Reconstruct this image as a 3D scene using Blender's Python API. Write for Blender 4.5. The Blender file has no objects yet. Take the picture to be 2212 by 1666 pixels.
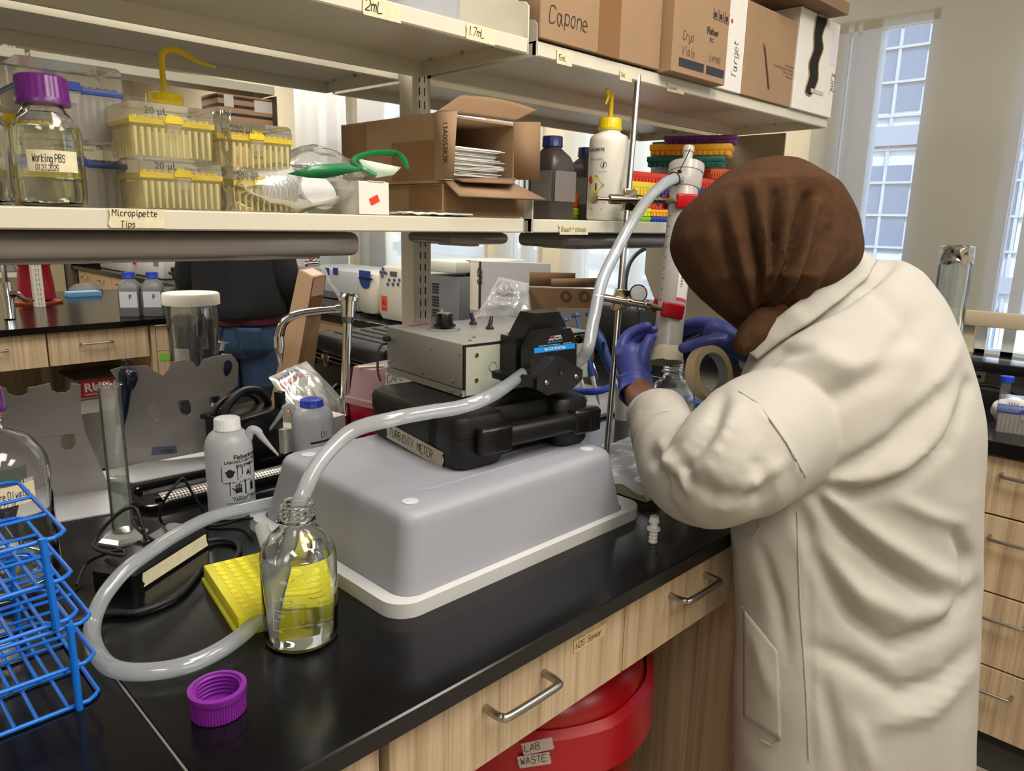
import bpy, bmesh, math, random
from mathutils import Vector, Matrix, noise
PI=math.pi
scene=bpy.context.scene
COL=scene.collection
# ---------------------------------------------------------------- camera
W_,H_=2212,1666
YAW,PIT,ROL,FPX=.7886,.2192,.0218,1595.
CP=Vector((0,0,1.414))
fw=Vector((math.sin(YAW)*math.cos(PIT),math.cos(YAW)*math.cos(PIT),-math.sin(PIT)))
rt_=Vector((math.cos(YAW),-math.sin(YAW),0)); up_=rt_.cross(fw)
RT=rt_*math.cos(ROL)+up_*math.sin(ROL); UP=-rt_*math.sin(ROL)+up_*math.cos(ROL)
cd=bpy.data.cameras.new('camera'); cam=bpy.data.objects.new('camera',cd); COL.objects.link(cam)
cam.matrix_world=Matrix(((RT.x,UP.x,-fw.x,CP.x),(RT.y,UP.y,-fw.y,CP.y),(RT.z,UP.z,-fw.z,CP.z),(0,0,0,1)))
cd.sensor_fit='HORIZONTAL'; cd.sensor_width=36; cd.lens=FPX/W_*36; cd.clip_start=.02; cd.clip_end=300
cd.dof.use_dof=False
scene.camera=cam
# ---------------------------------------------------------------- world, exposure
scene.view_settings.view_transform='Standard'; scene.view_settings.look='None'
scene.view_settings.gamma=1; scene.view_settings.use_curve_mapping=False
scene.view_settings.exposure=-0.08
wd=bpy.data.worlds.new('sky'); scene.world=wd; wd.use_nodes=True
wn=wd.node_tree.nodes; wl=wd.node_tree.links
sk=wn.new('ShaderNodeTexSky'); sk.sky_type='NISHITA'; sk.sun_disc=False; sk.sun_elevation=math.radians(38); sk.sun_rotation=math.radians(200); sk.air_density=1.2
wn['Background'].inputs['Strength'].default_value=1.15
wl.new(sk.outputs[0],wn['Background'].inputs['Color'])
def light(name,kind,loc,energy,col,size=None,sy=None,rot=(0,0,0)):
    d=bpy.data.lights.new(name,kind); d.energy=energy; d.color=col
    if kind=='AREA':
        d.shape='RECTANGLE'; d.size=size; d.size_y=sy or size
    o=bpy.data.objects.new(name,d); COL.objects.link(o); o.location=loc; o.rotation_euler=rot; return o
sun=light('sun','SUN',(0,0,9),7,(1,.97,.92),rot=(math.radians(50),0,math.radians(-60))); sun.data.angle=.01
WARM=(1.0,.945,.875)
LAMPS=[(x,y) for y in (-.9,2.25,5.7) for x in (-1.2,.5,1.9)]+[(.9,.1)]
# ---------------------------------------------------------------- pixel rays -> world points
def ray(x,y): return RT*((x-W_/2)/FPX)-UP*((y-H_/2)/FPX)+fw
def onz(x,y,z): d=ray(x,y); return CP+d*((z-CP.z)/d.z)
def ony(x,y,Y): d=ray(x,y); return CP+d*((Y-CP.y)/d.y)
def onx(x,y,X): d=ray(x,y); return CP+d*((X-CP.x)/d.x)
def ond(x,y,t): return CP+ray(x,y)*t
def pj(P): v=Vector(P)-CP; z=v.dot(fw); return (W_/2+FPX*v.dot(RT)/z, H_/2-FPX*v.dot(UP)/z, z)
# ---------------------------------------------------------------- materials
def C(h):
    if not isinstance(h,str): return tuple(h)+(1,) if len(h)==3 else tuple(h)
    h=h.lstrip('#'); r=[int(h[i:i+2],16)/255 for i in (0,2,4)]
    return tuple(((v+.055)/1.055)**2.4 if v>.04045 else v/12.92 for v in r)+(1,)
MT={}
def mat(name,col='#888888',rough=.5,metal=0,trans=0,ior=1.45,spec=.5,alpha=1,nz=0,nscale=20,bump=0,bscale=60,coat=0,emit=None,es=0,sss=0,stretch=None,col2=None,sheen=0):
    if name in MT: return MT[name]
    m=bpy.data.materials.new(name); m.use_nodes=True; n=m.node_tree.nodes; l=m.node_tree.links
    b=n['Principled BSDF']; b.inputs['Base Color'].default_value=C(col); b.inputs['Roughness'].default_value=rough
    b.inputs['Metallic'].default_value=metal; b.inputs['Transmission Weight'].default_value=trans; b.inputs['IOR'].default_value=ior
    b.inputs['Specular IOR Level'].default_value=spec; b.inputs['Alpha'].default_value=alpha; b.inputs['Coat Weight'].default_value=coat
    b.inputs['Sheen Weight'].default_value=sheen
    if sss:
        b.inputs['Subsurface Weight'].default_value=sss; b.inputs['Subsurface Radius'].default_value=(.01,.01,.01)
    if emit: b.inputs['Emission Color'].default_value=C(emit); b.inputs['Emission Strength'].default_value=es
    tc=None
    if nz or bump or col2:
        tc=n.new('ShaderNodeTexCoord'); mp=n.new('ShaderNodeMapping'); l.new(tc.outputs['Object'],mp.inputs[0])
        if stretch: mp.inputs['Scale'].default_value=stretch
    if nz or col2:
        t=n.new('ShaderNodeTexNoise'); t.inputs['Scale'].default_value=nscale; t.inputs['Detail'].default_value=4
        l.new(mp.outputs[0],t.inputs['Vector'])
        r=n.new('ShaderNodeMix'); r.data_type='RGBA'
        c=C(col); c2=C(col2) if col2 else tuple(min(1,v*(1-nz)) for v in c[:3])+(1,)
        r.inputs[6].default_value=c; r.inputs[7].default_value=c2
        mr=n.new('ShaderNodeMapRange'); mr.inputs[1].default_value=.35; mr.inputs[2].default_value=.65
        l.new(t.outputs[0],mr.inputs[0]); l.new(mr.outputs[0],r.inputs[0]); l.new(r.outputs[2],b.inputs['Base Color'])
    if bump:
        t2=n.new('ShaderNodeTexNoise'); t2.inputs['Scale'].default_value=bscale; t2.inputs['Detail'].default_value=3
        l.new(mp.outputs[0],t2.inputs['Vector'])
        bp=n.new('ShaderNodeBump'); bp.inputs['Strength'].default_value=bump; bp.inputs['Distance'].default_value=.002
        l.new(t2.outputs[0],bp.inputs['Height']); l.new(bp.outputs[0],b.inputs['Normal'])
    MT[name]=m; return m
def mixmat(name,col='#ffffff',tcol='#ffffff',diff=.5,transl=.2,transp=.3,gloss=.1,grough=.3,bump=0,bscale=60):
    """cloudy plastic film: diffuse + translucent + see-through + sheen"""
    if name in MT: return MT[name]
    m=bpy.data.materials.new(name); m.use_nodes=True; n=m.node_tree.nodes; l=m.node_tree.links; n.clear()
    out=n.new('ShaderNodeOutputMaterial')
    d=n.new('ShaderNodeBsdfDiffuse'); d.inputs[0].default_value=C(col)
    tl=n.new('ShaderNodeBsdfTranslucent'); tl.inputs[0].default_value=C(col)
    tp=n.new('ShaderNodeBsdfTransparent'); tp.inputs[0].default_value=C(tcol)
    g=n.new('ShaderNodeBsdfGlossy'); g.inputs['Roughness'].default_value=grough
    def mx(a,b,f):
        x=n.new('ShaderNodeMixShader'); x.inputs[0].default_value=f; l.new(a,x.inputs[1]); l.new(b,x.inputs[2]); return x
    s=diff+transl+transp
    x1=mx(d.outputs[0],tl.outputs[0],transl/max(1e-6,diff+transl))
    x2=mx(x1.outputs[0],tp.outputs[0],transp/s)
    fr=n.new('ShaderNodeFresnel'); fr.inputs[0].default_value=1.22
    mt=n.new('ShaderNodeMath'); mt.operation='MULTIPLY_ADD'; mt.inputs[1].default_value=.9; mt.inputs[2].default_value=gloss; l.new(fr.outputs[0],mt.inputs[0])
    x3=n.new('ShaderNodeMixShader'); l.new(mt.outputs[0],x3.inputs[0]); l.new(x2.outputs[0],x3.inputs[1]); l.new(g.outputs[0],x3.inputs[2])
    if bump:
        tc=n.new('ShaderNodeTexCoord'); t2=n.new('ShaderNodeTexNoise'); t2.inputs['Scale'].default_value=bscale; t2.inputs['Detail'].default_value=3
        l.new(tc.outputs['Object'],t2.inputs['Vector'])
        bp=n.new('ShaderNodeBump'); bp.inputs['Strength'].default_value=bump; bp.inputs['Distance'].default_value=.003
        l.new(t2.outputs[0],bp.inputs['Height'])
        for q in (d,g,tl,fr): l.new(bp.outputs[0],q.inputs['Normal'])
    l.new(x3.outputs[0],out.inputs[0]); MT[name]=m; return m
def wood(name,c1,c2,axis=2,sc=1.0):
    """vertical linear grain laminate; axis = grain direction"""
    m=bpy.data.materials.new(name); m.use_nodes=True; n=m.node_tree.nodes; l=m.node_tree.links; b=n['Principled BSDF']
    tc=n.new('ShaderNodeTexCoord'); mp=n.new('ShaderNodeMapping'); s=[300*sc]*3; s[axis]=3.0; mp.inputs['Scale'].default_value=s
    l.new(tc.outputs['Object'],mp.inputs[0])
    t=n.new('ShaderNodeTexNoise'); t.inputs['Scale'].default_value=1; t.inputs['Detail'].default_value=3; t.inputs['Roughness'].default_value=.7; l.new(mp.outputs[0],t.inputs[0])
    mp2=n.new('ShaderNodeMapping'); s=[55*sc]*3; s[axis]=1.2; mp2.inputs['Scale'].default_value=s; l.new(tc.outputs['Object'],mp2.inputs[0])
    t2=n.new('ShaderNodeTexNoise'); t2.inputs['Scale'].default_value=1; t2.inputs['Detail'].default_value=2; l.new(mp2.outputs[0],t2.inputs[0])
    a=n.new('ShaderNodeMath'); a.operation='ADD'; l.new(t.outputs[0],a.inputs[0]); l.new(t2.outputs[0],a.inputs[1])
    r=n.new('ShaderNodeMapRange'); r.inputs[1].default_value=.75; r.inputs[2].default_value=1.25; l.new(a.outputs[0],r.inputs[0])
    x=n.new('ShaderNodeMix'); x.data_type='RGBA'; x.inputs[6].default_value=C(c1); x.inputs[7].default_value=C(c2)
    l.new(r.outputs[0],x.inputs[0]); l.new(x.outputs[2],b.inputs['Base Color']); b.inputs['Roughness'].default_value=.45
    MT[name]=m; return m
def stripes(name,c1,c2,axis,freq,duty=.5,rough=.6):
    m=bpy.data.materials.new(name); m.use_nodes=True; n=m.node_tree.nodes; l=m.node_tree.links; b=n['Principled BSDF']
    tc=n.new('ShaderNodeTexCoord'); sp=n.new('ShaderNodeSeparateXYZ'); l.new(tc.outputs['Object'],sp.inputs[0])
    a=n.new('ShaderNodeMath'); a.operation='MULTIPLY'; a.inputs[1].default_value=freq; l.new(sp.outputs[axis],a.inputs[0])
    f=n.new('ShaderNodeMath'); f.operation='FRACT'; l.new(a.outputs[0],f.inputs[0])
    g=n.new('ShaderNodeMath'); g.operation='GREATER_THAN'; g.inputs[1].default_value=duty; l.new(f.outputs[0],g.inputs[0])
    x=n.new('ShaderNodeMix'); x.data_type='RGBA'; x.inputs[6].default_value=C(c1); x.inputs[7].default_value=C(c2)
    l.new(g.outputs[0],x.inputs[0]); l.new(x.outputs[2],b.inputs['Base Color']); b.inputs['Roughness'].default_value=rough
    MT[name]=m; return m
# ---------------------------------------------------------------- mesh builder
class MB:
    def __init__(s): s.v=[]; s.f=[]
    def add(s,v,f,M=None):
        k=len(s.v); s.v+= [tuple(M@Vector(p)) for p in v] if M else [tuple(p) for p in v]
        s.f+=[tuple(i+k for i in q) for q in f]; return s
    def bm(s,b,M=None):
        b.verts.ensure_lookup_table(); b.verts.index_update()
        s.add([v.co.copy() for v in b.verts],[[v.index for v in f.verts] for f in b.faces],M); b.free(); return s
    def box(s,x0,y0,z0,x1,y1,z1,M=None,r=0,seg=2,vert=False):
        if r:
            b=bmesh.new(); bmesh.ops.create_cube(b,size=1)
            for v in b.verts: v.co=Vector(((x0+x1)/2+v.co.x*(x1-x0),(y0+y1)/2+v.co.y*(y1-y0),(z0+z1)/2+v.co.z*(z1-z0)))
            es=[e for e in b.edges if (not vert or abs(e.verts[0].co.z-e.verts[1].co.z)>1e-5)]
            bmesh.ops.bevel(b,geom=es,offset=r,segments=seg,profile=.5,affect='EDGES')
            return s.bm(b,M)
        v=[(x0,y0,z0),(x1,y0,z0),(x1,y1,z0),(x0,y1,z0),(x0,y0,z1),(x1,y0,z1),(x1,y1,z1),(x0,y1,z1)]
        return s.add(v,[(0,3,2,1),(4,5,6,7),(0,1,5,4),(1,2,6,5),(2,3,7,6),(3,0,4,7)],M)
    def cb(s,c,sz,M=None,r=0,seg=2):
        return s.box(c[0]-sz[0]/2,c[1]-sz[1]/2,c[2]-sz[2]/2,c[0]+sz[0]/2,c[1]+sz[1]/2,c[2]+sz[2]/2,M,r,seg)
    def lathe(s,pr,n=32,M=None,caps=True,tw=None):
        v=[];f=[]
        for r,z in pr:
            for i in range(n):
                a=2*PI*i/n; q=r*(tw(i,n,z) if tw else 1); v.append((q*math.cos(a),q*math.sin(a),z))
        for k in range(len(pr)-1):
            for i in range(n):
                j=(i+1)%n; f.append((k*n+i,k*n+j,(k+1)*n+j,(k+1)*n+i))
        if caps:
            if pr[0][0]>1e-6: f.append(tuple(range(n))[::-1])
            if pr[-1][0]>1e-6: f.append(tuple((len(pr)-1)*n+i for i in range(n)))
        return s.add(v,f,M)
    def cyl(s,p0,p1,r0,r1=None,n=16,caps=True):
        p0=Vector(p0);p1=Vector(p1); r1=r0 if r1 is None else r1; d=p1-p0; L=d.length
        q=d.to_track_quat('Z','Y').to_matrix().to_4x4(); q.translation=p0
        return s.lathe([(r0,0),(r1,L)],n,q,caps)
    def tube(s,pts,r,n=10,closed=False,sub=0,caps=True):
        P=[Vector(p) for p in pts]; R=r if isinstance(r,(list,tuple)) else [r]*len(P)
        if sub: P,R=smooth(P,R,sub,closed)
        m=len(P); v=[];f=[]; T=[]
        for i in range(m):
            a=P[(i-1)%m] if (closed or i>0) else P[i]; b=P[(i+1)%m] if (closed or i<m-1) else P[i]
            t=(b-a); T.append(t.normalized() if t.length>1e-9 else Vector((0,0,1)))
        nrm=T[0].orthogonal().normalized()
        for i in range(m):
            nrm=(nrm-T[i]*nrm.dot(T[i])); nrm=nrm.normalized() if nrm.length>1e-6 else T[i].orthogonal().normalized()
            bi=T[i].cross(nrm)
            for k in range(n):
                a=2*PI*k/n; v.append(P[i]+(nrm*math.cos(a)+bi*math.sin(a))*R[i])
        for i in range(m if closed else m-1):
            j=(i+1)%m
            for k in range(n):
                q=(k+1)%n; f.append((i*n+k,i*n+q,j*n+q,j*n+k))
        if caps and not closed: f.append(tuple(range(n))[::-1]); f.append(tuple((m-1)*n+k for k in range(n)))
        return s.add(v,f)
    def prism(s,poly,a,b,axis='y',M=None):
        """polygon (u,v) extruded along axis from a to b"""
        def p(u,v,w): return {'y':(u,w,v),'x':(w,u,v),'z':(u,v,w)}[axis]
        n=len(poly); v=[p(u,q,a) for u,q in poly]+[p(u,q,b) for u,q in poly]
        f=[tuple(range(n)),tuple(range(n,2*n))[::-1]]+[(i,i+n,(i+1)%n+n,(i+1)%n) for i in range(n)]
        return s.add(v,f,M)
    def grid(s,fn,nu,nv,M=None,cu=False,cv=False):
        v=[fn(i/(nu if cu else nu-1),j/(nv if cv else nv-1)) for j in range(nv) for i in range(nu)]; f=[]
        for j in range(nv if cv else nv-1):
            for i in range(nu if cu else nu-1):
                f.append((j*nu+i,j*nu+(i+1)%nu,((j+1)%nv)*nu+(i+1)%nu,((j+1)%nv)*nu+i))
        return s.add(v,f,M)
    def quad(s,a,b,c,d): return s.add([a,b,c,d],[(0,1,2,3)])
def smooth(P,R,sub,closed=False):
    m=len(P); o=[];q=[]
    for i in range(m if closed else m-1):
        p1,p2=P[i],P[(i+1)%m]; p0=P[i-1] if (closed or i>0) else p1*2-p2; p3=P[(i+2)%m] if (closed or i<m-2) else p2*2-p1
        for k in range(sub):
            t=k/sub; o.append(.5*((2*p1)+(p2-p0)*t+(2*p0-5*p1+4*p2-p3)*t*t+(3*p1-p0-3*p2+p3)*t**3)); q.append(R[i]*(1-t)+R[(i+1)%m]*t)
    if not closed: o.append(P[-1]); q.append(R[-1])
    return o,q
# ---------------------------------------------------------------- objects
def O(name,mb,m,parent=None,world=False,ang=35,flat=False,solid=0,mods=None):
    me=bpy.data.meshes.new(name); vs=mb.v
    if parent is not None and world:
        inv=Minv(parent); vs=[tuple(inv@Vector(v)) for v in vs]
    org=None
    if parent is None and not flat:
        xs=list(zip(*vs)); org=Vector(((min(xs[0])+max(xs[0]))/2,(min(xs[1])+max(xs[1]))/2,min(xs[2]))); vs=[tuple(Vector(v)-org) for v in vs]
    me.from_pydata(vs,[],mb.f); me.materials.append(m)
    b=bmesh.new(); b.from_mesh(me); bmesh.ops.recalc_face_normals(b,faces=b.faces); b.to_mesh(me); b.free()
    me.polygons.foreach_set('use_smooth',[True]*len(me.polygons)); me.set_sharp_from_angle(angle=math.radians(ang))
    o=bpy.data.objects.new(name,me); COL.objects.link(o)
    if parent is not None: o.parent=parent
    elif org is not None: o.location=org
    if solid:
        s=o.modifiers.new('solid','SOLIDIFY'); s.thickness=solid; s.offset=0
    return o
ROOTM={}
def Minv(p):
    M=Matrix.Identity(4); q=p
    while q is not None:
        M=(Matrix.Translation(q.location)@q.rotation_euler.to_matrix().to_4x4())@M; q=q.parent
    return M.inverted()
def tag(o,label=None,cat=None,group=None,kind=None):
    if label: o['label']=label
    if cat: o['category']=cat
    if group: o['group']=group
    if kind: o['kind']=kind
    return o
def thing(name,label,cat,loc=(0,0,0),rz=0,group=None,rot=None):
    o=bpy.data.objects.new(name,None); COL.objects.link(o); o.empty_display_size=.02
    o.location=loc; o.rotation_euler=rot if rot else (0,0,rz); return tag(o,label,cat,group)
def S(name,mb,m,**k): return tag(O(name,mb,m,**k),kind='structure')
def dup(root,loc=None,rz=None,label=None,group=None):
    r=root.copy(); COL.objects.link(r)
    for k,v in (('label',label),('group',group)):
        if v: r[k]=v
    if loc is not None: r.location=loc
    if rz is not None: r.rotation_euler=(0,0,rz)
    for ch in list(root.children):
        c=ch.copy(); COL.objects.link(c); c.parent=r
        for g in list(ch.children):
            d=g.copy(); COL.objects.link(d); d.parent=c
    return r
# stroke handwriting: glyph = polylines on a 0-4 x 0-6 grid (descenders negative as letters a,b)
G={'A':'00260_4012.52 32','0':'1030435434616052110','1':'2026','2':'05163645440040','3':'06463343413000','4':'30360242','5':'46060424434130 0001','6':'4516050 13042404131','7':'06461020'}
SF={
'A':'00 26 40,12 32','B':'00 06 36 45 34 03,03 33 42 41 30 00','C':'45 36 16 05 01 10 30 41','D':'00 06 26 45 41 20 00','E':'46 06 00 40,03 33','F':'46 06 00,03 33','G':'45 36 16 05 01 10 30 41 43 23','H':'00 06,40 46,03 43','I':'20 26','L':'06 00 40','M':'00 06 23 46 40','N':'00 06 40 46','O':'16 05 01 10 30 41 45 36 16','P':'00 06 36 45 44 33 03','R':'00 06 36 45 44 33 03,23 40','S':'45 36 16 05 04 13 33 42 41 30 10 01','T':'06 46,26 20','U':'06 01 10 30 41 46','V':'06 20 46','W':'06 10 24 30 46','Y':'06 23 46,23 20','K':'06 00,46 03 40',
'a':'33 14 03 01 10 20 33,34 31 40','b':'06 00,03 14 33 31 20 00','c':'33 14 03 01 10 30','d':'33 14 03 01 10 31,36 30','e':'02 32 33 14 03 01 10 30','h':'06 00,03 14 33 30','i':'14 11 20,15 16','k':'06 00,34 02 30','l':'16 11 20','m':'00 04,03 14 23 20,23 34 43 40','n':'00 04,03 14 33 30','o':'14 03 01 10 20 31 33 24 14','p':'04 0b,03 14 33 31 20 01','r':'00 04,02 14 34','s':'33 14 03 12 22 31 20 00','t':'16 11 20 30,04 34','u':'04 01 10 20 31,34 30','w':'04 10 22 30 44','y':'04 01 10 30,34 3a 1b 0a','g':'33 14 03 01 10 31,34 3a 1b 0a','v':'04 20 44','x':'04 30,34 00',
'1':'15 26 20','2':'05 16 36 45 43 00 40','3':'06 46 23 42 41 30 10 01','5':'46 06 03 33 42 41 30 10 01','7':'06 46 10','9':'43 13 04 05 16 36 45 40','0':'16 05 01 10 30 41 45 36 16','4':'30 36 02 42','6':'36 04 01 10 30 41 42 33 02','8':'13 04 05 16 36 45 44 33 13 02 01 10 30 41 42 33',
'.':'10 11','+':'22 26,04 44','-':'03 33','(':'36 14 12 30',')':'16 34 32 10',' ':''}
def hand(txt,h,M,wt=.09,jit=.0,slant=.12,sp=1.2):
    """handwriting as thin ribbons in the XY plane of M, cap height h, origin lower left"""
    mb=MB(); x=0; s=h/6; rnd=random.Random(len(txt)*7+ord(txt[0]))
    for line in txt.split('\n'):
        pass
    lines=txt.split('\n'); y0=0
    for ln in lines:
        x=0
        for ch in ln:
            g=SF.get(ch,''); wd=0
            dy=rnd.uniform(-.4,.4)*jit
            for st in [q for q in g.split(',') if q]:
                pts=[]
                for tkn in st.split():
                    u=float(tkn[0]); vv={'a':-1,'b':-2}.get(tkn[1]); vv=float(tkn[1]) if vv is None else vv
                    wd=max(wd,u); pts.append(Vector(((x+u*.8+slant*vv+rnd.uniform(-.3,.3)*jit),(vv+dy+rnd.uniform(-.3,.3)*jit),0))*s+Vector((0,y0,0)))
                if len(pts)>2:
                    pts,_=smooth(pts,[0]*len(pts),3)
                w=h*wt/2
                for i in range(len(pts)-1):
                    d=pts[i+1]-pts[i]
                    if d.length<1e-7: continue
                    n=Vector((-d.y,d.x,0)).normalized()*w; e=d.normalized()*w*.5
                    mb.add([pts[i]-n-e,pts[i+1]-n+e,pts[i+1]+n+e,pts[i]+n-e],[(0,1,2,3)],M)
            x+=(wd*.8+sp) if g else 2.2
        y0-=h*1.75
    return mb
def handw(txt,h): # width estimate
    return max(sum((max(int(t[0]) for t in SF[c].replace(',',' ').split())*.8+1.2) if SF.get(c) else 2.2 for c in ln) for ln in txt.split('\n'))*h/6
_tc={}
def ptext(txt,h,M,align='LEFT',bold=0,sx=1):
    """printed lettering as a flat mesh in the XY plane of M"""
    cu=bpy.data.curves.new('t','FONT'); cu.body=txt; cu.size=h*1.4; cu.align_x=align; cu.resolution_u=2; cu.offset=bold
    ob=bpy.data.objects.new('t',cu); COL.objects.link(ob)
    dg=bpy.context.evaluated_depsgraph_get(); dg.update()
    me=bpy.data.meshes.new_from_object(ob.evaluated_get(dg)); mb=MB()
    Sx=Matrix.Diagonal((sx,1,1,1))
    mb.add([v.co.copy() for v in me.vertices],[tuple(p.vertices) for p in me.polygons],M@Sx)
    bpy.data.objects.remove(ob); bpy.data.curves.remove(cu); bpy.data.meshes.remove(me); return mb
def frame(o,xd,yd):
    """matrix with origin o, x axis xd, y axis yd"""
    x=Vector(xd).normalized(); y=Vector(yd); y=(y-x*y.dot(x)).normalized(); z=x.cross(y)
    return Matrix(((x.x,y.x,z.x,o[0]),(x.y,y.y,z.y,o[1]),(x.z,y.z,z.z,o[2]),(0,0,0,1)))
FX=lambda o:frame(o,(1,0,0),(0,0,1))      # on a face that looks toward -Y
FL=lambda o:frame(o,(0,-1,0),(0,0,1))     # on a face that looks toward -X
INK=mat('ink','#1c1c22',.6); TAPE=mat('masking_tape','#d8cfae',.7,nz=.12,nscale=90)
def tape(parent,M,w,h,txt=None,th=None,m=None,ink=None,jit=.6,wt=.09,off=(.06,None),world=True,name='tape_label'):
    """a strip of torn masking tape, lower left corner at M's origin"""
    rnd=random.Random(int(w*1e5)+len(txt or '')); t=.0006
    L=[(rnd.uniform(-.012,.012)*w*2,h*k/5) for k in range(6)]; R=[(w+rnd.uniform(-.012,.012)*w*2,h*(5-k)/5) for k in range(6)]
    mb=MB().prism(L[::-1]+R[::-1],0,t,'z',M); o=O(name,mb,m or TAPE,parent,world=world)
    if txt:
        lines=txt.count('\n')+1; th=th or h*.5/lines; wd=handw(txt,th)
        sc=min(1,w*.86/wd)
        Mt=M@Matrix.Translation((w*off[0],(h*.3 if lines==1 else h*.93-th) if off[1] is None else off[1],t+.0004))@Matrix.Diagonal((sc,1,1,1))
        O('lettering',hand(txt,th,Mt,wt,jit),ink or INK,o,world=world)
    return o
# ================================================================ the room
CT=.914
wall=mat('wall_paint','#d9cfb4',.7,nz=.04,nscale=6); wallw=mat('wall_white','#e4e2da',.7)
beige=mat('shelf_enamel','#ccc7b6',.42,spec=.4,nz=.03,nscale=3); epoxy=mat('black_epoxy_resin','#0c0c0e',.17,spec=.5,nz=.3,nscale=40,bump=.03,bscale=90)
epoxy_e=mat('black_resin_edge','#0b0b0d',.35)
lam=wood('pale_laminate','#c6b293','#9d866b'); dkgap=mat('dark_gap','#1c1813',.8)
steel=mat('brushed_steel','#a9a5a0',.28,1); chrome=mat('chrome','#c9c9c9',.06,1); alu=mat('anodised_rod','#b3b0ac',.25,1)
floor=S('floor',MB().box(-3.4,-2.8,-.05,2.9,8.4,0),mat('vinyl_floor','#a39b8e',.4,nz=.1,nscale=30))
S('ceiling',MB().box(-3.4,-2.8,2.8,2.9,8.4,2.85),mat('ceiling_tile','#dedcd4',.8,nz=.03,nscale=50))
S('wall_left',MB().box(-3.4,-2.8,0,-3.3,8.4,2.8),wall)
S('wall_front',MB().box(-3.4,-2.8,0,2.9,-2.7,2.8),wall)
S('wall_back',MB().box(-3.4,8.2,0,2.9,8.3,2.8),wall)
XW=2.80
ops=[(-2.2,.63,1.0,2.12),(.865,1.20,1.0,2.12),(1.72,2.38,1.03,2.3),(2.62,2.88,1.03,2.3),(3.02,4.12,1.03,2.3),(4.36,4.9,1.03,2.3)]
wb=MB(); yy=-2.8
for a,b,z0,z1 in ops:
    wb.box(XW,yy,0,XW+.12,a,2.8); wb.box(XW,a,0,XW+.12,b,z0); wb.box(XW,a,z1,XW+.12,b,2.8); yy=b
wb.box(XW,yy,0,XW+.12,8.4,2.8); S('wall_window',wb,wall)
glass_w=mat('window_glass','#ffffff',.0,trans=1,ior=1.02,spec=.3); frm=mat('window_frame','#b9b6ad',.4)
frw=mat('white_window_frame','#dfe2e4',.4)
for i,(a,b,z0,z1) in enumerate(ops):
    fr=MB(); fx0,fx1=XW+.03,XW+.09
    t=.03
    fr.box(fx0,a,z0,fx1,a+t,z1).box(fx0,b-t,z0,fx1,b,z1).box(fx0,a,z0,fx1,b,z0+t).box(fx0,a,z1-t,fx1,b,z1)
    if i==1: fr.box(fx0,1.055,z0,fx1,1.12,z1).box(fx0,1.135,z0,fx1,1.15,z1)
    if i==0:
        for y in (.52,-.4,-1.2): fr.box(fx0,y,z0,fx1,y+.035,z1)
    if i>1: 
        m=(a+b)/2; fr.box(fx0,m-.02,z0,fx1,m+.02,z1)
    w=S('window_%d'%(i+1),fr,frw if i!=1 else frw)
    # the frame is the window; its pane is a part
    pn=O('window_pane',MB().box(XW+.055,a+t,z0+t,XW+.06,b-t,z1-t),glass_w,w,world=True)
# roller blinds: a see-through mesh in front of wall and windows
blindm=mixmat('blind_mesh','#b8ad97','#d2e3ff',.42,.12,.42,.0,.6)
def blind(y0,y1,zt,zb,label,m=blindm,grp=None):
    t=thing('roller_blind',label,'window blind',(XW-.03,(y0+y1)/2,zb),group=grp); L=(y1-y0)/2
    O('blind_fabric',MB().grid(lambda u,v:(.0015*math.sin(u*23),-L+2*L*u,.02+(zt-zb-.02)*v),24,3),m,t)
    O('bottom_bar',MB().box(-.012,-L,0,.012,L,.05,r=.005),mat('blind_bar','#b7a88e',.3),t)
    O('blind_roller',MB().cyl((0,-L,zt-zb+.03),(0,L,zt-zb+.03),.03,n=20),mat('blind_roller','#c9c3b4',.5),t)
    return t
blind(-2.3,1.24,2.6,1.112,'beige mesh roller blind over the tall windows right of the bench')
bl2=mixmat('blind_mesh_far','#dcdad2','#eef4ff',.5,.3,.2,.0,.6)
for k,(a,b) in enumerate([(1.66,2.44),(2.58,2.90),(2.98,4.18),(4.32,4.96)]):
    blind(a,b,2.45,1.0,['pale roller blind down over the far window directly behind the steel stand rod','pale narrow roller blind on the far window behind the flat white box','wide pale roller blind on the far window behind the white benchtop machines','pale roller blind on the farthest window, left of the perforated post'][k],bl2)
# window ledge and wire raceway
S('trim_1',MB().box(2.60,-2.7,.992,XW,4.95,1.022,r=.004),mat('black_ledge','#141416',.12))
S('trim_2',MB().box(2.73,-2.7,CT,XW,4.95,.992),mat('grey_raceway','#8f8e8c',.45))
S('trim_3',MB().box(2.715,-2.7,.978,2.735,4.95,.990),mat('raceway_lip','#b5b3ae',.4))
S('baseboard_back',MB().box(-3.3,8.18,0,2.06,8.2,.1),mat('vinyl_base','#3c3a38',.6))
# ceiling lights
for i,(x,y) in enumerate(LAMPS):
    lbl='white recessed ceiling light panel above the laboratory benches'
    t=thing('ceiling_light',lbl,'ceiling light',(x,y,2.75),group='recessed ceiling lights')
    if y==.1: t['label']='white recessed ceiling light panel straight above the near bench'; del t['group']
    if i==0: l0=t
    O('light_frame',MB().box(-.32,-.62,.0,.32,.62,.05).v and MB().box(-.32,-.62,0,-.30,.62,.05).box(.30,-.62,0,.32,.62,.05).box(-.3,-.62,0,.3,-.6,.05).box(-.3,.6,0,.3,.62,.05),frm,t)
    O('diffuser',MB().box(-.3,-.6,.03,.3,.6,.045),mat('lamp_diffuser','#ffffff',.5,emit='#fff1da',es=3.0),t)
    a=light('lamp_glow','AREA',(0,0,-.01),26,WARM,.56,1.15); a.parent=t
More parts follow.
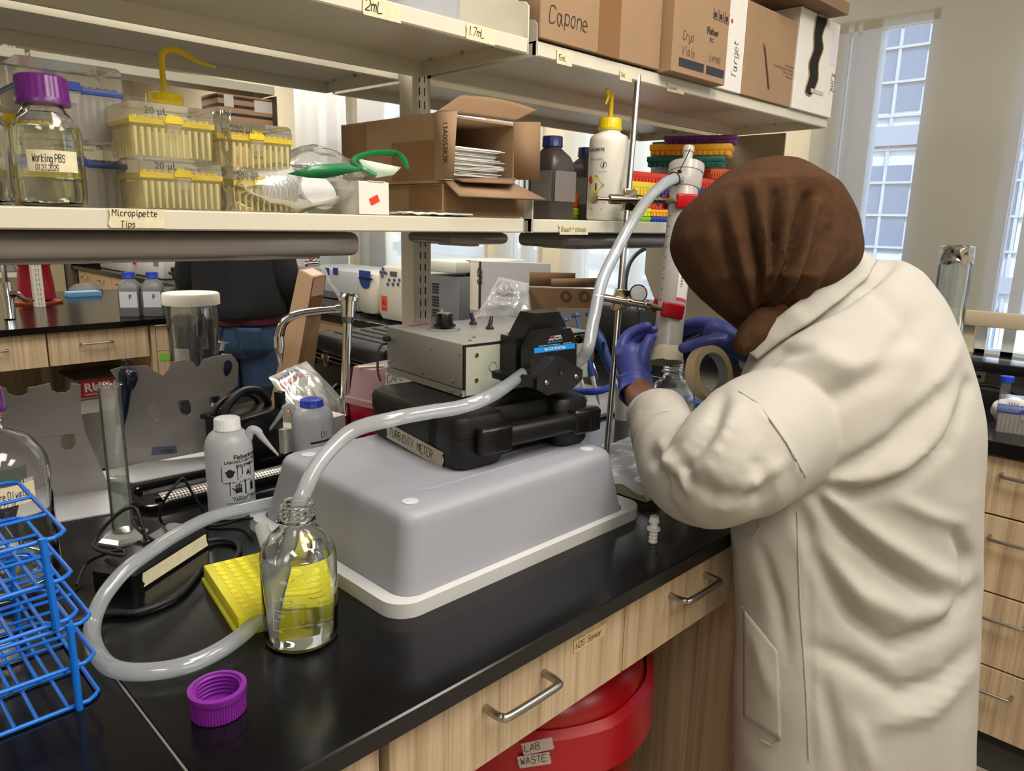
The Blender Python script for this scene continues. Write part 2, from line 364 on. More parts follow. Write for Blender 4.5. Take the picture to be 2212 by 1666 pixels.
# outside: facade, lawn, tree
fac=mat('pale_facade','#cfd3d8',.8); fwn=mat('facade_glass','#5f7185',.25)
bt=thing('office_building','pale office block with rows of windows across the way, seen through the blinds','building',(22,4,-4))
fm=MB().box(0,-22,0,6,26,15.5); O('facade_wall',fm,fac,bt)
O('facade_band',MB().box(-.25,-22,7.6,0,26,8.1).box(-.25,-22,3.9,0,26,4.3).box(-.4,-22,15.2,0,26,15.7).box(-.25,-22,11.4,0,26,11.7),mat('facade_band','#8d939c',.7),bt)
q=MB()
for k in range(60): q.box(-.12,-22+k*.8,0,-.0,-22+k*.8+.07,15.2)
for k in range(18): q.box(-.14,-22,.6+k*.86,-.0,26,.6+k*.86+.06)
O('facade_fins',q,mat('facade_fin','#a9afb8',.7),bt)
for r,z in enumerate((1.2,4.8,8.5,12.0)):
    for k in range(9):
        w=O('facade_window',MB().box(-.06,-10+k*2.6,z,.0,-10+k*2.6+1.5,z+2.3),fwn,bt)
S('ground',MB().box(2.95,-30,-4.2,60,50,-4.0),mat('outside_ground','#a9b08f',.9)) if 0 else tag(O('ground',MB().box(2.95,-30,-4.2,60,50,-4.0),mat('outside_ground','#b4b7a0',.9)),kind='structure')
tt=thing('evergreen_tree','green bushy tree outside the right-hand window','tree',(11,.6,-4))
random.seed(3); fol=MB()
for i in range(420):
    h=random.uniform(.6,6.1); r=(1.35*(1-(h/6.6))**.7)*random.uniform(.35,1); a=random.uniform(0,2*PI); s=random.uniform(.10,.26)
    M=Matrix.Translation((r*math.cos(a),r*math.sin(a),h))@Matrix.Rotation(random.uniform(0,3),4,(random.random(),random.random(),.3))
    fol.add([(-s,0,0),(0,-s*.6,.1*s),(s,0,0),(0,s*.6,.1*s),(0,0,s*.8)],[(0,1,4),(1,2,4),(2,3,4),(3,0,4)],M)
O('foliage',fol,mat('leaves','#5c7d3c',.8,nz=.4,nscale=3),tt); O('trunk',MB().cyl((0,0,0),(0,0,2.2),.14,.08,8),mat('bark','#4a3a2c',.9),tt)

# ================================================================ benches
def handle(parent,c,L=.104,d=.032,r=.0052,axis='x'):
    """bent steel bow handle, on a face looking -Y (axis x) or -X (axis y); c = centre on the face, local"""
    p=[(-L/2,0),(-L/2,-d+.012),(-L/2+.003,-d+.004),(-L/2+.012,-d),(L/2-.012,-d),(L/2-.003,-d+.004),(L/2,-d+.012),(L/2,0)]
    P=[(c[0]+u,c[1]+w,c[2]) if axis=='x' else (c[0]+w,c[1]-u,c[2]) for u,w in p]
    return O('handle',MB().tube(P,r,12,sub=4),steel,parent)
yA,yB=.547,2.04
# near bench worktop (with the seam)
XS=.209
for x0,x1,nm in ((-2.4,XS-.0008,'a'),(XS+.0008,2.062,'b')):
    o=O('worktop',MB().box(x0,yA,CT-.026,x1,yB,CT,r=.002,seg=1),epoxy)
    tag(o,'glossy black resin worktop of the near bench, left of the seam' if nm=='a' else 'long glossy black resin worktop of the near bench, right of the seam','worktop')
o=O('worktop',MB().box(2.064,-2.6,CT-.036,2.73,8.1,CT,r=.002,seg=1),epoxy); tag(o,'black resin worktop running along the window wall','worktop')
DF=.572
O('joint_line',MB().box(XS-.0010,yA+.0005,CT-.004,XS+.0010,yB,CT+.0003),mat('joint_grey','#6b6863',.6),bpy.data.objects['worktop'],world=True)
xs=[ony(840,1640,DF).x, ony(1347,1400,DF).x]
w_=xs[1]-xs[0]; dx=[xs[0]-w_*1.0-.02,xs[0],xs[1],xs[1]+w_]
dl=['pale wood apron drawer under the near bench left of the labelled drawer','pale wood drawer marked with a tape label under the near bench','pale wood drawer of the near bench beside the white coat']
for k in range(3):
    a,b=dx[k]+(.012 if k==0 else .0015),dx[k+1]-(.012 if k==0 else .0015)
    t=thing('drawer',dl[k],'drawer',((a+b)/2,DF,.758)); h=.126
    O('drawer_front',MB().box(-(b-a)/2,0,0,(b-a)/2,.019,h,r=.0012,seg=1),lam,t)
    O('drawer_box',MB().box(-(b-a)/2+.02,.02,.01,(b-a)/2-.02,.45,.1),lam,t)
    if k==1: hc=(ony(1153,1530,DF-.03).x-(a+b)/2,0,.112-.0)
    hx=[0,0,0][k]
    px={0:None,1:(1153,1515),2:(1523,1278)}[k]
    if px: q=ony(px[0],px[1],DF-.032); c=(q.x-(a+b)/2,0,q.z-.758)
    else: c=(0,0,h-.02)
    handle(t,c)
    if k==1:
        p0=ony(1239,1413,DF-.001); tape(t,FX((p0.x,DF-.0006,p0.z)),.070,.019,'H2S  Sensor',.0085,m=mat('clear_tape','#c3ae84',.4),jit=.5)
# apron rail + knee space
O('rail',MB().box(-2.3,DF+.02,.884,1.22,DF+.06,.888),dkgap); bpy.data.objects['rail'].name='apron_rail'
tag(bpy.data.objects['apron_rail'],'dark rail under the front edge of the near worktop','rail')
pe=ony(1590,1600,.58).x
cab=thing('base_cabinet','pale wood base cabinet standing under the near bench behind the white coat','cabinet',(pe+.02,.58,0))
O('cabinet_side',MB().box(0,.002,.0,.019,1.42,.755),lam,cab)
O('cabinet_front',MB().box(.0195,0,.1,.78,.019,.88),lam,cab)
O('cabinet_back',MB().box(.0195,1.40,.1,.8,1.42,.755),lam,cab)
cb2=thing('base_cabinet','pale wood panel cabinet closing the back of the knee space','cabinet',(-2.3,1.32,0))
O('cabinet_panel',MB().box(0,0,0,pe+2.3,.02,.755),lam,cb2)
# window bench cabinets
ys=[-1.35,-.75,-.15,.215,.395]; ys=[.46-.30*k for k in range(9)]
zs=[.13,.32,.518,.722,.874]
yc=[(.312,.832),(.303,.668),(.298,.462),(.300,.264)]
for q in range(-1,3):
    y1=.50-.4*0-.40*q; y0=y1-.40
    t=thing('drawer_cabinet',['','four-drawer pale wood cabinet under the window worktop, right of the white coat','pale wood drawer cabinet second along the window wall from the white coat','pale wood drawer cabinet at the near end of the window wall'][q] if q>=0 else '','cabinet',(2.085,(y0+y1)/2,0))
    t['label']=['pale wood drawer cabinet behind the white coat under the window worktop','four-drawer pale wood cabinet under the window worktop, right of the white coat','pale wood drawer cabinet nearer than the four-drawer one beside the white coat','pale wood drawer cabinet at the near end of the window wall'][q+1]
    O('carcass',MB().box(.02,-.199,.1,.64,.199,.874),dkgap,t); O('toe_kick',MB().box(.05,-.2,0,.06,.2,.1),mat('vinyl_base','#3c3a38',.6),t)
    for k in range(4):
        d=O('drawer_front',MB().box(0,-.1985,zs[k]+.0025,.019,.1985,zs[k+1]-.0025,r=.0012,seg=1),lam,t)
        P=[(0,0),(-.02,0),(-.028,.004),(-.032,.012)]
        yc_={3:.31,2:.312,1:.31,0:.312}[k]-(y0+y1)/2 if q==0 else 0
        z_={3:.832,2:.668,1:.461,0:.263}[k]; hh=[.30,.30,.30,.30]
        L=.104
        pts=[(0,yc_-L/2),(-.02,yc_-L/2),(-.028,yc_-L/2+.003),(-.032,yc_-L/2+.012),(-.032,yc_+L/2-.012),(-.028,yc_+L/2-.003),(-.02,yc_+L/2),(0,yc_+L/2)]
        O('handle',MB().tube([(u,w,z_) for u,w in pts],.0045,10,sub=3),steel,d)
# far island bench
o=O('worktop',MB().box(-2.4,3.735,CT-.03,2.06,5.37,CT,r=.002,seg=1),epoxy); tag(o,'black resin worktop of the far bench, mirroring the posts and bottles','worktop')
FD=3.765; fl=mat('far_laminate','#c9ae88',.45)
seams=[-.4,ony(102,745,FD).x,ony(322,730,FD).x]
for k in range(2):
    a,b=seams[k]+.004,seams[k+1]-.004
    t=thing('drawer',['pale wood apron drawer at the left end of the far bench, beyond the red-capped bottle','wide pale wood apron drawer of the far bench above the rush-labelled box'][k],'drawer',((a+b)/2,FD,.731))
    if k==0: t['label']='pale wood apron drawer of the far bench at the left picture edge'
    O('drawer_front',MB().box(-(b-a)/2,0,0,(b-a)/2,.02,.15),lam,t)
    if k==1: q=ony(212,741,FD-.03); handle(t,(q.x-(a+b)/2,0,q.z-.731),L=.13,r=.005)
    else: q=ony(8,759,FD-.03); handle(t,(q.x-(a+b)/2-.05,0,q.z-.731),L=.13,r=.005)
cc=thing('base_cabinet','pale wood base cabinet of the far bench behind the clear jar','cabinet',(seams[2]+.03,FD,0))
O('cabinet_side',MB().box(-.02,0,0,0,1.5,.88),lam,cc)
O('drawer_front',MB().box(.003,-.002,.755,.62,.018,.872),lam,cc); d=O('cabinet_door',MB().box(.003,-.002,.1,.62,.018,.748),lam,cc)
O('green_sticker',MB().box(.01,-.004,.70,.09,-.0022,.735),mat('green_label','#6fb83c',.5),d)
O('panel',MB().box(-.6,4.4,0,1.28,4.42,.88),lam); tag(bpy.data.objects['panel'],'wood panel behind the knee space of the far bench','panel'); bpy.data.objects['panel'].name='back_panel'

# ================================================================ shelving
slotm=mat('slot_black','#14130f',.9)
def post(x,y,z0,z1,label,w=.0235,d=.0235,pm=beige):
    t=thing('shelf_post',label,'post',(x,y,z0)); h=z1-z0
    O('post_tube',MB().box(-w,-d,0,w,d,h,r=.002,seg=1),pm,t)
    for s in (-1,1):
        mb=MB()
        for k in range(int(h/.0254)):
            z=.01+k*.0254
            if z+.014<h: mb.box(s*.0065-.0011,-d-.0006,z,s*.0065+.0011,-d+.001,z+.0155)
        O('slot_row',mb,slotm,t)
    return t
YP=1.2935
post(.9985,YP,CT,2.6,'beige steel shelf post with two slot rows rising from the near bench')
post(-.25,YP,CT,2.6,'beige steel shelf post at the left end of the near bench')
post(1.0,4.55,CT,2.6,'pale steel shelf post standing on the far bench')
def shelf(x0,x1,yf,yb,zt,label,th=.025,plates=(1,1),up=.055,tall=.0,sd=1):
    """steel shelf: deck with a folded lip, end brackets. yf = front edge, yb = back edge (toward the posts)"""
    t=thing('steel_shelf',label,'shelf',((x0+x1)/2,(yf+yb)/2,zt)); L=(x1-x0)/2; D=(yb-yf)/2
    lo,hi=min(-D,D),max(-D,D)
    O('shelf_deck',MB().box(-L,lo+.001,-.003,L,hi-.001,0),beige,t)
    s=1 if D>0 else -1
    O('front_lip',MB().box(-L,-D if s>0 else -D-.012,-th,L,-D+.012 if s>0 else -D,.0,r=.002,seg=1),beige,t)
    O('back_lip',MB().box(-L,hi-.012 if s>0 else lo,-.03,L,hi if s>0 else lo+.012,.002),beige,t)
    if sd<0: return t
    for e,k in ((-1,0),(1,1)):
        if not plates[k]: continue
        u=[(-D,-th),(-D,up)] if s>0 else [(-D,-th),(-D,up)]
        d=2*D
        poly=[(-D,-th),(-D,up-.008),(-D+s*.008,up)]
        if tall: poly+=[(-D+s*.03,up+.005),(-D+s*.12,tall),(D,tall)]
        else: poly+=[(D,up)]
        poly+=[(D,-th-.004)]
        O('end_bracket',MB().prism(poly if s>0 else poly[::-1],e*L+(-.003 if e>0 else 0),e*L+(0 if e>0 else .003),'x'),beige,t)
        for yy in (-D+s*.07,0,D-s*.06): O('screw',MB().cyl((e*(L-.02),yy,-.009),(e*(L-.02),yy,-.003),.0035,n=8),steel,t)
    return t
YF=.963; YBk=1.2695; ZM=1.4185; ZU=1.724
UL=shelf(-.24,.992,YF,YBk,ZU,'upper left beige steel shelf with 2mL and 1.7mL tape tags',tall=.2,up=.06)
UR=shelf(1.012,2.252,YF,YBk,ZU,'upper right beige steel shelf carrying the brown cartons',tall=.2,up=.035)
ML=shelf(-.24,.992,YF,YBk,ZM,'middle beige steel shelf tagged for micropipette tips',plates=(1,1),up=.003)
MR=shelf(1.012,2.252,YF,YBk,ZM,'middle right beige steel shelf tagged for bleach and ethanol',up=.045)
for z,nm in ((ZU,'upper'),(ZM,'middle')):
    for x0,x1,sd in ((-.24,.992,'left'),(1.012,2.252,'right')):
        if nm=='middle': continue
        shelf(x0,x1,1.63,1.3175,z,'%s %s steel shelf facing the far aisle behind the posts'%(nm,sd),plates=(1,1),up=.0)
def tp(parent,x,y,w,h,txt,th,yface=YF,**k):
    p=ony(x,y,yface); return tape(parent,FX((p.x,yface-.0016,p.z)),w,h,txt,th,**k)
tp(UL,782,31,.066,.024,'2mL',.0145,wt=.1); tp(UL,1006,84,.062,.023,'1.7mL',.012,wt=.09)
tp(UR,1201,137,.042,.0235,'15mL',.009); tp(UR,1337,172,.040,.0195,'5mL',.008)
tp(UR,1439,196,.066,.018,'Cryotubes',.006,m=mat('pale_tape','#bfb8a4',.7))
tp(ML,236,492,.063,.0225,'Micropipette\n   Tips',.0073,jit=.5,wt=.11); tp(MR,1206,507,.088,.0195,'Bleach + ethanol',.0088)
# end panel at window end
o=O('end_panel',MB().prism([(1.09,1.06),(1.50,1.10),(1.575,1.24),(1.575,ZU-.03),(1.09,ZU-.03)],2.256,2.262,'x'),mat('shelf_enamel_dark','#8f8874',.5)); tag(o,'grey-beige steel end panel below the right end of the upper shelf','panel')
# far island shelves
farb=mat('far_enamel','#d3cebf',.45)
F1=shelf(-.24,.995,4.25,4.53,2.15,'high shelf of the far bench, left of the pale post',th=.045,up=.0)
F2=shelf(1.015,2.25,4.25,4.53,2.15,'high shelf of the far bench, right of the pale post',th=.045,up=.0)
o=O('end_panel',MB().box(2.256,4.25,CT,2.262,4.9,2.1),mat('dark_end','#5d564b',.6)); tag(o,'dark steel end panel at the window end of the far bench','panel')
F3=shelf(1.015,2.25,4.25,4.53,1.62,'middle shelf of the far bench holding the striped carton',th=.04,up=.0)
# task lights under the middle shelves
tl=mat('grey_plastic_gloss','#77706b',.18,spec=.6)
def tasklight(x0,x1,y0,y1,label,zb=.037,grp=None):
    t=thing('task_light',label,'under-shelf light',((x0+x1)/2,(y0+y1)/2,ZM-.025-zb),group=grp); L=(x1-x0)/2; D=(y1-y0)/2
    O('light_housing',MB().box(-L,-D,.0,L,D,zb-.001,r=.012,seg=3),tl,t)
    O('lens',MB().box(-L+.06,-D+.02,-.004,L-.06,D-.02,.001,r=.002),mat('lens','#9c948e',.12,spec=.8),t); return t
tasklight(-.2,.655,.985,1.12,'long grey under-shelf light below the micropipette tips')
tasklight(.84,.985,.99,1.12,'short grey under-shelf light bracket just right of the post',zb=.022)
tasklight(1.13,1.95,.985,1.12,'grey under-shelf light below the bleach and ethanol shelf',zb=.030)
# ================================================================ near bench: main objects
def onpl(x,y,P0,n): d=ray(x,y); n=Vector(n); return CP+d*((Vector(P0)-CP).dot(n)/d.dot(n))
def rrect(x0,y0,x1,y1,r,z,n=6):
    o=[]
    for cx,cy,a0 in ((x1-r,y1-r,0),(x0+r,y1-r,90),(x0+r,y0+r,180),(x1-r,y0+r,270)):
        for k in range(n+1):
            a=math.radians(a0+90*k/n); o.append((cx+r*math.cos(a),cy+r*math.sin(a),z))
    return o
def loft(rings,cap0=True,cap1=True,mb=None):
    mb=mb or MB(); n=len(rings[0]); v=[p for r in rings for p in r]; f=[]
    for k in range(len(rings)-1):
        for i in range(n): j=(i+1)%n; f.append((k*n+i,k*n+j,(k+1)*n+j,(k+1)*n+i))
    if cap0: f.append(tuple(range(n))[::-1])
    if cap1: f.append(tuple((len(rings)-1)*n+i for i in range(n)))
    return mb.add(v,f)
ppw=mixmat('cloudy_white_plastic','#b3b5c0','#e8e8ee',.62,.30,.05,.02,.38)
pp2=mixmat('cloudy_plastic_clear','#c9cbd0','#e6e8ec',.40,.25,.30,.03,.3)
ppb=mixmat('milky_bottle','#cfd2d8','#e0e4ea',.5,.35,.12,.03,.3)
blk=mat('black_plastic','#0b0b0c',.42,bump=.25,bscale=500); blks=mat('black_plastic_smooth','#0c0c0d',.3); blkg=mat('black_gloss','#08080a',.12)
whitep=mat('white_plastic','#e2e1dc',.4); blackr=mat('black_rubber','#111113',.5)
glass=mat('clear_glass','#ffffff',.0,trans=1,ior=1.45); water=mat('water','#f8fdff',0,trans=1,ior=1.33)
Z=CT
# ---- tote upside down
t=thing('storage_tote','cloudy white plastic tub turned upside down under the black case','storage tub',(.75,.9,Z))
body=[]
for z,x0,y0,x1,y1,r in ((.004,.516,.697,.998,1.098,.03),(.015,.518,.700,.994,1.094,.03),(.108,.533,.712,.971,1.060,.026),(.119,.5345,.7135,.969,1.058,.026),(.1255,.538,.717,.965,1.054,.025),(.1287,.544,.723,.959,1.048,.022),(.1295,.552,.731,.951,1.040,.018)):
    body.append([Vector(p)+Vector((0,0,Z)) for p in rrect(x0,y0,x1,y1,r,z,8)])
O('tub_body',loft(body,False,True),ppw,t,world=True,ang=50)
rim=[]
for q,z in ((0,.016),(.0,.022),(.012,.022),(.018,.020),(.0185,.000),(.0165,.000),(.016,.017)):
    rim.append([Vector(p)+Vector((0,0,Z)) for p in rrect(.518-q,.700-q*.55,.996+q*2.1,1.096+q*1.4,.03+q*.4,z,8)])
O('tub_rim',loft(rim,False,False),mixmat('tub_rim_plastic','#d8d8d8','#ffffff',.7,.25,.04,.02,.35),t,world=True)
hd=MB()
for x0,x1,y0,y1 in ((.494,.52,.86,.90),):
    hd.box(x0,y0,Z+.001,x1,y1,Z+.02,r=.004)
O('tub_latch_tab',hd,ppw,t,world=True)
rg=[]
for k,(ins,z) in enumerate(((0,.1296),(.002,.1305),(.004,.1296))):
    rg.append([Vector(p)+Vector((0,0,Z)) for p in rrect(.60+ins,.770+ins,.905-ins,1.005-ins,.03,z,8)])
O('base_ring',loft(rg,False,False),ppw,t,world=True)
for x,y in ((.568,.752),(.93,.745),(.57,1.02),(.93,1.015)):
    O('foot_dot',MB().lathe([(.011,.1290),(.0115,.1305),(0,.1312)],20,Matrix.Translation((x,y,Z))),mat('foot_dot_plastic','#c2c2c6',.4),t,world=True)
# ---- turbidity meter case
ZT=1.0435
RZ=math.radians(-5.3)
t=thing('carrying_case','black moulded carrying case labelled turbidity meter, resting on the upside-down tub','case',(.686,.792,ZT),RZ)
W,D,Hc=.282,.268,.0855
def rb(x0,y0,z0,x1,y1,z1,r,seg=3,mb=None): return (mb or MB()).box(x0,y0,z0,x1,y1,z1,r=r,seg=seg)
def blk3(x0,y0,x1,y1,z0,z1,up,r=.022,bv=.009):
    R_=[]
    for q,z in (((0,z0),(0,z1-bv),(bv*.3,z1-bv*.3),(bv,z1)) if up else ((bv,z0),(bv*.3,z0+bv*.3),(0,z0+bv),(0,z1))): R_.append(rrect(x0+q,y0+q,x1-q,y1-q,r,z,6))
    return loft(R_)
mb=MB()
for q in ((0,.035,W,D),(0,0,.095,.10),(W-.075,0,W,.10)): m_=blk3(*q,.001,.0505,False); mb.add(m_.v,m_.f)
O('case_base',mb,blk,t)
mb=MB()
for q in ((-.001,.030,W+.001,D+.001),(-.001,-.001,.097,.10),(W-.073,.002,W+.001,.10)): m_=blk3(*q,.0515,Hc,True,bv=.012); mb.add(m_.v,m_.f)
O('case_lid',mb,blk,t)
mb=MB(); rb(.06,-.018,.030,W-.035,.012,.062,.009,3,mb); hd=O('handle',mb,blk,t)
for x0 in (.030,W-.058):
    mb=MB(); rb(x0,-.020,.024,x0+.062,.006,.068,.008,3,mb)
    for k in range(6): rb(x0+.030+k*.005,-.0215,.028,x0+.033+k*.005,-.018,.064,.001,1,mb)
    O('latch',mb,blks,t)
tape(t,frame((-.0008,.205,.008),(0,-1,-.06),(0,0,1)),.168,.027,'TURBIDITY  METER',.0125,m=mat('crepe_tape','#b9b3a0',.8,nz=.25,nscale=300,bump=.2),jit=.5,world=False,wt=.11)
# ---- pump controller
t=thing('pump_controller','light grey metal pump control box with black knob and two toggle switches','pump controller',(.775,.882,ZT+Hc+.002),RZ)
gm=mat('grey_powdercoat','#8f8d88',.42,spec=.4,bump=.06,bscale=700); gm2=mat('pale_green_grey_panel','#a3a69a',.4); 
PW,PD,PH=.290,.243,.088
mb=MB(); rb(0,.004,.012,PW,PD,PH,.003,2,mb); O('housing_cover',mb,gm,t)
O('housing_base',MB().box(0,.002,0,PW,PD,.0112),gm,t)
O('front_panel',MB().box(.005,-.001,.002,PW-.005,.006,PH-.006),gm2,t); O('panel_gasket',MB().box(.0015,.0005,.012,PW-.0015,.005,PH-.002),blackr,t)
brass=mat('brass','#a8863c',.3,1)
for x,z in ((.026,.068),(.026,.026),(.092,.070),(.092,.029)):
    O('brass_insert',MB().lathe([(.0036,0),(.0036,.0012),(.002,.0014),(.0016,.0002)],14,frame((x,-.001,z),(1,0,0),(0,0,1))),brass,t)
O('cable_port',MB().lathe([(.0085,0),(.0085,.001),(.0072,.001),(.007,-.003),(0,-.003)],24,frame((.060,-.001,.046),(1,0,0),(0,0,1)),caps=False),mat('port_grey','#8b9084',.5),t)
for y,z in ((.232,.022),(.12,.022),(.028,.022),(.225,.1),(.01,.07),(.095,.067),(.03,.0055),(.006,.0055)):
    if z<.08: O('screw',MB().lathe([(.0034,0),(.0034,.001),(.0018,.0022),(0,.0016)],12,frame((0,y,z),(0,-1,0),(0,0,1))),steel,t)
for x,y in ((.055,.045),(.028,.02),(.135,.05)):
    O('screw',MB().lathe([(.0036,0),(.0036,.001),(.002,.0022),(0,.0016)],12,Matrix.Translation((x,y,PH))),steel,t)
def gear(n,a): return lambda i,N,z: 1+a*(1 if (i//2)%2 else -1)
def topx(px,py,z=None): # local point on pump top
    return Minv(t)@onz(px,py,t.location.z+PH if z is None else z)
c=topx(960,709); k=O('speed_knob',MB().lathe([(.008,0),(.008,.004),(.021,.004),(.0215,.007),(.0165,.010),(.016,.026),(.0145,.028),(0,.028)],40,Matrix.Translation((c.x,c.y,PH)),tw=lambda i,N,z:1-.04*((i//2)%2 if z>.009 and z<.027 else 0)),blks,t)
for px,py,dx in ((1022,701,-.002),(1058,711,.003)):
    c=topx(px,py); O('toggle_switch',MB().lathe([(.0085,0),(.0085,.003),(.0065,.005),(.0045,.008),(.0045,.010)],6,Matrix.Translation((c.x,c.y,PH))).tube([(c.x,c.y,PH+.006),(c.x+dx,c.y+.001,PH+.015),(c.x+dx*1.8,c.y+.002,PH+.023)],[.004,.0042,.0032],12,sub=3),mat('rubber_boot','#2c2c31',.4),t)
red=mat('print_red','#b03a32',.5)
a=topx(862,708);b=topx(1072,683); d=(b-a).normalized(); n=Vector((-d.y,d.x,0))*.0016
for s0,s1 in ((0,.42),(.56,1)):
    O('red_line',MB().quad(*[Vector((q.x,q.y,PH+.0009)) for q in (a+(b-a)*s0-n,a+(b-a)*s1-n,a+(b-a)*s1+n,a+(b-a)*s0+n)]),red,t)
O('lettering',ptext('geopump',.013,frame((a.x+.028,a.y+.004,PH+.001),d,(-d.y,d.x,0)),bold=.0004),red,t)
O('dial_scale',MB().lathe([(.026,.0003),(.030,.0003)],40,Matrix.Translation((topx(960,712).x,topx(960,712).y,PH)),caps=False),mat('print_grey','#6d6b67',.6),t)
# small grey legends
for px,py,tx in ((1010,727,'SPEED CONTROL'),(1075,724,'FORWARD REVERSE'),(1085,700,'ON OFF')):
    c=topx(px,py); O('legend',ptext(tx,.0028,frame((c.x,c.y,PH+.0009),d,(-d.y,d.x,0))),mat('print_dark','#4a4844',.6),t)
O('power_plug',MB().cyl((-.012,.232,.066),(0,.232,.066),.005,n=12),blackr,t)
pump=t
# ---- pump head (bolted to the controller): its own thing on the front panel
h=t
nrm=Vector((-math.sin(RZ)*-1*-1,0,0)); nl=Vector((math.sin(RZ),-math.cos(RZ),0))  # outward normal of the front panel
F0=Vector(t.location)
def headpoly(pts,off,thick,name,m,bev=0):
    """outline picked on the plane `off` in front of the panel, extruded back by thick"""
    P=[onpl(x,y,F0+nl*off,nl) for x,y in pts]; n=len(P); Q=[p-nl*thick for p in P]
    return O(name,MB().add(P+Q,[tuple(range(n)),tuple(range(n,2*n))[::-1]]+[(i,i+n,(i+1)%n+n,(i+1)%n) for i in range(n)]),m,h,world=True)
Zr=lambda q:(1080+q[0]/7.571,650+q[1]/7.571)
bkh=mat('pump_black','#0f0f10',.36)
headpoly([Zr(q) for q in ((590,210),(965,175),(1100,440),(1230,640),(1245,1080),(640,1230),(250,1180),(265,600),(385,610))],.042,.0405,'pump_head',bkh)
h0=[c for c in t.children if c.name.startswith('pump_head')][0]; h=h0
headpoly([Zr(q) for q in ((650,520),(1160,445),(1255,665),(1250,1060),(500,1190),(505,790))],.078,.024,'front_plate',mat('plate_black','#131315',.3))
headpoly([Zr(q) for q in ((905,925),(1010,925),(1355,1130),(1345,1290),(1180,1450),(780,1550),(600,1450),(605,1280))],.100,.03,'mount_bracket',mat('bracket_black','#1b1b1d',.28))  # bracket black painted slightly lighter in place of an edge highlight
headpoly([Zr(q) for q in ((440,1215),(600,1280),(605,1450),(260,1370),(250,1250))],.095,.06,'bracket_foot',bkh)
def hq(pts,off,name,m): 
    P=[onpl(*Zr(q),F0+nl*off,nl) for q in pts]; return O(name,MB().add(P,[tuple(range(len(P)))]),m,h,world=True)
hq(((560,775),(1225,690),(1225,775),(560,862)),.0785,'blue_label',mat('label_blue','#1089d6',.4))
def htx(s,q0,q1,hh,m,off=.0792,al='LEFT',bold=0):
    a=onpl(*Zr(q0),F0+nl*off,nl); b=onpl(*Zr(q1),F0+nl*off,nl); d=(b-a); M=frame(a,d,(0,0,1)); mb=ptext(s,hh,M,al,bold)
    xs=[(Vector(v)-a).dot(d.normalized()) for v in mb.v]; sx=d.length/max(xs)
    mb=ptext(s,hh,M,al,bold,sx); return O('lettering',mb,m,h,world=True)
wh=mat('print_white','#e8e8e8',.5); bl=mat('print_blue','#2f9be0',.5)
htx('Uses 15, 24, 35 & 36 Tubing',(725,815),(1065,770),.0042,wh,bold=.0001); htx('geo',(820,605),(888,597),.0045,mat('print_orange','#e04030',.5)); htx('pump',(890,597),(998,583),.0045,wh)
htx('easy-load II',(795,650),(1010,625),.0042,wh); htx('High Performance',(780,695),(1020,665),.003,bl); htx('Geotech Environmental Equipment, Inc.      1-800-833-7958',(635,750),(1165,690),.0017,wh)
for q in ((758,1340),(1243,1240)): 
    a=onpl(*Zr(q),F0+nl*.1005,nl); O('screw',MB().lathe([(.0042,0),(.0042,.001),(.0028,.0026),(0,.002)],14,frame(a,(math.cos(RZ),math.sin(RZ),0),(0,0,1))),steel,h,world=True)
a=onpl(*Zr((1000,1150)),F0+nl*.1004,nl); fm_=frame(a,(math.cos(RZ),math.sin(RZ),0),(0,0,1))
O('shaft_hole',MB().lathe([(.0065,.0002),(0,.0003)],20,fm_),mat('hole_black','#020202',.9),h,world=True); O('drive_shaft',MB().cyl(fm_@Vector((-.001,-.003,0)),fm_@Vector((-.001,-.003,.002)),.0026,n=14),brass,h,world=True)
a=onpl(*Zr((1235,640)),F0+nl*.06,nl); b=onpl(*Zr((1400,610)),F0+nl*.055,nl); O('clamp_knob',MB().cyl(a,b,.004,n=10).cyl(a+(b-a)*.3,b,.0072,n=18),blks,h,world=True)
# ---- glass bottle with the tube dipping in
def bottle_profile(Hh=.176,R=.043,neck=.0165,rN=.0225):
    o=[(0,.003),(R*.6,.001),(R*.86,.0),(R*.96,.004),(R,.013),(R,Hh*.60),(R*.985,Hh*.64),(R*.9,Hh*.70),(R*.7,Hh*.775),(neck+.0045,Hh*.825),(neck+.002,Hh*.85),(neck+.0025,Hh*.865),(rN+.0005,Hh*.872),(rN+.001,Hh*.882),(neck+.003,Hh*.892)]
    z=Hh*.90
    while z<Hh*.975: o+=[(neck+.0028,z),(neck+.0048,z+.0018),(neck+.0048,z+.003),(neck+.0028,z+.0045)]; z+=.0052
    o+=[(neck+.003,Hh*.985),(neck+.0025,Hh),(neck,Hh),(neck-.0006,Hh*.985),(neck-.0005,Hh*.86),(neck,Hh*.83),(R*.66,Hh*.775),(R*.86,Hh*.70),(R*.94,Hh*.645),(R*.95,Hh*.60),(R-.0022,.014),(R*.88,.0055),(0,.007)]
    return o
def liquid_profile(R,lv,Hh):
    return [(0,.0072),(R*.87,.0058),(R-.0025,.0145),(R-.0025,min(lv,Hh*.6)),(R-.0030,lv),(R-.006,lv-.0012),(0,lv-.0012)]
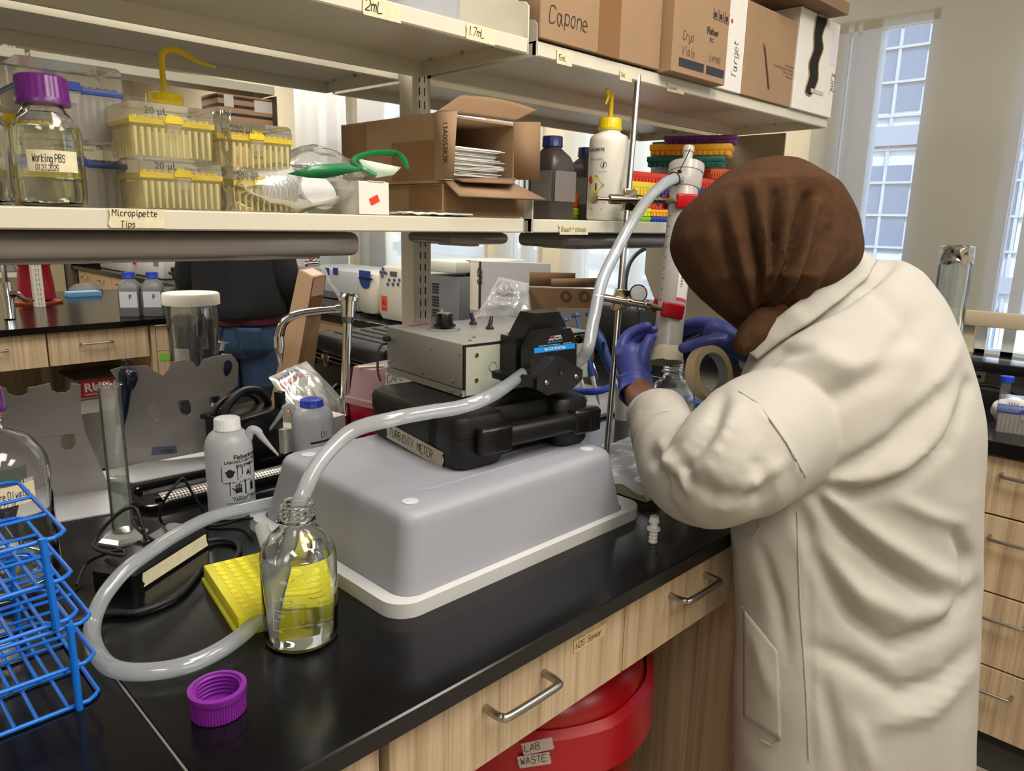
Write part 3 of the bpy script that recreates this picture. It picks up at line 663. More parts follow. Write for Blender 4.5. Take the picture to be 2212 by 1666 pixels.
def gbottle(name,label,loc,Hh,R,lv=None,rz=0,cap=None,capm=None,group=None,nk=.0165,liq=None):
    t=thing(name,label,'bottle',loc,rz,group)
    O('glass_body',MB().lathe(bottle_profile(Hh,R,nk,nk+.006),48),glass,t,ang=60)
    if lv: O('liquid',MB().lathe(liquid_profile(R,lv,Hh),48),liq or water,t,ang=50)
    if cap:
        z=Hh-.020; r=.0265*nk/.0165
        O('cap',MB().lathe([(r+.001,z),(r+.001,z+.007),(r,z+.0075),(r-.001,z+.029),(r-.004,z+.0315),(0,z+.0315)],96,tw=lambda i,n,zz:1+(.022 if (i//2)%2 and zz>z+.0072 and zz<z+.03 else 0)),capm,t,ang=60)
    return t
purple=mat('purple_cap_plastic','#561762',.35)
b=onz(652,1374,Z); bt1=gbottle('reagent_bottle','open clear glass bottle of liquid with the pump tube dipped in it',(b.x,b.y,Z),.174,.0445,.112)
fr=mat('white_print_glass','#d8dcd8',.6)
def onbottle(t,R,px,py,txt,hh,m=fr,sgn=1):
    """printing wrapped on a vertical cylinder wall, at a pixel"""
    c=Vector(t.location); d=ray(px,py); dx=Vector((d.x,d.y)); o=Vector((CP.x-c.x,CP.y-c.y))
    A=dx.dot(dx); B=2*o.dot(dx); Cc=o.dot(o)-R*R; disc=B*B-4*A*Cc
    s=(-B-math.sqrt(max(0,disc)))/(2*A); P=CP+d*s; a0=math.atan2(P.y-c.y,P.x-c.x)
    mb=txt(Matrix.Identity(4)) if callable(txt) else ptext(txt,hh,Matrix.Identity(4)); q=MB()
    q.add([(( (R+.0004+v[2])*math.cos(a0+v[0]/R)),((R+.0004+v[2])*math.sin(a0+v[0]/R)),P.z-c.z+v[1]) for v in mb.v],mb.f)
    return q
for px,py,s in ((600,1334,'200'),(604,1298,'300'),(604,1262,'400')):
    O('graduation',onbottle(bt1,.0445,px,py,s,.0042),fr,bt1)
O('graduation',onbottle(bt1,.0445,592,1362,lambda M:MB().box(0,0,0,.0008,.05,.0001).box(0,.0,0,.012,.0006,.0001).box(0,.013,0,.008,.0136,.0001).box(0,.026,0,.012,.0266,.0001).box(0,.039,0,.008,.0396,.0001),0),fr,bt1)
# ---- silicone tubing
silicone=mixmat('silicone_tube','#eef4fa','#f6fafd',.18,.34,.50,.05,.10)
tw=thing('pump_tubing','long milky silicone tube running from the bottle through the pump head up to the column','tubing',(b.x,b.y,Z+.02))
T=[]
for px,py,dd in ((600,1372,.905),(607,1290,.900),(622,1190,.897),(640,1110,.885),(652,1075,.88),(690,1000,.90),(760,932,.93),(850,905,.95),(930,890,.985),(1000,878,1.02),(1070,850,1.06),(1128,815,1.10)): T.append(ond(px,py,dd))
a=onpl(*Zr((430,1150)),F0+nl*.045,nl); T[-1]=a
e=onpl(*Zr((1255,1020)),F0+nl*.03,nl)
T2=[e]+[ond(px,py,dd) for px,py,dd in ((1268,758,1.245),(1283,690,1.27),(1300,610,1.30),(1330,545,1.33),(1365,480,1.36),(1400,430,1.40),(1436,396,1.44),(1462,383,1.475))]
O('inlet_tube',MB().tube(T,.0098,20,sub=8),silicone,tw,world=True,ang=80)
O('outlet_tube',MB().tube(T2,.0105,20,sub=8),silicone,tw,world=True,ang=80)
tw=thing('loose_tubing','length of milky tubing looped over the bench beside the blue rack','tubing',(.3,.8,Z))
zt=Z+.0105
L=[onz(565,1140,Z+.06),onz(583,1195,Z+.052),onz(603,1255,Z+.04),onz(592,1310,Z+.022),onz(545,1352,zt+.002),onz(480,1402,zt),onz(400,1438,zt),onz(310,1452,zt),onz(240,1442,zt),onz(205,1400,zt),onz(200,1350,zt+.002),onz(222,1292,zt+.016),onz(268,1235,Z+.044),onz(320,1195,Z+.051),onz(385,1153,Z+.050),onz(455,1118,Z+.044),onz(530,1098,Z+.037),onz(590,1085,Z+.032),onz(650,1075,Z+.025)]
L[3]=onz(604,1290,Z+.03)
O('tube_length',MB().tube(L[:3]+[onz(590,1300,Z+.022)]+L[4:],.0098,18,sub=6),silicone,tw,world=True,ang=80)
dk=mat('tube_print','#3a4044',.6)
# ---- yellow 80 place rack
yl=mat('yellow_plastic','#d2cb22',.4,trans=0,sss=.0); 
A=onz(514,1336,Z+.026); B_=onz(418,1190,Z+.026); Cc=onz(566,1155,Z+.026)
ux=(B_-A); ly=ux.length; ux.normalize(); rz=math.atan2(ux.y,ux.x)
t=thing('tube_cooling_rack','yellow dimpled plastic tube rack behind the open bottle','tube rack',(A.x,A.y,Z),rz)
Lx,Wy=.168,-.122
O('rack_body',MB().box(0,Wy,.006,Lx,0,.026,r=.0025,seg=2),yl,t); O('rack_base',MB().box(-.003,Wy-.003,.0003,Lx+.003,.003,.0065,r=.001),yl,t)
mb=MB()
for i in range(11):
    for j in range(7): mb.lathe([(.0058,.0255),(.0058,.0268),(.0049,.0270),(.0043,.0262),(0,.0260)],14,Matrix.Translation((.010+i*.0148,Wy+.013+j*.0155,0)))
o=O('well_rings',mb,mat('yellow_plastic_ring','#e0d636',.35),t)
# ---- purple cap
c=onz(473,1536,Z); t=thing('screw_cap','purple screw cap lying open side up on the black bench','bottle cap',(c.x,c.y,Z))
pr=[(0,.0012),(.024,0),(.0262,.0015),(.0262,.0205),(.0278,.0208),(.0285,.0225),(.0285,.0285),(.0262,.0292),(.0238,.0290)]
z=.027
while z>.008: pr+=[(.0236,z),(.0216,z-.001),(.0216,z-.002),(.0236,z-.003)]; z-=.0045
pr+=[(.0236,.004),(.012,.004),(.0115,.006),(.0105,.006),(.0100,.0035),(0,.0035)]
O('cap_shell',MB().lathe(pr,120,tw=lambda i,n,zz:1),mat('purple_cap_plastic2','#74208a',.35),t,ang=50)
mb=MB()
for i in range(60):
    a=2*PI*i/60; mb.cyl((.0262*math.cos(a),.0262*math.sin(a),.001),(.0262*math.cos(a),.0262*math.sin(a),.0205),.0009,n=6)
O('grip_ribs',mb,mat('purple_cap_plastic2'),t)
# ---- barbed connector
c=onz(1410,1173,Z); t=thing('tube_connector','small white barbed tube connector standing upright near the bench edge','tube connector',(c.x,c.y,Z))
O('connector_body',MB().lathe([(.0055,0),(.0068,.001),(.0075,.003),(.0055,.007),(.0065,.0075),(.0073,.0095),(.0055,.013),(.0062,.0135),(.007,.0155),(.0058,.019),(.0062,.0225),(.0105,.0227),(.0105,.0262),(.0060,.0265),(.0055,.036),(.0085,.0362),(.0065,.0455),(.0048,.0455),(.0045,.03),(0,.03)],20),mat('nylon_white','#dfe3e6',.4),t)
# ---- graduated cylinder
c=onz(268,1163,Z); t=thing('graduated_cylinder','tall clear graduated cylinder on a six-sided foot beside the wash bottle','graduated cylinder',(c.x,c.y,Z))
acr=mixmat('clear_polymer','#e9ece6','#f6f8f6',.05,.04,.91,.05,.06)
O('foot',MB().lathe([(.036,0),(.037,.004),(.030,.009),(.016,.013),(0,.013)],6),mixmat('clear_polymer_foot','#d0d2cc','#dfe3df',.35,.1,.55,.08,.12),t,ang=20)
O('cylinder_wall',MB().lathe([(.0155,.010),(.0155,.243),(.0185,.246),(.019,.2475),(.0172,.2478),(.0145,.243),(.0145,.014),(0,.0135)],40,Matrix.Translation((0,0,.0)),tw=lambda i,n,z:1+(.22*max(0,1-abs(((i-22)%n)-n/2+n/2-0)/2.2) if z>.244 else 0)),acr,t)
O('cylinder_liquid',MB().lathe([(0,.0142),(.0143,.0142),(.0143,.10),(0,.099)],32),mixmat('clear_liquid','#c9ccc6','#e6eae8',.08,.04,.88,.08,.03),t)
mb=MB()
a0=math.atan2(-c.y,-c.x)+.55
for k in range(60):
    z=.035+k*.0031; w=.30 if k%5==0 else .18
    if k%10==0: w=.45
    mb.add([(.0157*math.cos(a0+u),.0157*math.sin(a0+u),z+h_) for h_ in (0,.0006) for u in (0,w*.5,w)],[(0,1,4,3),(1,2,5,4)])
O('graduation',mb,mat('grad_print','#8b8f88',.6),t)
# ---- wash bottles
def washbottle(name,label,loc,R,Hb,capm,spa,bm,capR=.019,rz=0,fill=None,ym=False,L=.075,drop=.055,neckR=None):
    """squeeze bottle with a moulded side spout"""
    t=thing(name,label,'wash bottle',loc,rz); nR=neckR or capR-.002
    O('bottle_body',MB().lathe([(0,.002),(R*.8,.001),(R*.97,.003),(R,.009),(R,Hb*.66),(R*.985,Hb*.72),(R*.93,Hb*.78),(R*.8,Hb*.835),(nR+.004,Hb*.875),(nR,Hb*.885),(nR,Hb*.9),(0,Hb*.9)],44),bm,t,ang=60)
    O('screw_cap',MB().lathe([(capR+.001,Hb*.885),(capR+.001,Hb*.895),(capR,Hb*.90),(capR-.0006,Hb*.99),(capR-.003,Hb),(0,Hb)],90,tw=lambda i,n,z:1+(.02 if (i//2)%2 and z>Hb*.897 and z<Hb*.995 else 0)),capm,t,ang=60)
    ca,sa=math.cos(spa),math.sin(spa); z0=Hb*.80
    P=[(R*.80*ca,R*.80*sa,z0-.012),(R*.92*ca,R*.92*sa,z0+.006),((R+.002)*ca,(R+.002)*sa,z0+.012),((R+.011)*ca,(R+.011)*sa,z0+.008),((R+.017)*ca,(R+.017)*sa,z0-.002),((R+L)*ca,(R+L)*sa,z0-drop)]
    O('spout',MB().tube(P,[.0065,.0075,.0075,.0068,.0052,.0017],14,sub=5),bm,t,ang=60); return t
c=onz(503,1108,Z); fz=washbottle('wash_bottle','milky wash bottle with printed laboratory protection symbols','',.0,.0,None,0,None) if 0 else washbottle('wash_bottle','milky wash bottle with printed protective equipment symbols and white cap',(c.x,c.y,Z),.0385,.170,mat('milky_cap','#cfd1d2',.45,trans=0),math.radians(-38),ppb,.021,L=.042,drop=.034)
pk=mat('bottle_print','#17181a',.5)
pos=[(504,994,'Fisherbrand',.0078),(484,1004,'LABORATORY PROTECTION',.0050),(510,1011,'EQUIPMENT',.0050),(482,1046,'Goggles & Shield     Lab Coat & Apron',.0022),(502,1077,'Proper Gloves        Extinguisher',.0022),(504,1084,'TARGET ORGANS',.0052),(490,1090,'Central Nervous System, Liver, Kidney',.0024)]
for px,py,s,hh in pos: O('lettering',onbottle(fz,.0385,px,py,lambda M,s=s,hh=hh:ptext(s,hh,M,bold=hh*.035),hh),pk,fz)
def icon(M,k):
    q=MB(); w=.0135; h=.0125; e=.0006
    for a,b in (((0,0),(w,0)),((w,0),(w,h)),((w,h),(0,h)),((0,h),(0,0))):
        q.box(min(a[0],b[0])-e/2,min(a[1],b[1])-e/2,0,max(a[0],b[0])+e/2,max(a[1],b[1])+e/2,.0001)
    if k==0:
        q.add([(.007+.0035*math.cos(a/8*2*PI),.0065+.0042*math.sin(a/8*2*PI),0) for a in range(8)],[tuple(range(8))]); q.box(.003,.007,0,.0115,.0085,.0001)
    elif k==1: q.box(.004,.003,0,.0048,.0105,.0001); q.add([(.002,.001,0),(.012,.0115,0),(.0123,.0112,0),(.0023,.0007,0)],[(0,1,2,3)]); q.add([(.008,.002,0),(.013,.002,0),(.0105,.007,0)],[(0,1,2)])
    elif k==2:
        q.box(.0045,.0015,0,.0105,.006,.0001)
        for i in range(4): q.box(.0047+i*.0015,.006,0,.0057+i*.0015,.0105-(i in(0,3))*.001,.0001)
        q.add([(.0045,.003,0),(.0045,.005,0),(.0022,.0075,0),(.0018,.0065,0)],[(0,1,2,3)])
    else: q.box(.005,.0015,0,.009,.009,.0001); q.box(.0062,.009,0,.0078,.0108,.0001)
    return q
for px,py,k in ((480,1040,0),(514,1034,1),(498,1071,2),(532,1065,3)): q_=icon(Matrix.Identity(4),k); q_.v=[(v[0]*1.85,v[1]*1.85,v[2]) for v in q_.v]; O('symbol',onbottle(fz,.0385,px,py,lambda M,q_=q_:q_,0),pk,fz)
c=onz(678,990,Z); dz=washbottle('wash_bottle','milky wash bottle marked DI with a ribbed blue cap, behind the tub',(c.x,c.y,Z),.043,.130,mat('blue_cap','#1338b4',.4),math.radians(150),ppb,.0235,L=.058,drop=.056)
O('lettering',onbottle(dz,.043,694,945,lambda M:hand('DI',.011,M,.12,.3),0),pk,dz)
# ================================================================ near bench: the rest
def cable(name,label,pts,r,m=None,cat='cable',sub=6,zoff=0):
    t=thing(name,label,cat,tuple(pts[0])); O('cord',MB().tube(pts,r,8,sub=sub),m or blackr,t,world=True,ang=80); return t
def sheet(outl,holes,thick,name,m,parent,P0,n,world=True):
    """flat sheet with real holes; outlines picked on a plane"""
    n=Vector(n).normalized(); u=n.cross(Vector((0,0,1))).normalized(); v=u.cross(n) if abs(n.z)<.99 else Vector((0,1,0))
    P0=Vector(P0); cu=bpy.data.curves.new('t','CURVE'); cu.dimensions='2D'; cu.fill_mode='BOTH'; cu.extrude=thick/2
    for pl in [outl]+holes:
        Q=[onpl(x,y,P0,n)-P0 for x,y in pl]; s=cu.splines.new('POLY'); s.points.add(len(Q)-1); s.use_cyclic_u=True
        for k,q in enumerate(Q): s.points[k].co=(q.dot(u),q.dot(v),0,1)
    ob=bpy.data.objects.new('t',cu); COL.objects.link(ob); dg=bpy.context.evaluated_depsgraph_get(); dg.update()
    me=bpy.data.meshes.new_from_object(ob.evaluated_get(dg)); w=u.cross(v)
    mb=MB().add([P0+u*q.co.x+v*q.co.y+w*q.co.z for q in me.vertices],[tuple(p.vertices) for p in me.polygons])
    bpy.data.objects.remove(ob); bpy.data.curves.remove(cu); bpy.data.meshes.remove(me)
    return O(name,mb,m,parent,world=world)
def oval(x0,y0,x1,y1,sk=0,n=18):
    return [((x0+x1)/2+(x1-x0)/2*math.cos(2*PI*k/n)+sk*math.sin(-2*PI*k/n),(y0+y1)/2+(y1-y0)/2*math.copysign(abs(math.sin(2*PI*k/n))**.8,math.sin(2*PI*k/n))) for k in range(n)]
# ---- blue wire racks
bluew=mat('blue_coated_wire','#0f66c8',.35)
def wirerack(label,loc,ry,L=.25,D=.205,hs=(.003,.047,.092)):
    t=thing('wire_tube_rack',label,'tube rack',loc,rot=(0,ry,0)); r=.0024
    for k,z in enumerate(hs):
        c=.012; lp=[(0,c,z),(0,D-c,z),(-c*.4,D-c*.4,z),(-c,D,z),(-L+c,D,z),(-L,D-c,z),(-L,c,z),(-L+c,0,z),(-c,0,z),(-c*.4,c*.4,z)]
        o=O('shelf_frame',MB().tube(lp,r,8,closed=True),bluew,t,ang=80)
        q=MB()
        for f in (.34,.66): q.cyl((-L,D*f,z),(0,D*f,z),r*.85,n=8)
        if k<2:
            for i in range(9):
                x=-.030-i*.0235
                if k==0 and i%2 and i<2: x-=.004
                q.cyl((x,0,z-.003),(x,D,z-.003),r*.85,n=8)
        else:
            for i in range(4,9): x=-.03-i*.0235; q.cyl((x,0,z-.003),(x,D,z-.003),r*.85,n=8)
        O('cross_wires',q,bluew,o)
    for x,y in ((-.022,-.004),(-.030,D+.004),(-L+.022,-.004),(-L+.03,D+.004)):
        O('corner_post',MB().cyl((x,y,0),(x,y,hs[2]+.004),.0036,n=10),bluew,t)
    return t
wirerack('blue wire tube rack standing on the black bench, the lower of the stacked pair',(.187,.785,Z),0)
wirerack('blue wire tube rack stacked on top of the other blue rack',(.176,.785,Z+.0975),-.03)
# ---- 2 L bottle
b=onz(12,1255,Z); bb=gbottle('reagent_bottle','large clear glass bottle with purple cap and handwritten water tape behind the blue racks',(b.x,b.y,Z),.262,.068,.03,cap=True,capm=purple,nk=.0165)
wp=mat('bottle_print_patch','#4a5248',.6)
def wrap(t,R,px,py,fn,m,name='label_patch'): return O(name,onbottle(t,R,px,py,fn,0),m,t)
def patch(w,h,n=12,th=.0003):
    def f(M):
        q=MB(); v=[(w*i/n,y,th) for i in range(n+1) for y in (0,h)]; return q.add(v,[(2*i,2*i+2,2*i+3,2*i+1) for i in range(n)])
    return f
wrap(bb,.0682,-28,1062,patch(.046,.024),wp); wrap(bb,.0686,44,1047,lambda M:ptext('1800',.0065,M),fr,'lettering')
wrap(bb,.0684,-30,1105,patch(.058,.027),TAPE,'tape_label'); wrap(bb,.069,-14,1086,lambda M:hand('pure DI water',.009,M@Matrix.Diagonal((.62,1,1,1)),.12,.5),mat('ink_blue','#22264f',.6),'lettering'); wrap(bb,.069,-8,1105,lambda M:hand('12.12.24',.007,M@Matrix.Diagonal((.7,1,1,1)),.12,.5),mat('ink_blue'),'lettering')
# ---- power adapter brick with tape and its cables
a=onz(205,1268,Z); b=onz(372,1168,Z); d=(b-a); t=thing('power_adapter','black mains power adapter with a strip of tape along its edge','power adapter',(a.x,a.y,Z),math.atan2(d.y,d.x))
L=d.length; mb=MB(); 
mb=loft([rrect(-.005,-.068,L,.0,.006,.0,3),rrect(-.005,-.068,L,.0,.006,.026,3),rrect(.002,-.060,L-.006,-.006,.008,.034,3)])
O('adapter_body',mb,blks,t)
tape(t,frame((.012,-.0688,.004),(1,0,0),(0,0,1)),L-.02,.020,None,world=False)
O('cord_relief',MB().cyl((L,-.03,.016),(L+.025,-.03,.014),.006,.004,n=12),blackr,t)
cable('cable','thick black cord curving on the bench from the power adapter',[onz(345,1222,Z+.012),onz(400,1185,Z+.01),onz(470,1165,Z+.006),onz(515,1178,Z+.005),onz(500,1215,Z+.005),onz(440,1225,Z+.005),onz(420,1250,Z+.005),onz(380,1290,Z+.005),onz(300,1322,Z+.005),onz(225,1326,Z+.005),onz(150,1345,Z+.005)],.0042)
cable('cable','thin black lead looping up over the power adapter beside the graduated cylinder',[onz(165,1265,Z+.004),onz(190,1215,Z+.02),onz(245,1192,Z+.045),onz(268,1190,Z+.05),onz(262,1200,Z+.048),onz(215,1190,Z+.045),onz(202,1175,Z+.045),onz(220,1145,Z+.06),onz(262,1105,Z+.085),onz(292,1098,Z+.09),onz(305,1130,Z+.07),onz(318,1168,Z+.045)],.0026)
cable('cable','thin black lead rising to a sharp loop in front of the wash bottle',[onz(315,1175,Z+.04),onz(305,1130,Z+.05),onz(285,1118,Z+.052),onz(300,1145,Z+.045),onz(350,1172,Z+.03),onz(430,1160,Z+.012),onz(400,1140,Z+.012),onz(352,1130,Z+.012),onz(346,1105,Z+.04),onz(362,1070,Z+.07),onz(388,1038,Z+.09),onz(398,1036,Z+.09),onz(415,1065,Z+.06),onz(440,1105,Z+.02),onz(453,1122,Z+.004)],.0024)
cable('cable','black lead running flat from the tub rim toward the looped cords',[onz(545,1120,Z+.022),onz(520,1122,Z+.01),onz(470,1135,Z+.004),onz(400,1135,Z+.004),onz(352,1150,Z+.004),onz(354,1175,Z+.004)],.0025)
# ---- trough sink with a knurled steel strip
t=thing('bench_trough','long raised-edge black trough sink let into the bench behind the wash bottle','sink',(.70,1.34,Z))
rg=[]
for q,z in ((0,.0005),(.0,.009),(.004,.012),(.012,.012),(.016,.009),(.017,.001)): rg.append([(p[0]-.70,p[1]-1.34,p[2]) for p in rrect(.395+q,1.262+q,1.10-q,1.395-q,.03-q*.4,z,6)])
O('trough_rim',loft(rg,False,True),blkg,t)
mm=bpy.data.materials.new('knurled_steel'); mm.use_nodes=True; nn=mm.node_tree.nodes; ll=mm.node_tree.links; ck=nn.new('ShaderNodeTexChecker'); ck.inputs['Scale'].default_value=240
tcn=nn.new('ShaderNodeTexCoord'); mpn=nn.new('ShaderNodeMapping'); mpn.inputs['Rotation'].default_value=(0,0,math.radians(45)); mpn.inputs['Scale'].default_value=(1,1,0); ll.new(tcn.outputs['Object'],mpn.inputs[0]); ll.new(mpn.outputs[0],ck.inputs[0])
ck.inputs[1].default_value=(.75,.72,.66,1); ck.inputs[2].default_value=(.10,.09,.08,1); pb=nn['Principled BSDF']; ll.new(ck.outputs[0],pb.inputs['Base Color']); pb.inputs['Metallic'].default_value=.8; pb.inputs['Roughness'].default_value=.35
O('steel_grate',MB().grid(lambda u,v:(-.265+.60*u,-.062+.055*v,.004+.012*math.sin(PI*v)),40,8),mm,t)
# ---- clear angled pipette holders
smoke=mixmat('smoky_plastic','#b5b1b2','#c4c0c2',.60,.14,.26,.05,.12); basep=mat('brushed_alu_base','#b9babd',.3,.0,bump=.05,bscale=300)
def holder(label,base,lower,upper,holes,uph,front,P0,n1,P1,n2,sticker=None):
    t=thing('pipette_holder',label,'pipette holder',tuple(P0))
    B=[onz(x,y,Z+.003) for x,y in base]; k=len(B); dn=[q-Vector((0,0,.0025)) for q in B]
    O('base_plate',MB().add(B+dn,[tuple(range(k)),tuple(range(k,2*k))[::-1]]+[(i,i+k,(i+1)%k+k,(i+1)%k) for i in range(k)]),basep,t,world=True)
    lo=sheet(lower,holes,.003,'slotted_panel',smoke,t,P0,n1)
    sheet(upper,uph,.003,'upper_flange',smoke,t,P1,n2)
    if sticker:
        P=[onpl(x,y,Vector(P0)+Vector(n1).normalized()*.003,n1) for x,y in sticker]; s=O('maker_sticker',MB().add(P,[(0,1,2,3)]),mat('sticker_blue_grey','#5a6377',.4),lo); 
        M_=Minv(t); s.data.transform(M_); d=P[1]-P[0]
        q=ptext('VWR',.0075,frame(P[3]*.62+P[2]*.38+Vector((0,0,.003)),d,(0,0,1))); q.v=[tuple(M_@(Vector(v)+Vector(n1).normalized()*.0006)) for v in q.v]; O('lettering',q,mat('print_navy','#20305c',.5),lo)
    return t
P0=onz(330,1000,Z); n1=Vector((-.33,-.94,.0)).normalized(); 
holder('smoky clear pipette holder with two pipettes hanging on it, behind the graduated cylinder',
 [(212,1020),(441,972),(470,1000),(450,1010),(287,1042),(230,1040)],
 [(204,992),(249,880),(489,852),(489,966),(216,1020)],
 [(249,881),(250,818),(238,800),(262,792),(318,790),(330,800),(352,812),(364,798),(370,782),(405,776),(418,784),(425,795),(434,788),(440,776),(470,768),(500,765),(515,785),(514,832),(489,853)],
 [oval(320,868,346,909,-4),oval(386,858,412,898,-4),oval(453,850,478,885,-4)],[],None,P0,n1,P0+n1*.004,n1,[(330,966),(381,963),(383,979),(327,984)])
P1=onz(180,1068,Z)
holder('smoky clear pipette holder with one hole and notched top, left of the graduated cylinder',
 [(60,1080),(232,1058),(285,1080),(250,1106),(120,1128),(40,1140)],
 [(-60,1080),(-60,960),(184,934),(244,1068),(119,1077)],
 [(-60,960),(-60,840),(12,838),(18,850),(30,856),(48,856),(58,850),(60,838),(85,833),(108,828),(112,843),(125,849),(142,848),(151,842),(153,828),(174,831),(175,890),(184,934)],
 [oval(131,931,163,973,0)],[],None,P1,Vector((-.2,-.98,0)),P1+Vector((-.2,-.98,0))*.004,Vector((-.2,-.98,0)))
navy=mat('navy_plastic','#15213f',.3); navb=mat('mid_blue_plastic','#1c3d7c',.35)
def hangpip(label,hook,top,tip,dd,white=False):
    t=thing('pipette',label,'pipette',tuple(ond(*top,dd))); a=ond(*top,dd); h=ond(*hook,dd-.02); b=ond(*tip,dd)
    ax=(b-a).normalized(); 
    O('push_button',MB().cyl(a,a+ax*.004,.006 if white else .011,.006 if white else .012,n=24).cyl(a+ax*.004,a+ax*.026,.004,n=12).cyl(a,a+ax*.003,.010,n=20),mat('grey_white_button','#c9ccd0',.35) if white else mat('slate_button','#2f3f58',.25),t,world=True)
    O('pipette_body',MB().tube([a+ax*.020,a+ax*.03,a+ax*.045,a+ax*.10,a+ax*.13],[.0125,.0145,.0125,.0115,.008],20,sub=3),navy,t,world=True)
    O('finger_hook',MB().tube([a+ax*.026,h,h+ax*.018,h+ax*.028],[.008,.0105,.008,.003],14,sub=4),navy,t,world=True)
    O('nozzle',MB().tube([a+ax*.125,a+ax*.19],[.006,.0035],12),mat('nozzle_grey','#b9bcc0',.4),t,world=True); return t
hangpip('dark blue pipette with a slate push button hooked on the left of the smoky holder',(286,812),(276,776),(262,900),1.46)
hangpip('dark blue pipette with a pale push button hooked on the right of the smoky holder',(492,785),(482,738),(458,900),1.56,True)
# ---- black boxy lamp battery with a carrying handle
a=onz(505,985,Z);b=onz(600,985,Z)
P=onz(616,985,Z); t=thing('battery_box','black plastic battery box with an arched carrying handle behind the wash bottles','battery box',(P.x,P.y,Z),math.radians(18))
O('box_body',MB().box(-.125,.0,.0,0,.09,.105,r=.003).box(-.131,-.004,.098,.006,.096,.108,r=.002),blks,t)
P_=[(-.120,.04,.108),(-.110,.04,.128),(-.085,.04,.145),(-.058,.04,.150),(-.028,.04,.143),(-.008,.04,.125),(.0,.04,.108)]
O('carry_handle',MB().tube(P_,.0085,8,sub=4).tube([(x,y+.03,108/1000+(z-.108)*.7) for x,y,z in P_],.006,8,sub=4),blk,t)
O('handle_stop',MB().box(-.012,-.006,.10,.004,.012,.142,r=.002),blks,t)
# ---- faucet
fp=onz(742,945,Z); tf=pj(fp)[2]
def fq(x,y,dd=0): return ond(x,y,tf+dd)
t=thing('lab_faucet','chrome swan-neck laboratory faucet with ribbed hose outlet above the trough','faucet',(fp.x,fp.y,Z))
O('base_flange',MB().lathe([(.026,0),(.026,.006),(.017,.012),(.012,.05),(.0125,.055),(0,.055)],24),chrome,t)
O('riser_pipe',MB().tube([fq(742,942),fq(745,880),fq(749,760),fq(751,690)],.0105,16),chrome,t,world=True,ang=80)
O('riser_collar',MB().cyl(fq(744,900),fq(745,862),.0145,n=20).cyl(fq(745,866),fq(745,860),.0165,n=20),chrome,t,world=True)
O('vacuum_breaker',MB().cyl(fq(751,700),fq(752,686),.010,.016,20).cyl(fq(752,686),fq(753,650),.0155,.0175,20).cyl(fq(753,652),fq(753,643),.023,.0235,24).cyl(fq(753,643),fq(753,637),.0235,.019,24).cyl(fq(753,638),fq(753,634),.007,n=12),chrome,t,world=True,ang=30)
O('swan_neck',MB().tube([fq(748,668),fq(720,669),fq(690,671),fq(655,676),fq(628,685),fq(610,702),fq(602,725),fq(601,738)],.0093,18,sub=6),chrome,t,world=True,ang=80)
O('neck_nut',MB().cyl(fq(736,667),fq(727,668),.0115,n=16),chrome,t,world=True)
mb=MB().cyl(fq(602,728),fq(603,752),.0125,.0125,18).cyl(fq(603,752),fq(604,764),.0115,.009,8)
p0=fq(604,764);p1=fq(607,795)
for k in range(7): 
    q=p0.lerp(p1,k/7);q2=p0.lerp(p1,(k+.8)/7); mb.cyl(q,q2,.0098-.0006*k,.0078-.0006*k,14)
O('hose_nozzle',mb,chrome,t,world=True,ang=30)
# ---- sharps container
P=onz(806,958,Z); t=thing('sharps_container','red sharps container with cloudy lid between faucet and pump box','sharps container',(P.x,P.y+.0,Z),math.radians(8))
redp=mat('red_plastic','#a30d2c',.35); pk_=mixmat('pinkish_cloudy','#d9b9bd','#f0dfe0',.42,.3,.26,.03,.3)
O('container_base',loft([rrect(0,0,.12,.075,.008,.0,3),rrect(-.004,-.004,.124,.079,.008,.085,3)]),redp,t)
O('container_lid',loft([rrect(-.012,-.012,.132,.087,.01,.085,3),rrect(-.012,-.012,.132,.087,.01,.098,3),rrect(-.004,-.004,.124,.079,.01,.10,3),rrect(.004,.004,.116,.071,.01,.168,3)],False,True),pk_,t)
O('lid_clip',MB().box(.01,-.0145,.090,.022,-.0125,.094),mat('clip_red','#c2173a',.4),t)
tape(t,frame((-.002,.04,.170),(1,-.6,0),(0,1,.0)),.06,.02,None,world=False)
tp_=tape(t,frame((.035,-.0055,.125),(1,0,0),(0,0,1)),.10,.035,'CAPONE',.018,m=mat('label_white','#d9d3cc',.6),world=False,off=(.05,None))
O('lettering',hand('HARPS',.020,frame((.085,-.0056,.02),(0,0,1),(-1,0,0)),.1,.4),INK,t)
# ---- big black equipment case
P=onz(678,858,Z); Q=onz(840,918,Z); t=thing('equipment_case','large black ribbed equipment case with silver rails and latches behind the faucet','case',(P.x,P.y,Z),math.atan2((Q-P).y,(Q-P).x)); 
CL=.36
O('case_bottom',MB().box(0,0,0,CL,.30,.120,r=.006),blk,t); O('case_top',MB().box(0,0,.130,CL,.30,.188,r=.02,seg=4),blk,t)
O('silver_rail',MB().box(-.003,-.003,.118,CL+.003,.303,.122).box(-.003,-.003,.130,CL+.003,.303,.134),chrome,t)
mb=MB()
for k in range(6): mb.box(.05,.04+k*.042,.186,CL-.04,.055+k*.042,.1915,r=.002,seg=1)
O('lid_ribs',mb,blk,t)
for x in (.085,.31): O('latch',MB().box(x-.015,-.008,.105,x+.015,-.002,.138,r=.002),chrome,t)
O('handle',MB().tube([(.14,-.004,.06),(.14,-.018,.05),(.14,-.022,.03),(.16,-.022,.02),(.27,-.022,.02),(.29,-.022,.03),(.29,-.018,.05),(.29,-.004,.06)],.007,10,sub=3),blk,t)
O('corner_cap',MB().box(-.005,-.005,.10,.018,.02,.145,r=.003),chrome,t)
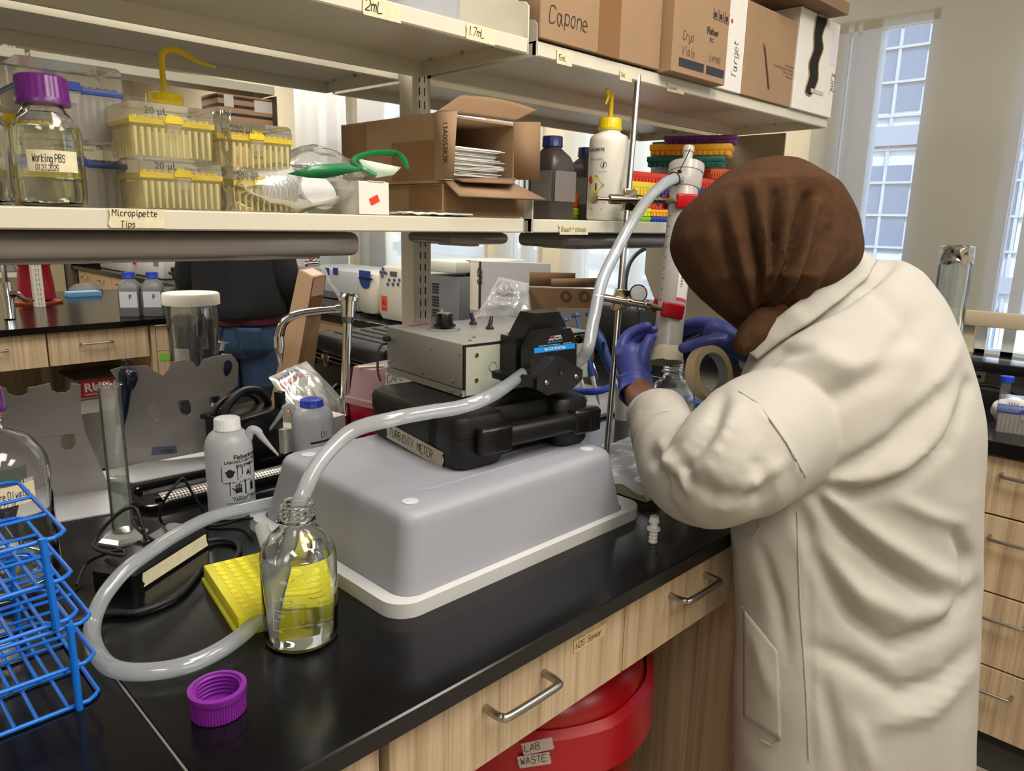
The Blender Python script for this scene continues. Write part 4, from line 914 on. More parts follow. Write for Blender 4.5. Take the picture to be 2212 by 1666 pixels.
# ---- tall carton leaning
cardm=mat('corrugated_card','#977a5c',.75,nz=.08,nscale=12); card2=mat('corrugated_card_dark','#86694c',.75,nz=.1,nscale=12); card3=mat('card_inner','#6f5236',.8)
cln=mat('packing_tape','#7d5a37',.25)
def hexa(c,name,m,par): # c: 4 bottom + 4 top corners
    return O(name,MB().add(c,[(0,3,2,1),(4,5,6,7),(0,1,5,4),(1,2,6,5),(2,3,7,6),(3,0,4,7)]),m,par,world=True)
a=ond(596,812,2.0);b=ond(637,826,1.95);c=ond(676,812,2.0);d=a+c-b
a2=ond(645,583,2.06);b2=ond(676,600,2.01);c2=ond(705,594,2.06);d2=a2+c2-b2
def down(p,q,):
    return q+(p-q)*((q.z-Z-.001)/(q.z-p.z))
a,b,c,d=[down(p,q) for p,q in ((a,a2),(b,b2),(c,c2),(d,d2))]
t=thing('carton','tall narrow brown carton leaning on the big black case','carton',tuple(b))
hexa([a,b,c,d,a2,b2,c2,d2],'carton_body',cardm,t)
def onface(p,q,r,s,u0,u1,v0,v1,off=.0012):
    def P(u,v): return p.lerp(q,u).lerp(s.lerp(r,u),v)
    n=(q-p).cross(s-p).normalized(); n=n if n.dot(CP-p)>0 else -n
    return [P(u0,v0)+n*off,P(u1,v0)+n*off,P(u1,v1)+n*off,P(u0,v1)+n*off]
O('packing_tape',MB().add(onface(b,c,c2,b2,.1,.9,.70,.84),[(0,1,2,3)]),cln,t,world=True)
O('shipping_label',MB().add(onface(b,c,c2,b2,.08,.92,.85,.99),[(0,1,2,3)]).add(onface(a2,b2,c2,d2,.15,.9,.1,.9),[(0,1,2,3)]),mat('label_pinkish','#cfa593',.5),t,world=True)
# ---- crinkled silver pouch, paper stack, tape roll
foil=mat('foil_pouch','#c4c3bd',.28,.55,bump=.6,bscale=45)
pc=[ond(580,815,1.70),ond(662,780,1.86),ond(762,885,1.80),ond(652,925,1.60)]
def bag(u,v):
    p=pc[0].lerp(pc[1],u).lerp(pc[3].lerp(pc[2],u),v); e=math.sin(PI*min(1,max(0,u)))**.5*math.sin(PI*min(1,max(0,v)))**.5
    h=.028*e+.010*e*noise.noise(Vector((u*5,v*4,.3)))+.006*e*noise.noise(Vector((u*13,v*9,1.3))); return p+Vector((-.3,-.5,.8)).normalized()*h
t=thing('foil_pouch','crinkled silver foil pouch with blue and red lettering lying behind the DI bottle','pouch',tuple(pc[3]))
O('pouch_front',MB().grid(bag,34,30).grid(lambda u,v:bag(u,v)-Vector((-.3,-.5,.8))*.0+Vector((.0,.0,-.02*math.sin(PI*u)*math.sin(PI*v)))-Vector((-.3,-.5,.8)).normalized()*(.028*math.sin(PI*u)**.5*math.sin(PI*v)**.5),12,12),foil,t,world=True,ang=70)
def onbag(mb): return mb
for s,u0,v0,hh,col in (('micro',.10,.16,.016,'#2a4fa0'),('ENSION',.06,.30,.017,'#b8312c')):
    q=ptext(s,hh,Matrix.Identity(4)); L_=max(v[0] for v in q.v); mb=MB(); 
    mb.add([bag(min(.98,u0+ v[0]/L_*(.5 if s=='micro' else .62)),v0-v[1]*5.5+.05)+Vector((-.3,-.5,.8)).normalized()*.002 for v in q.v],q.f)
    O('lettering',mb,mat('print_'+col[1:],col,.4),t,world=True)
P=onz(640,985,Z); t=thing('paper_stack','stack of white paper sheets beside the DI bottle','paper stack',(P.x,P.y,Z),math.radians(10))
O('sheets',MB().box(-.03,-.0,0,.14,.14,.062),stripes('paper_edges','#d2cfc9','#8e8a85',2,260,.75),t); O('top_sheet',MB().box(-.031,-.001,.0622,.141,.141,.063),mat('paper','#dcdad4',.8),t)
P=onz(640,890,Z+.065); P=ond(640,905,1.62)
t=thing('masking_tape_roll','cream roll of masking tape lying flat on the paper stack','tape roll',(P.x+.02,P.y+.03,Z+.0635))
tapec=mat('tape_cream','#dcc8a0',.6)
O('tape_winding',MB().lathe([(.037,0),(.052,0),(.052,.024),(.037,.024),(.037,0)],44,caps=False),tapec,t,ang=30); O('cardboard_core',MB().lathe([(.0345,.001),(.0368,.001),(.0368,.0235),(.0345,.0235),(.0345,.001)],44,caps=False),mat('core_grey','#6c706c',.6),t,ang=30)
# ---- cables at the pump
g=pump.location
cable('cable','thin black lead hanging down from the back of the grey pump box',[ond(836,742,1.36),ond(824,746,1.35),ond(817,762,1.345),ond(816,800,1.34),ond(822,823,1.33)],.0022)
cable('cable','thin black lead lying over the tub beside the black case',[ond(795,907,1.30),ond(765,912,1.34),ond(738,930,1.36),ond(715,947,1.37),ond(690,955,1.375),ond(672,958,1.38)],.0022)
# ---- retort stand, clamps, column, bottle
rd0=ond(1312,962,1.47); rb0=Vector((rd0.x,rd0.y,Z)); rt0=ond(1381,135,1.52)
dirr=(rt0-rd0).normalized(); foot=rd0+dirr*((Z+.012-rd0.z)/dirr.z)
t=thing('retort_stand','steel retort stand with a tall rod rising past the shelves','retort stand',(foot.x,foot.y,Z))
O('stand_base',MB().box(-.07,-.015,0,.07,.18,.012,r=.003),mat('grey_enamel','#5c5f60',.4),t)
O('rod',MB().cyl(foot,rt0,.0063,n=18),alu,t,world=True)
O('rod_cap',MB().cyl(rt0,rt0+dirr*.001,.0066,n=18),steel,t,world=True)
redc=mat('red_vinyl','#a8101c',.3)
clampm=mat('nickel','#b5ab98',.16,1)
def rodat(py): # point on rod at image row
    k=0; lo,hi=0.,1.
    for _ in range(40):
        m=(lo+hi)/2
        if pj(foot.lerp(rt0,m))[1]>py: lo=m
        else: hi=m
    return foot.lerp(rt0,lo)
colT=onz(0,0,1) ; cb=ond(1441,752,1.49); ct=ond(1488,318,1.54); cax=(ct-cb).normalized()
def colat(py):
    lo,hi=-.6,1.3
    for _ in range(40):
        m=(lo+hi)/2
        if pj(cb.lerp(ct,m))[1]>py: lo=m
        else: hi=m
    return cb.lerp(ct,lo)
def clamp(label,yr,yc,lx,wing):
    a=rodat(yr); c=colat(yc); d=(c-a); L=d.length; d.normalize(); s=d.cross(Vector((0,0,1))).normalized(); up=s.cross(d)
    t=thing('lab_clamp',label,'clamp',tuple(a)); off=s*.016*(1 if wing else -1); off=s*(.017)
    if off.dot(CP-a)<0: off=-off
    M=frame(a,d,up)
    O('boss_head',MB().box(-.012,-.022,-.012,.016,.022,.012,M,r=.002),clampm,t,world=True)
    a0=a+off
    O('clamp_bar',MB().cyl(a0-d*(.045 if wing else .055),a0+d*(L-.055),.0075,n=18).cyl(a0+d*.012,a0+d*.020,.0105,n=18).cyl(a0+d*(L*.45),a0+d*(L*.45+.006),.0105,n=18),clampm,t,world=True)
    if wing:
        O('wing_screw',MB().cyl(a0-d*.045,a0-d*.02,.010,n=18).cyl(a0-d*.07,a0-d*.045,.0035,n=10).add([tuple(v) for v in MB().lathe([(.0,-.0015),(.0105,-.0015),(.0105,.0015),(0,.0015)],20,frame(a0-d*.079,d,up)).v],MB().lathe([(.0,-.0015),(.0105,-.0015),(.0105,.0015),(0,.0015)],20).f),clampm,t,world=True)
    for sg in (1,-1):
        e=c+s*(.034*sg)*(1 if off.dot(s)>0 else -1)
        O('jaw',MB().tube([a0+d*(L-.06),a0+d*(L-.045)+s*0,e-d*.025],[.006,.006,.0055],10),clampm,t,world=True)
        M2=frame(e,d,up); O('red_grip',MB().box(-.030,-.015,-.006,.016,.015,.006,M2,r=.004,seg=3),redc,t,world=True)
    return t
clamp('upper lab clamp with red grips holding the column in front of the bleach bottle',432,436,0,True)
clamp('lower lab clamp with red grips holding the column above the gloved hands',648,668,0,False)
colm=mixmat('column_frosted','#d3cfc9','#f0eeea',.5,.38,.10,.05,.3)
t=thing('filter_column','tall frosted plastic column with white top fitting held upright by red clamps','column',tuple(cb))
zc=frame(cb,(1,0,0),(0,1,0)); q=cax.to_track_quat('Z','Y').to_matrix().to_4x4(); q.translation=cb; LC=(ct-cb).length
Lt=(colat(455)-cb).length*0+LC
y355=(colat(358)-cb).length; y455=(colat(452)-cb).length; y400=(colat(398)-cb).length
O('column_tube',MB().lathe([(.0,0),(.031,0),(.031,.010),(.0285,.011),(.0285,y455-.02),(.0285,y400)],40,q),colm,t,world=True)
O('top_fitting',MB().lathe([(.0305,y400-.012),(.034,y400),(.0345,y355+.004-.02),(.0362,y355-.018),(.0362,y355+.0),(.030,y355+.003),(.012,y355+.008),(.0098,y355+.012),(.0098,LC-.012),(.0118,LC-.012),(.0118,LC),(.006,LC),(.006,LC-.01),(0,LC-.01)],40,q),colm,t,world=True,ang=30)
dd_=(RT*.5); e=T2[-1]
O('side_nozzle',MB().cyl(e-(e-colat(384)).normalized()*.012,colat(384),.0085,n=16),colm,t,world=True)
# label and graduation on the column
def oncol(px,py,R=.0288):
    c=colat(py); return c
lab=mat('label_white','#d9d3cc',.6)
u0=(CP-colat(620)); u0=(u0-cax*u0.dot(cax)).normalized(); w0=cax.cross(u0).normalized()
if w0.dot(RT)<0: w0=-w0
def colpt(ang,s,R): return cb+cax*s+(u0*math.cos(ang)+w0*math.sin(ang))*R
s0=(colat(655)-cb).length; s1=(colat(560)-cb).length
mb=MB().grid(lambda a,b:colpt(.25+a*.95,s0+(s1-s0)*b,.0290),10,2); O('paper_label',mb,lab,t,world=True)
mb=MB().grid(lambda a,b:colpt(.25+a*.95,s0+.006*b,.0292),10,2); O('label_red_edge',mb,mat('print_red2','#c8283a',.5),t,world=True)
mb=MB()
for k in range(22):
    f=k/22; 
    if k%3!=1: mb.grid(lambda a,b:colpt(.45+a*.16,s0+.028+(f*.045)+b*.0012,.0293),3,2)
O('barcode',mb,INK,t,world=True)
mb=MB()
for k in range(9): mb.grid(lambda a,b:colpt(-1.0+a*.12,s0+.0+k*.022+b*.003,.0288),3,2)
O('graduation',mb,mat('ink_blue'),t,world=True)
sx=(colat(455)-cb).length; sy=(colat(540)-cb).length
O('paper_label',MB().grid(lambda a,b:colpt(.1+a*.9,sy+(sx-sy)*b*.9,.0290),10,2),lab,t,world=True)
# zip tie
e0=ond(1463,383,1.468); t=thing('zip_tie','thin black cable tie around the tube end at the top of the column','cable tie',tuple(e0))
ax=(T2[-1]-T2[-2]).normalized(); aa=ax.orthogonal().normalized(); bbv=ax.cross(aa)
O('tie_loop',MB().tube([T2[-1]-ax*.012+(aa*math.cos(k/16*2*PI)+bbv*math.sin(k/16*2*PI))*.0128 for k in range(16)],.0013,6,closed=True),blackr,t,world=True)
O('tie_tail',MB().tube([ond(1466,372,1.46),ond(1475,355,1.46),ond(1484,338,1.465),ond(1491,322,1.47)],.0012,6).cb(ond(1468,371,1.458),(.006,.006,.006)),blackr,t,world=True)
b=onz(1440,1003,Z); rb2=gbottle('reagent_bottle','tall empty clear glass bottle under the column between the gloved hands',(b.x,b.y,Z),.230,.0495,None)
bottle2=b
# masking tape wrapped round the joint
t=thing('joint_tape','torn strip of masking tape being wrapped round the bottom of the column','tape',tuple(cb))
O('tape_band',MB().grid(lambda a,b:cb+cax*(-.030+b*.030+ (.004*math.sin(a*7)))+(u0*math.cos(a*2*PI)+w0*math.sin(a*2*PI))*(.0345-.003*b),40,4,cu=True),mat('tape_band_m','#c9c3a6',.6,bump=.2,bscale=60),t,world=True)
O('tape_tail',MB().grid(lambda a,b:cb+cax*(-.026+b*.024+.006*a)+(u0*math.cos(-1.0)+w0*math.sin(-1.0))*.035+(-w0*.9+u0*.3)*(a*.018),8,3),mat('tape_band_m'),t,world=True,solid=.0006)
# ---- blue pipettes on the stand behind the pump
t=thing('pipette_stand','white pipette stand with a blue ring behind the pump head','pipette stand',tuple(onz(1290,900,Z)))
ts=1.80
O('stand_column',MB().cyl(onz(1345,905,Z),ond(1345,760,ts+.08),.02,n=20),mat('stand_grey','#a9a59c',.5),t,world=True)
O('holder_ring',MB().tube([ond(1235,862-18,ts-.02),ond(1290,846,ts-.05),ond(1340,828,ts)],.008,10,sub=4),mat('blue_ring','#1c3aa0',.4),t,world=True)
O('stand_tray',MB().box(1.36,1.15,Z+.001,1.75,1.5,Z+.012,r=.004),mat('tray_grey','#8a8580',.25),t,world=True)
for k,(x0,y0,x1,y1,dx) in enumerate(((1228,722,1268,868,0),(1252,712,1296,876,0),(1285,708,1345,866,0))):
    a=ond(x0,y0,ts);b=ond(x1,y1,ts-.02); ax=(b-a).normalized(); L=(b-a).length
    t=thing('pipette',['blue pipette nearest the pump head on the stand','blue pipette in the middle of the stand behind the tubing','blue pipette leaning on the stand beside the steel rod'][k],'pipette',tuple(a))
    O('pipette_body',MB().tube([a,a+ax*.02,a+ax*.035,a+ax*L*.42,a+ax*L*.62],[.009,.0135,.0145,.012,.009],16,sub=3),navb,t,world=True)
    O('plunger',MB().cyl(a-ax*.035,a,.0035,n=10).cyl(a-ax*.040,a-ax*.033,.011,n=18),mat('plunger_blue','#3d6fae',.35),t,world=True)
    O('shaft',MB().tube([a+ax*L*.60,a+ax*L*.66,a+ax*L*.9,a+ax*L],[.0075,.0055,.004,.0025],12),mat('shaft_silver','#c9ccd0',.25,.3),t,world=True)
    O('ejector',MB().tube([a+ax*L*.45+RT*.010,a+ax*L*.62+RT*.012,a+ax*L*.70+RT*.004],.0025,8,sub=3),chrome,t,world=True)
    O('grip_label',MB().cb(a+ax*.055-fw*.012,(.006,.006,.03)),mat('print_dark2','#101828',.5),t,world=True)
# ---- film-wrapped tray right of the tub
t=thing('wrapped_tray','cream foam tray wrapped in shiny clear film beside the tub','tray',(1.20,.83,Z))
O('tray_body',MB().box(-.12,-.11,.0,.12,.11,.028,r=.004),mat('foam_cream','#b9b08e',.6),t)
film=mat('shiny_film','#d6d8dc',.12,trans=.0,alpha=.85,bump=.8,bscale=18)
O('film_cover',MB().grid(lambda u,v:(-.128+.256*u,-.118+.236*v,.033+.010*noise.noise(Vector((u*6,v*6,2)))-.03*max(0,abs(v-.5)*2-.92)*5-.03*max(0,abs(u-.5)*2-.92)*5),26,26),film,t,ang=25)
# ================================================================ things on the near shelves
ZS=ZM+.0003; ZSU=ZU+.0003
clearp=mixmat('clear_box_plastic','#f4f3e6','#ffffff',.07,.08,.85,.05,.1)
clearb=mixmat('tinted_box_plastic','#f7f0c4','#fffbe0',.09,.11,.80,.05,.12)
tipw=mat('tip_white','#dedbc8',.5)
def tipbox(label,x0,y0,z,W=.110,D=.088,H=.066,col=('tip_yellow','#d8bf22'),txt='20 µL',rz=0,body=None,group=None,wrap=False,tips='#f1ebc6'):
    t=thing('pipette_tip_box',label,'tip box',(x0,y0,z),rz,group); b=H*.60
    cm=mat(col[0],col[1],.4)
    O('box_base',loft([rrect(.004,.004,W-.004,D-.004,.005,0,3),rrect(.002,.002,W-.002,D-.002,.005,b,3)],True,False),body or clearb,t)
    q=MB()
    for i in range(12):
        x=.008+i*(W-.016)/11
        q.cyl((x,.006,b*.05),(x,.006,b*.92),.0014,.0026,6); 
    for j in range(1,8):
        y=.008+j*(D-.016)/7
        q.cyl((.007,y,b*.05),(.007,y,b*.92),.0011,.0022,6)
    o=O('tips',q,mat('tips_'+tips[1:],tips,.5),t)
    O('tip_rack',MB().box(.001,.001,b,W-.001,D-.001,b+.007,r=.001,seg=1),cm,t)
    q=MB()
    for i in range(12):
        x=.009+i*(W-.018)/11
        for j in range(2): q.cyl((x,.009+j*.01,b+.007),(x,.009+j*.01,b+.0105),.0032,n=8)
    O('tip_collars',q,cm,t)
    O('box_lid',loft([rrect(0,0,W,D,.006,b+.004,4),rrect(.001,.001,W-.001,D-.001,.006,H-.003,4),rrect(.004,.004,W-.004,D-.004,.006,H,4)],False,True),clearp,t)
    O('latch',MB().prism([(W/2-.008,b+.013),(W/2-.011,b+.007),(W/2-.011,b+.003),(W/2+.011,b+.003),(W/2+.011,b+.007),(W/2+.008,b+.013)],-.0012,.0006,'y'),cm,t)
    O('latch_clip',MB().prism([(W/2-.009,b+.002),(W/2+.009,b+.002),(W/2+.005,b-.012),(W/2-.005,b-.012)],-.0022,-.0002,'y'),clearp,t)
    O('lettering',ptext(txt,.0085,frame((W*.17,-.0012,H-.0135),(1,0,0),(0,0,1))).add(*_v(ptext('Universal',.0040,frame((W*.17+.036,-.0012,H-.0135),(1,0,0),(0,0,1)))))
      .add(*_v(ptext('REF / CAT / LOT\nSterile, Filtered, Low Retention',.0019,frame((W*.68,-.0012,H-.0085),(1,0,0),(0,0,1))))),mat('print_soft','#2e2e2b',.6),t)
    return t
def _v(m): return m.v,m.f
pcap=mat('purple_cap_plastic')
p=ony(117,440,1.005); gbottle('reagent_bottle','clear glass bottle with ribbed purple cap and tape reading Working PBS',(p.x,1.005,ZS),.132,.0355,.088,cap=True,capm=pcap,nk=.0165); pb_=[o for o in COL.objects if o.name.startswith('reagent_bottle')][-1]
def bpatch(t,R,px,py,w,h,txts,capt='tape_label'):
    o=wrap(t,R+.0003,px,py,patch(w,h),TAPE,capt)
    for x,y,s,hh in txts: wrap(t,R+.0008,x,y,lambda M,s=s,hh=hh:hand(s,hh,M@Matrix.Diagonal((.62,1,1,1)),.13,.5),INK,'lettering')
import functools
def lastb(): return [o for o in COL.objects if o.parent is None and o.name.startswith('reagent_bottle')][-1]
pb_=lastb(); bpatch(pb_,.0355,62,369,.052,.023,[(70,348,'Working PBS',.0078),(78,367,'01.23.2025',.0058)])
wrap(pb_,.0359,120,386,lambda M:ptext('CAT. NO. 10754-816',.0016,M),fr,'lettering')
p=ony(-48,437,1.0); gbottle('reagent_bottle','clear glass bottle cut by the left picture edge on the middle shelf',(p.x,1.0,ZS),.132,.0355,.085,cap=True,capm=mat('blue_cap'),nk=.0165)
# blue 1250 uL boxes behind the PBS bottle
x0=ony(62,440,1.065).x; bm_=mixmat('clear_blueish','#c9c6c0','#e0dcd8',.3,.25,.4,.04,.15)
tipbox('clear tip box with blue rack marked 1250, under the taller clear box',x0,1.065,ZS,.118,.10,.083,('tip_blue','#1b3c8c'),'1250 µL',body=bm_,tips='#cfcac6')
x1=ony(48,310,1.065).x; tipbox('clear tip box with blue rack, on top of the 1250 box behind the purple cap',x1,1.065,ZS+.0834,.120,.10,.090,('tip_blue','#1b3c8c'),' ',body=bm_,tips='#dcd8d8')
x0=ony(-70,436,1.06).x; tipbox('yellow-racked tip box at the far left, lower of two behind the bottles',x0,1.06,ZS,.108,.09,.058,txt=' '); tipbox('yellow-racked tip box at the far left, upper of two behind the bottles',x0,1.06,ZS+.0583,.108,.09,.056,txt=' ')
# 20 and 200 uL boxes
a=ony(300,452,.985).x
tipbox('yellow tip box marked 20, bottom left of the wrapped block of four',a+.004,.985,ZS,.106,.088,.0625)
tipbox('yellow tip box marked 20, top left of the wrapped block of four',a-.003,.985,ZS+.0628,.106,.088,.0640)
c=ony(484,452,1.0).x
tipbox('yellow tip box marked 200, bottom right of the wrapped block of four',c,1.0,ZS,.112,.088,.0570,txt='200 µL')
tipbox('yellow tip box marked 200, top right of the wrapped block of four',c-.004,1.0,ZS+.0573,.112,.088,.0605,txt='200 µL')
wrapm=mixmat('shrink_film','#f6f5ee','#ffffff',.015,.015,.97,.03,.06,bump=1.0,bscale=14)
t=thing('shrink_wrap','loose crinkled shrink film round the two tip boxes marked 20','film',(a,.98,ZS))
def wr(u,v):
    L=[(-.012,.10),(-.012,-.010),(.118,-.010),(.118,.10)]
    s=u*3; i=min(2,int(s)); f=s-i; x=L[i][0]*(1-f)+L[i+1][0]*f; y=L[i][1]*(1-f)+L[i+1][1]*f
    n=.005*noise.noise(Vector((u*14,v*5,0))); return (x+n,y+n*.8,.001+.128*v)
O('film_sheet',MB().grid(wr,60,14),wrapm,t)
# yellow capped wash bottle behind the tip boxes
ylc=mat('yellow_cap','#d9bd10',.35)
def spoutbottle(name,label,loc,R,Hb,body,ang,cap=.021,tubeh=.06,L=.06,rr=.0035,tip=None,drop=.03):
    t=thing(name,label,'wash bottle',loc)
    O('bottle_body',MB().lathe([(0,.002),(R*.93,.001),(R,.006),(R,Hb*.84),(R*.985,Hb*.88),(R*.9,Hb*.925),(cap+.001,Hb*.955),(cap-.001,Hb*.965),(cap-.001,Hb),(0,Hb)],44),body,t,ang=50)
    O('screw_cap',MB().lathe([(cap+.001,Hb-.002),(cap+.0015,Hb+.003),(cap,Hb+.004),(cap-.0005,Hb+.020),(cap-.002,Hb+.022),(0,Hb+.022)],80,tw=lambda i,n,z:1+(.02 if (i//2)%2 and z>Hb+.0035 and z<Hb+.021 else 0)),ylc,t,ang=50)
    ca,sa=math.cos(ang),math.sin(ang); z=Hb+.022; h=tubeh
    O('bent_spout',MB().tube([(0,0,z),(0,0,z+h*.75),(0.004*ca,.004*sa,z+h*.93),(.014*ca,.014*sa,z+h),(.026*ca,.026*sa,z+h*.97),(L*.6*ca,L*.6*sa,z+h*.8),(L*ca,L*sa,z+h-drop)],[rr,rr,rr,rr,rr*.95,rr*.8,rr*.4],12,sub=5),ylc,t,ang=80)
    return t
whp=mat('white_hdpe','#dbd8cd',.35)
p=ony(373,440,1.19); spoutbottle('wash_bottle','white wash bottle with yellow cap and long bent yellow spout behind the tip boxes',(p.x,1.19,ZS),.036,.146,whp,math.radians(-40),.0255,.062,.075,.0042,drop=.022)
# zip bags with white contents
bagm=mixmat('zip_bag','#f2f3f0','#ffffff',.05,.06,.89,.05,.05,bump=1.2,bscale=22)
green=mixmat('zip_green','#1c8a52','#3fae74',.6,.3,.08,.05,.3)
def pillow(name,label,x0,x1,y0,y1,z0,h,seed,fm=None,tilt=0,grp=None,cat='bag',drop=0):
    t=thing(name,label,cat,((x0+x1)/2,(y0+y1)/2,z0),group=grp)
    def f(u,v,s=1):
        e=(max(0,math.sin(PI*u))**.45)*(max(0,math.sin(PI*v))**.45)
        zz=h*.5+ (s*h*.5*e) + .006*e*noise.noise(Vector((u*5+seed,v*5,s)))+tilt*u
        return (x0-(x0+x1)/2+(x1-x0)*u,y0-(y0+y1)/2+(y1-y0)*v+ .004*noise.noise(Vector((u*4,v*3,seed))),zz)
    O('bag_film',MB().grid(lambda u,v:f(u,v,1),26,20).grid(lambda u,v:f(u,v,-1),26,20),fm or bagm,t,ang=60); return t
xa=ony(520,455,.99).x; xb=ony(775,455,.99).x
t=pillow('zip_bag','clear zip bag of white filters with a wide green zip band',xa,xb,.975,1.10,ZS,.072,3)
bx=(xa+xb)/2
q=MB()
for k in range(26):
    a0=.002*k; q.lathe([(.0,a0),(.026,a0),(.026,a0+.0013),(0,a0+.0013)],26,Matrix.Translation((-.052,0.0,.0))@Matrix.Translation((0,-.005,.034))@Matrix.Rotation(math.radians(82),4,'Y')@Matrix.Rotation(.15,4,'X'))
tag(O('filter_stack',MB().add([(v[0]+bx,v[1]+1.03,v[2]+ZS) for v in q.v],q.f),mat('filter_white','#d9dad9',.6)),'stack of round white filters inside the green zip bag','filters')
q=MB().lathe([(0,0),(.024,.002),(.030,.008),(.028,.011),(.012,.014),(0,.0145)],30,Matrix.Translation((bx+.045,1.03,ZS+.028))@Matrix.Rotation(math.radians(60),4,'X'))
tag(O('funnel_cup',q,mat('filter_white')),'white plastic cup inside the green zip bag','cup')
# green zip bands
P=lambda x,y,Y:ony(x,y,Y)
pl=[P(620,376,.972),P(680,356,.972),P(735,352,.972),P(768,362,.972),P(782,357,.972),P(779,370,.972),P(700,386,.972),P(665,384,.972)]
O('zip_band',MB().add(pl,[tuple(range(len(pl)))]),green,t,world=True,solid=.001)
t=pillow('zip_bag','second clear zip bag standing open behind, with a curled green zip edge',P(600,350,1.08).x,P(790,350,1.08).x,1.07,1.14,ZS+.02,.085,8)
band=[P(760,350,1.0),P(775,338,1.01),P(815,330,1.03),P(855,331,1.03),P(872,345,1.0),P(880,364,.985)]
O('zip_edge',MB().tube([tuple(v) for v in band],[.004,.0045,.0045,.005,.005,.003],6,sub=4),green,t,world=True)
band=[P(760,350,1.0),P(785,365,.985),P(812,378,.98)]
O('zip_edge',MB().tube([tuple(v) for v in band],.0045,6,sub=4),green,t,world=True)
q=[P(772,343,1.01),P(866,362,1.0),P(850,378,1.0),P(812,384,1.0),P(790,366,1.0)]
O('filter_sheet',MB().add([tuple(v) for v in q],[(0,1,2,3,4)]),mat('pale_green_sheet','#c9dcc8',.5),t,world=True,solid=.002)
# small white box with orange sticker
wm=mat('white_board','#dcd9d2',.6,nz=.03,nscale=30); 
xa=P(776,458,.968).x; xb=P(841,458,.968).x
t=thing('small_white_box','small white cardboard box with a tilted orange sticker on its end','box',((xa+xb)/2,.968,ZS)); w2=(xb-xa)/2
mb=MB(); mb.grid(lambda u,v:(-w2+2*w2*u+.003*math.sin(PI*v)*(1 if u>.5 else -.5),0,.0495*v),2,8); 
O('box_end',MB().box(-w2,.0,.0,w2,.002,.0485,r=.0006,seg=1),wm,t); O('box_body',MB().box(-w2,.0022,0,w2,.15,.049),wm,t); O('tuck_flap',MB().box(-w2*.4,-.001,.0488,w2*.7,.012,.0500),wm,t)
O('orange_sticker',MB().cb((0,0,0),(.0165,.0006,.0105),Matrix.Translation((.000,-.0006,.022))@Matrix.Rotation(math.radians(-24),4,'Y')),mat('orange_sticker','#e2371c',.5),t)
t=thing('paper_pad','crumpled white paper sheets under the cartons','paper',(.76,.98,ZS))
O('paper_sheets',MB().grid(lambda u,v:(-.03+.14*u,-.012+.05*v,.004+.003*noise.noise(Vector((u*9,v*4,0)))),20,6),mat('paper'),t,solid=.003)
# cartons
def carton(name,label,x0,y0,z0,x1,y1,z1,m,openf=False,rz=0):
    t=thing(name,label,'carton',(x0,y0,z0),rz); W,D,H=x1-x0,y1-y0,z1-z0; th=.0035
    if openf:
        O('carton_body',MB().box(0,0,0,th,D,H).box(W-th,0,0,W,D,H).box(th,0,0,W-th,D,th).box(th,0,H-th,W-th,D,H).box(th,D-th,th,W-th,D,H-th),m,t)
    else: O('carton_body',MB().box(0,0,0,W,D,H,r=.0015,seg=1),m,t)
    return t
xa=P(955,466,.985).x; xb=P(1138,470,.985).x; zl=ZS+.0535
t=carton('carton','flat brown carton with a sagging front flap, under the open carton',xa,.985,ZS,xb,1.26,zl,cardm,True)
fl=[P(960,391,.983),P(1108,396,.983),P(1178,432,.945),P(993,424,.945)]
O('front_flap',MB().add(fl,[(0,1,2,3)]),cardm,t,world=True,solid=.003)
O('front_board',MB().box(.0036,.0005,.003,xb-xa-.0036,.004,.053),card2,t)
O('packing_tape',MB().box(-.0010,.0,.012,-.0003,.09,.050),cln,t)
xa=P(941,388,.985).x; xb=P(1110,390,.985).x; zh=P(941,243,.985).z; zl+=.0008
t=carton('carton','open brown carton stuffed with white paper, flaps spread on the middle shelf',xa,.985,zl,xb,1.265,zh,cardm,True); H=zh-zl; Wc=xb-xa
fL=[P(941,243,.985),P(987,240,.948),P(978,386,.945),P(941,388,.985)]
o=O('side_flap',MB().add(fL,[(0,1,2,3)]),cardm,t,world=True,solid=.003)
M=frame(P(953,263,.966)+Vector((-.001,-.006,0)),(0,0,-1),(fL[1]-fL[0])); 
O('lettering',ptext('13A0053K3K',.0085,M,bold=.0002),INK,t,world=True)
fR=[P(1110,263,.985),P(1167,264,.968),P(1165,390,.968),P(1110,388,.985)]; O('side_flap',MB().add(fR,[(0,1,2,3)]),card2,t,world=True,solid=.003)
def tf(u,v):
    a=P(941,242,.985).lerp(P(1110,262,.985),u); b=P(996,206,.99).lerp(P(1160,238,.985),u); q=a.lerp(b,v); q.z+=.006*math.sin(PI*u)*v+.002*noise.noise(Vector((u*30,v*2,0)))*v; return q
O('top_flap',MB().grid(tf,40,6),card2,t,world=True,solid=.003)
fB=[P(978,386,.983),P(1115,386,.983),P(1108,397,.955),P(1000,392,.958)]; O('bottom_flap',MB().add(fB,[(0,1,2,3)]),card2,t,world=True,solid=.003)
O('packing_tape',MB().box(-.0010,.005,H*.05,-.0003,.12,H*.62),cln,t); O('packing_tape',MB().box(-.0010,.20,H*.1,-.0003,.275,H-.004),cln,t)
random.seed(5); q=MB()
for k in range(22):
    z=.006+k*.0026; dx=random.uniform(-.010,.012); q.add([(.006,.0-random.uniform(0,.012),z),(Wc-.03+dx,-.0+random.uniform(0,.02),z+.0015),(Wc-.03+dx,.2,z),(.006,.2,z)],[(0,1,2,3)])
tag(O('paper_stack',MB().add([(v[0]+xa,v[1]+.985,v[2]+zl) for v in q.v],q.f),mat('paper'),solid=.0012),'ragged stack of white sheets inside the open carton','paper stack')
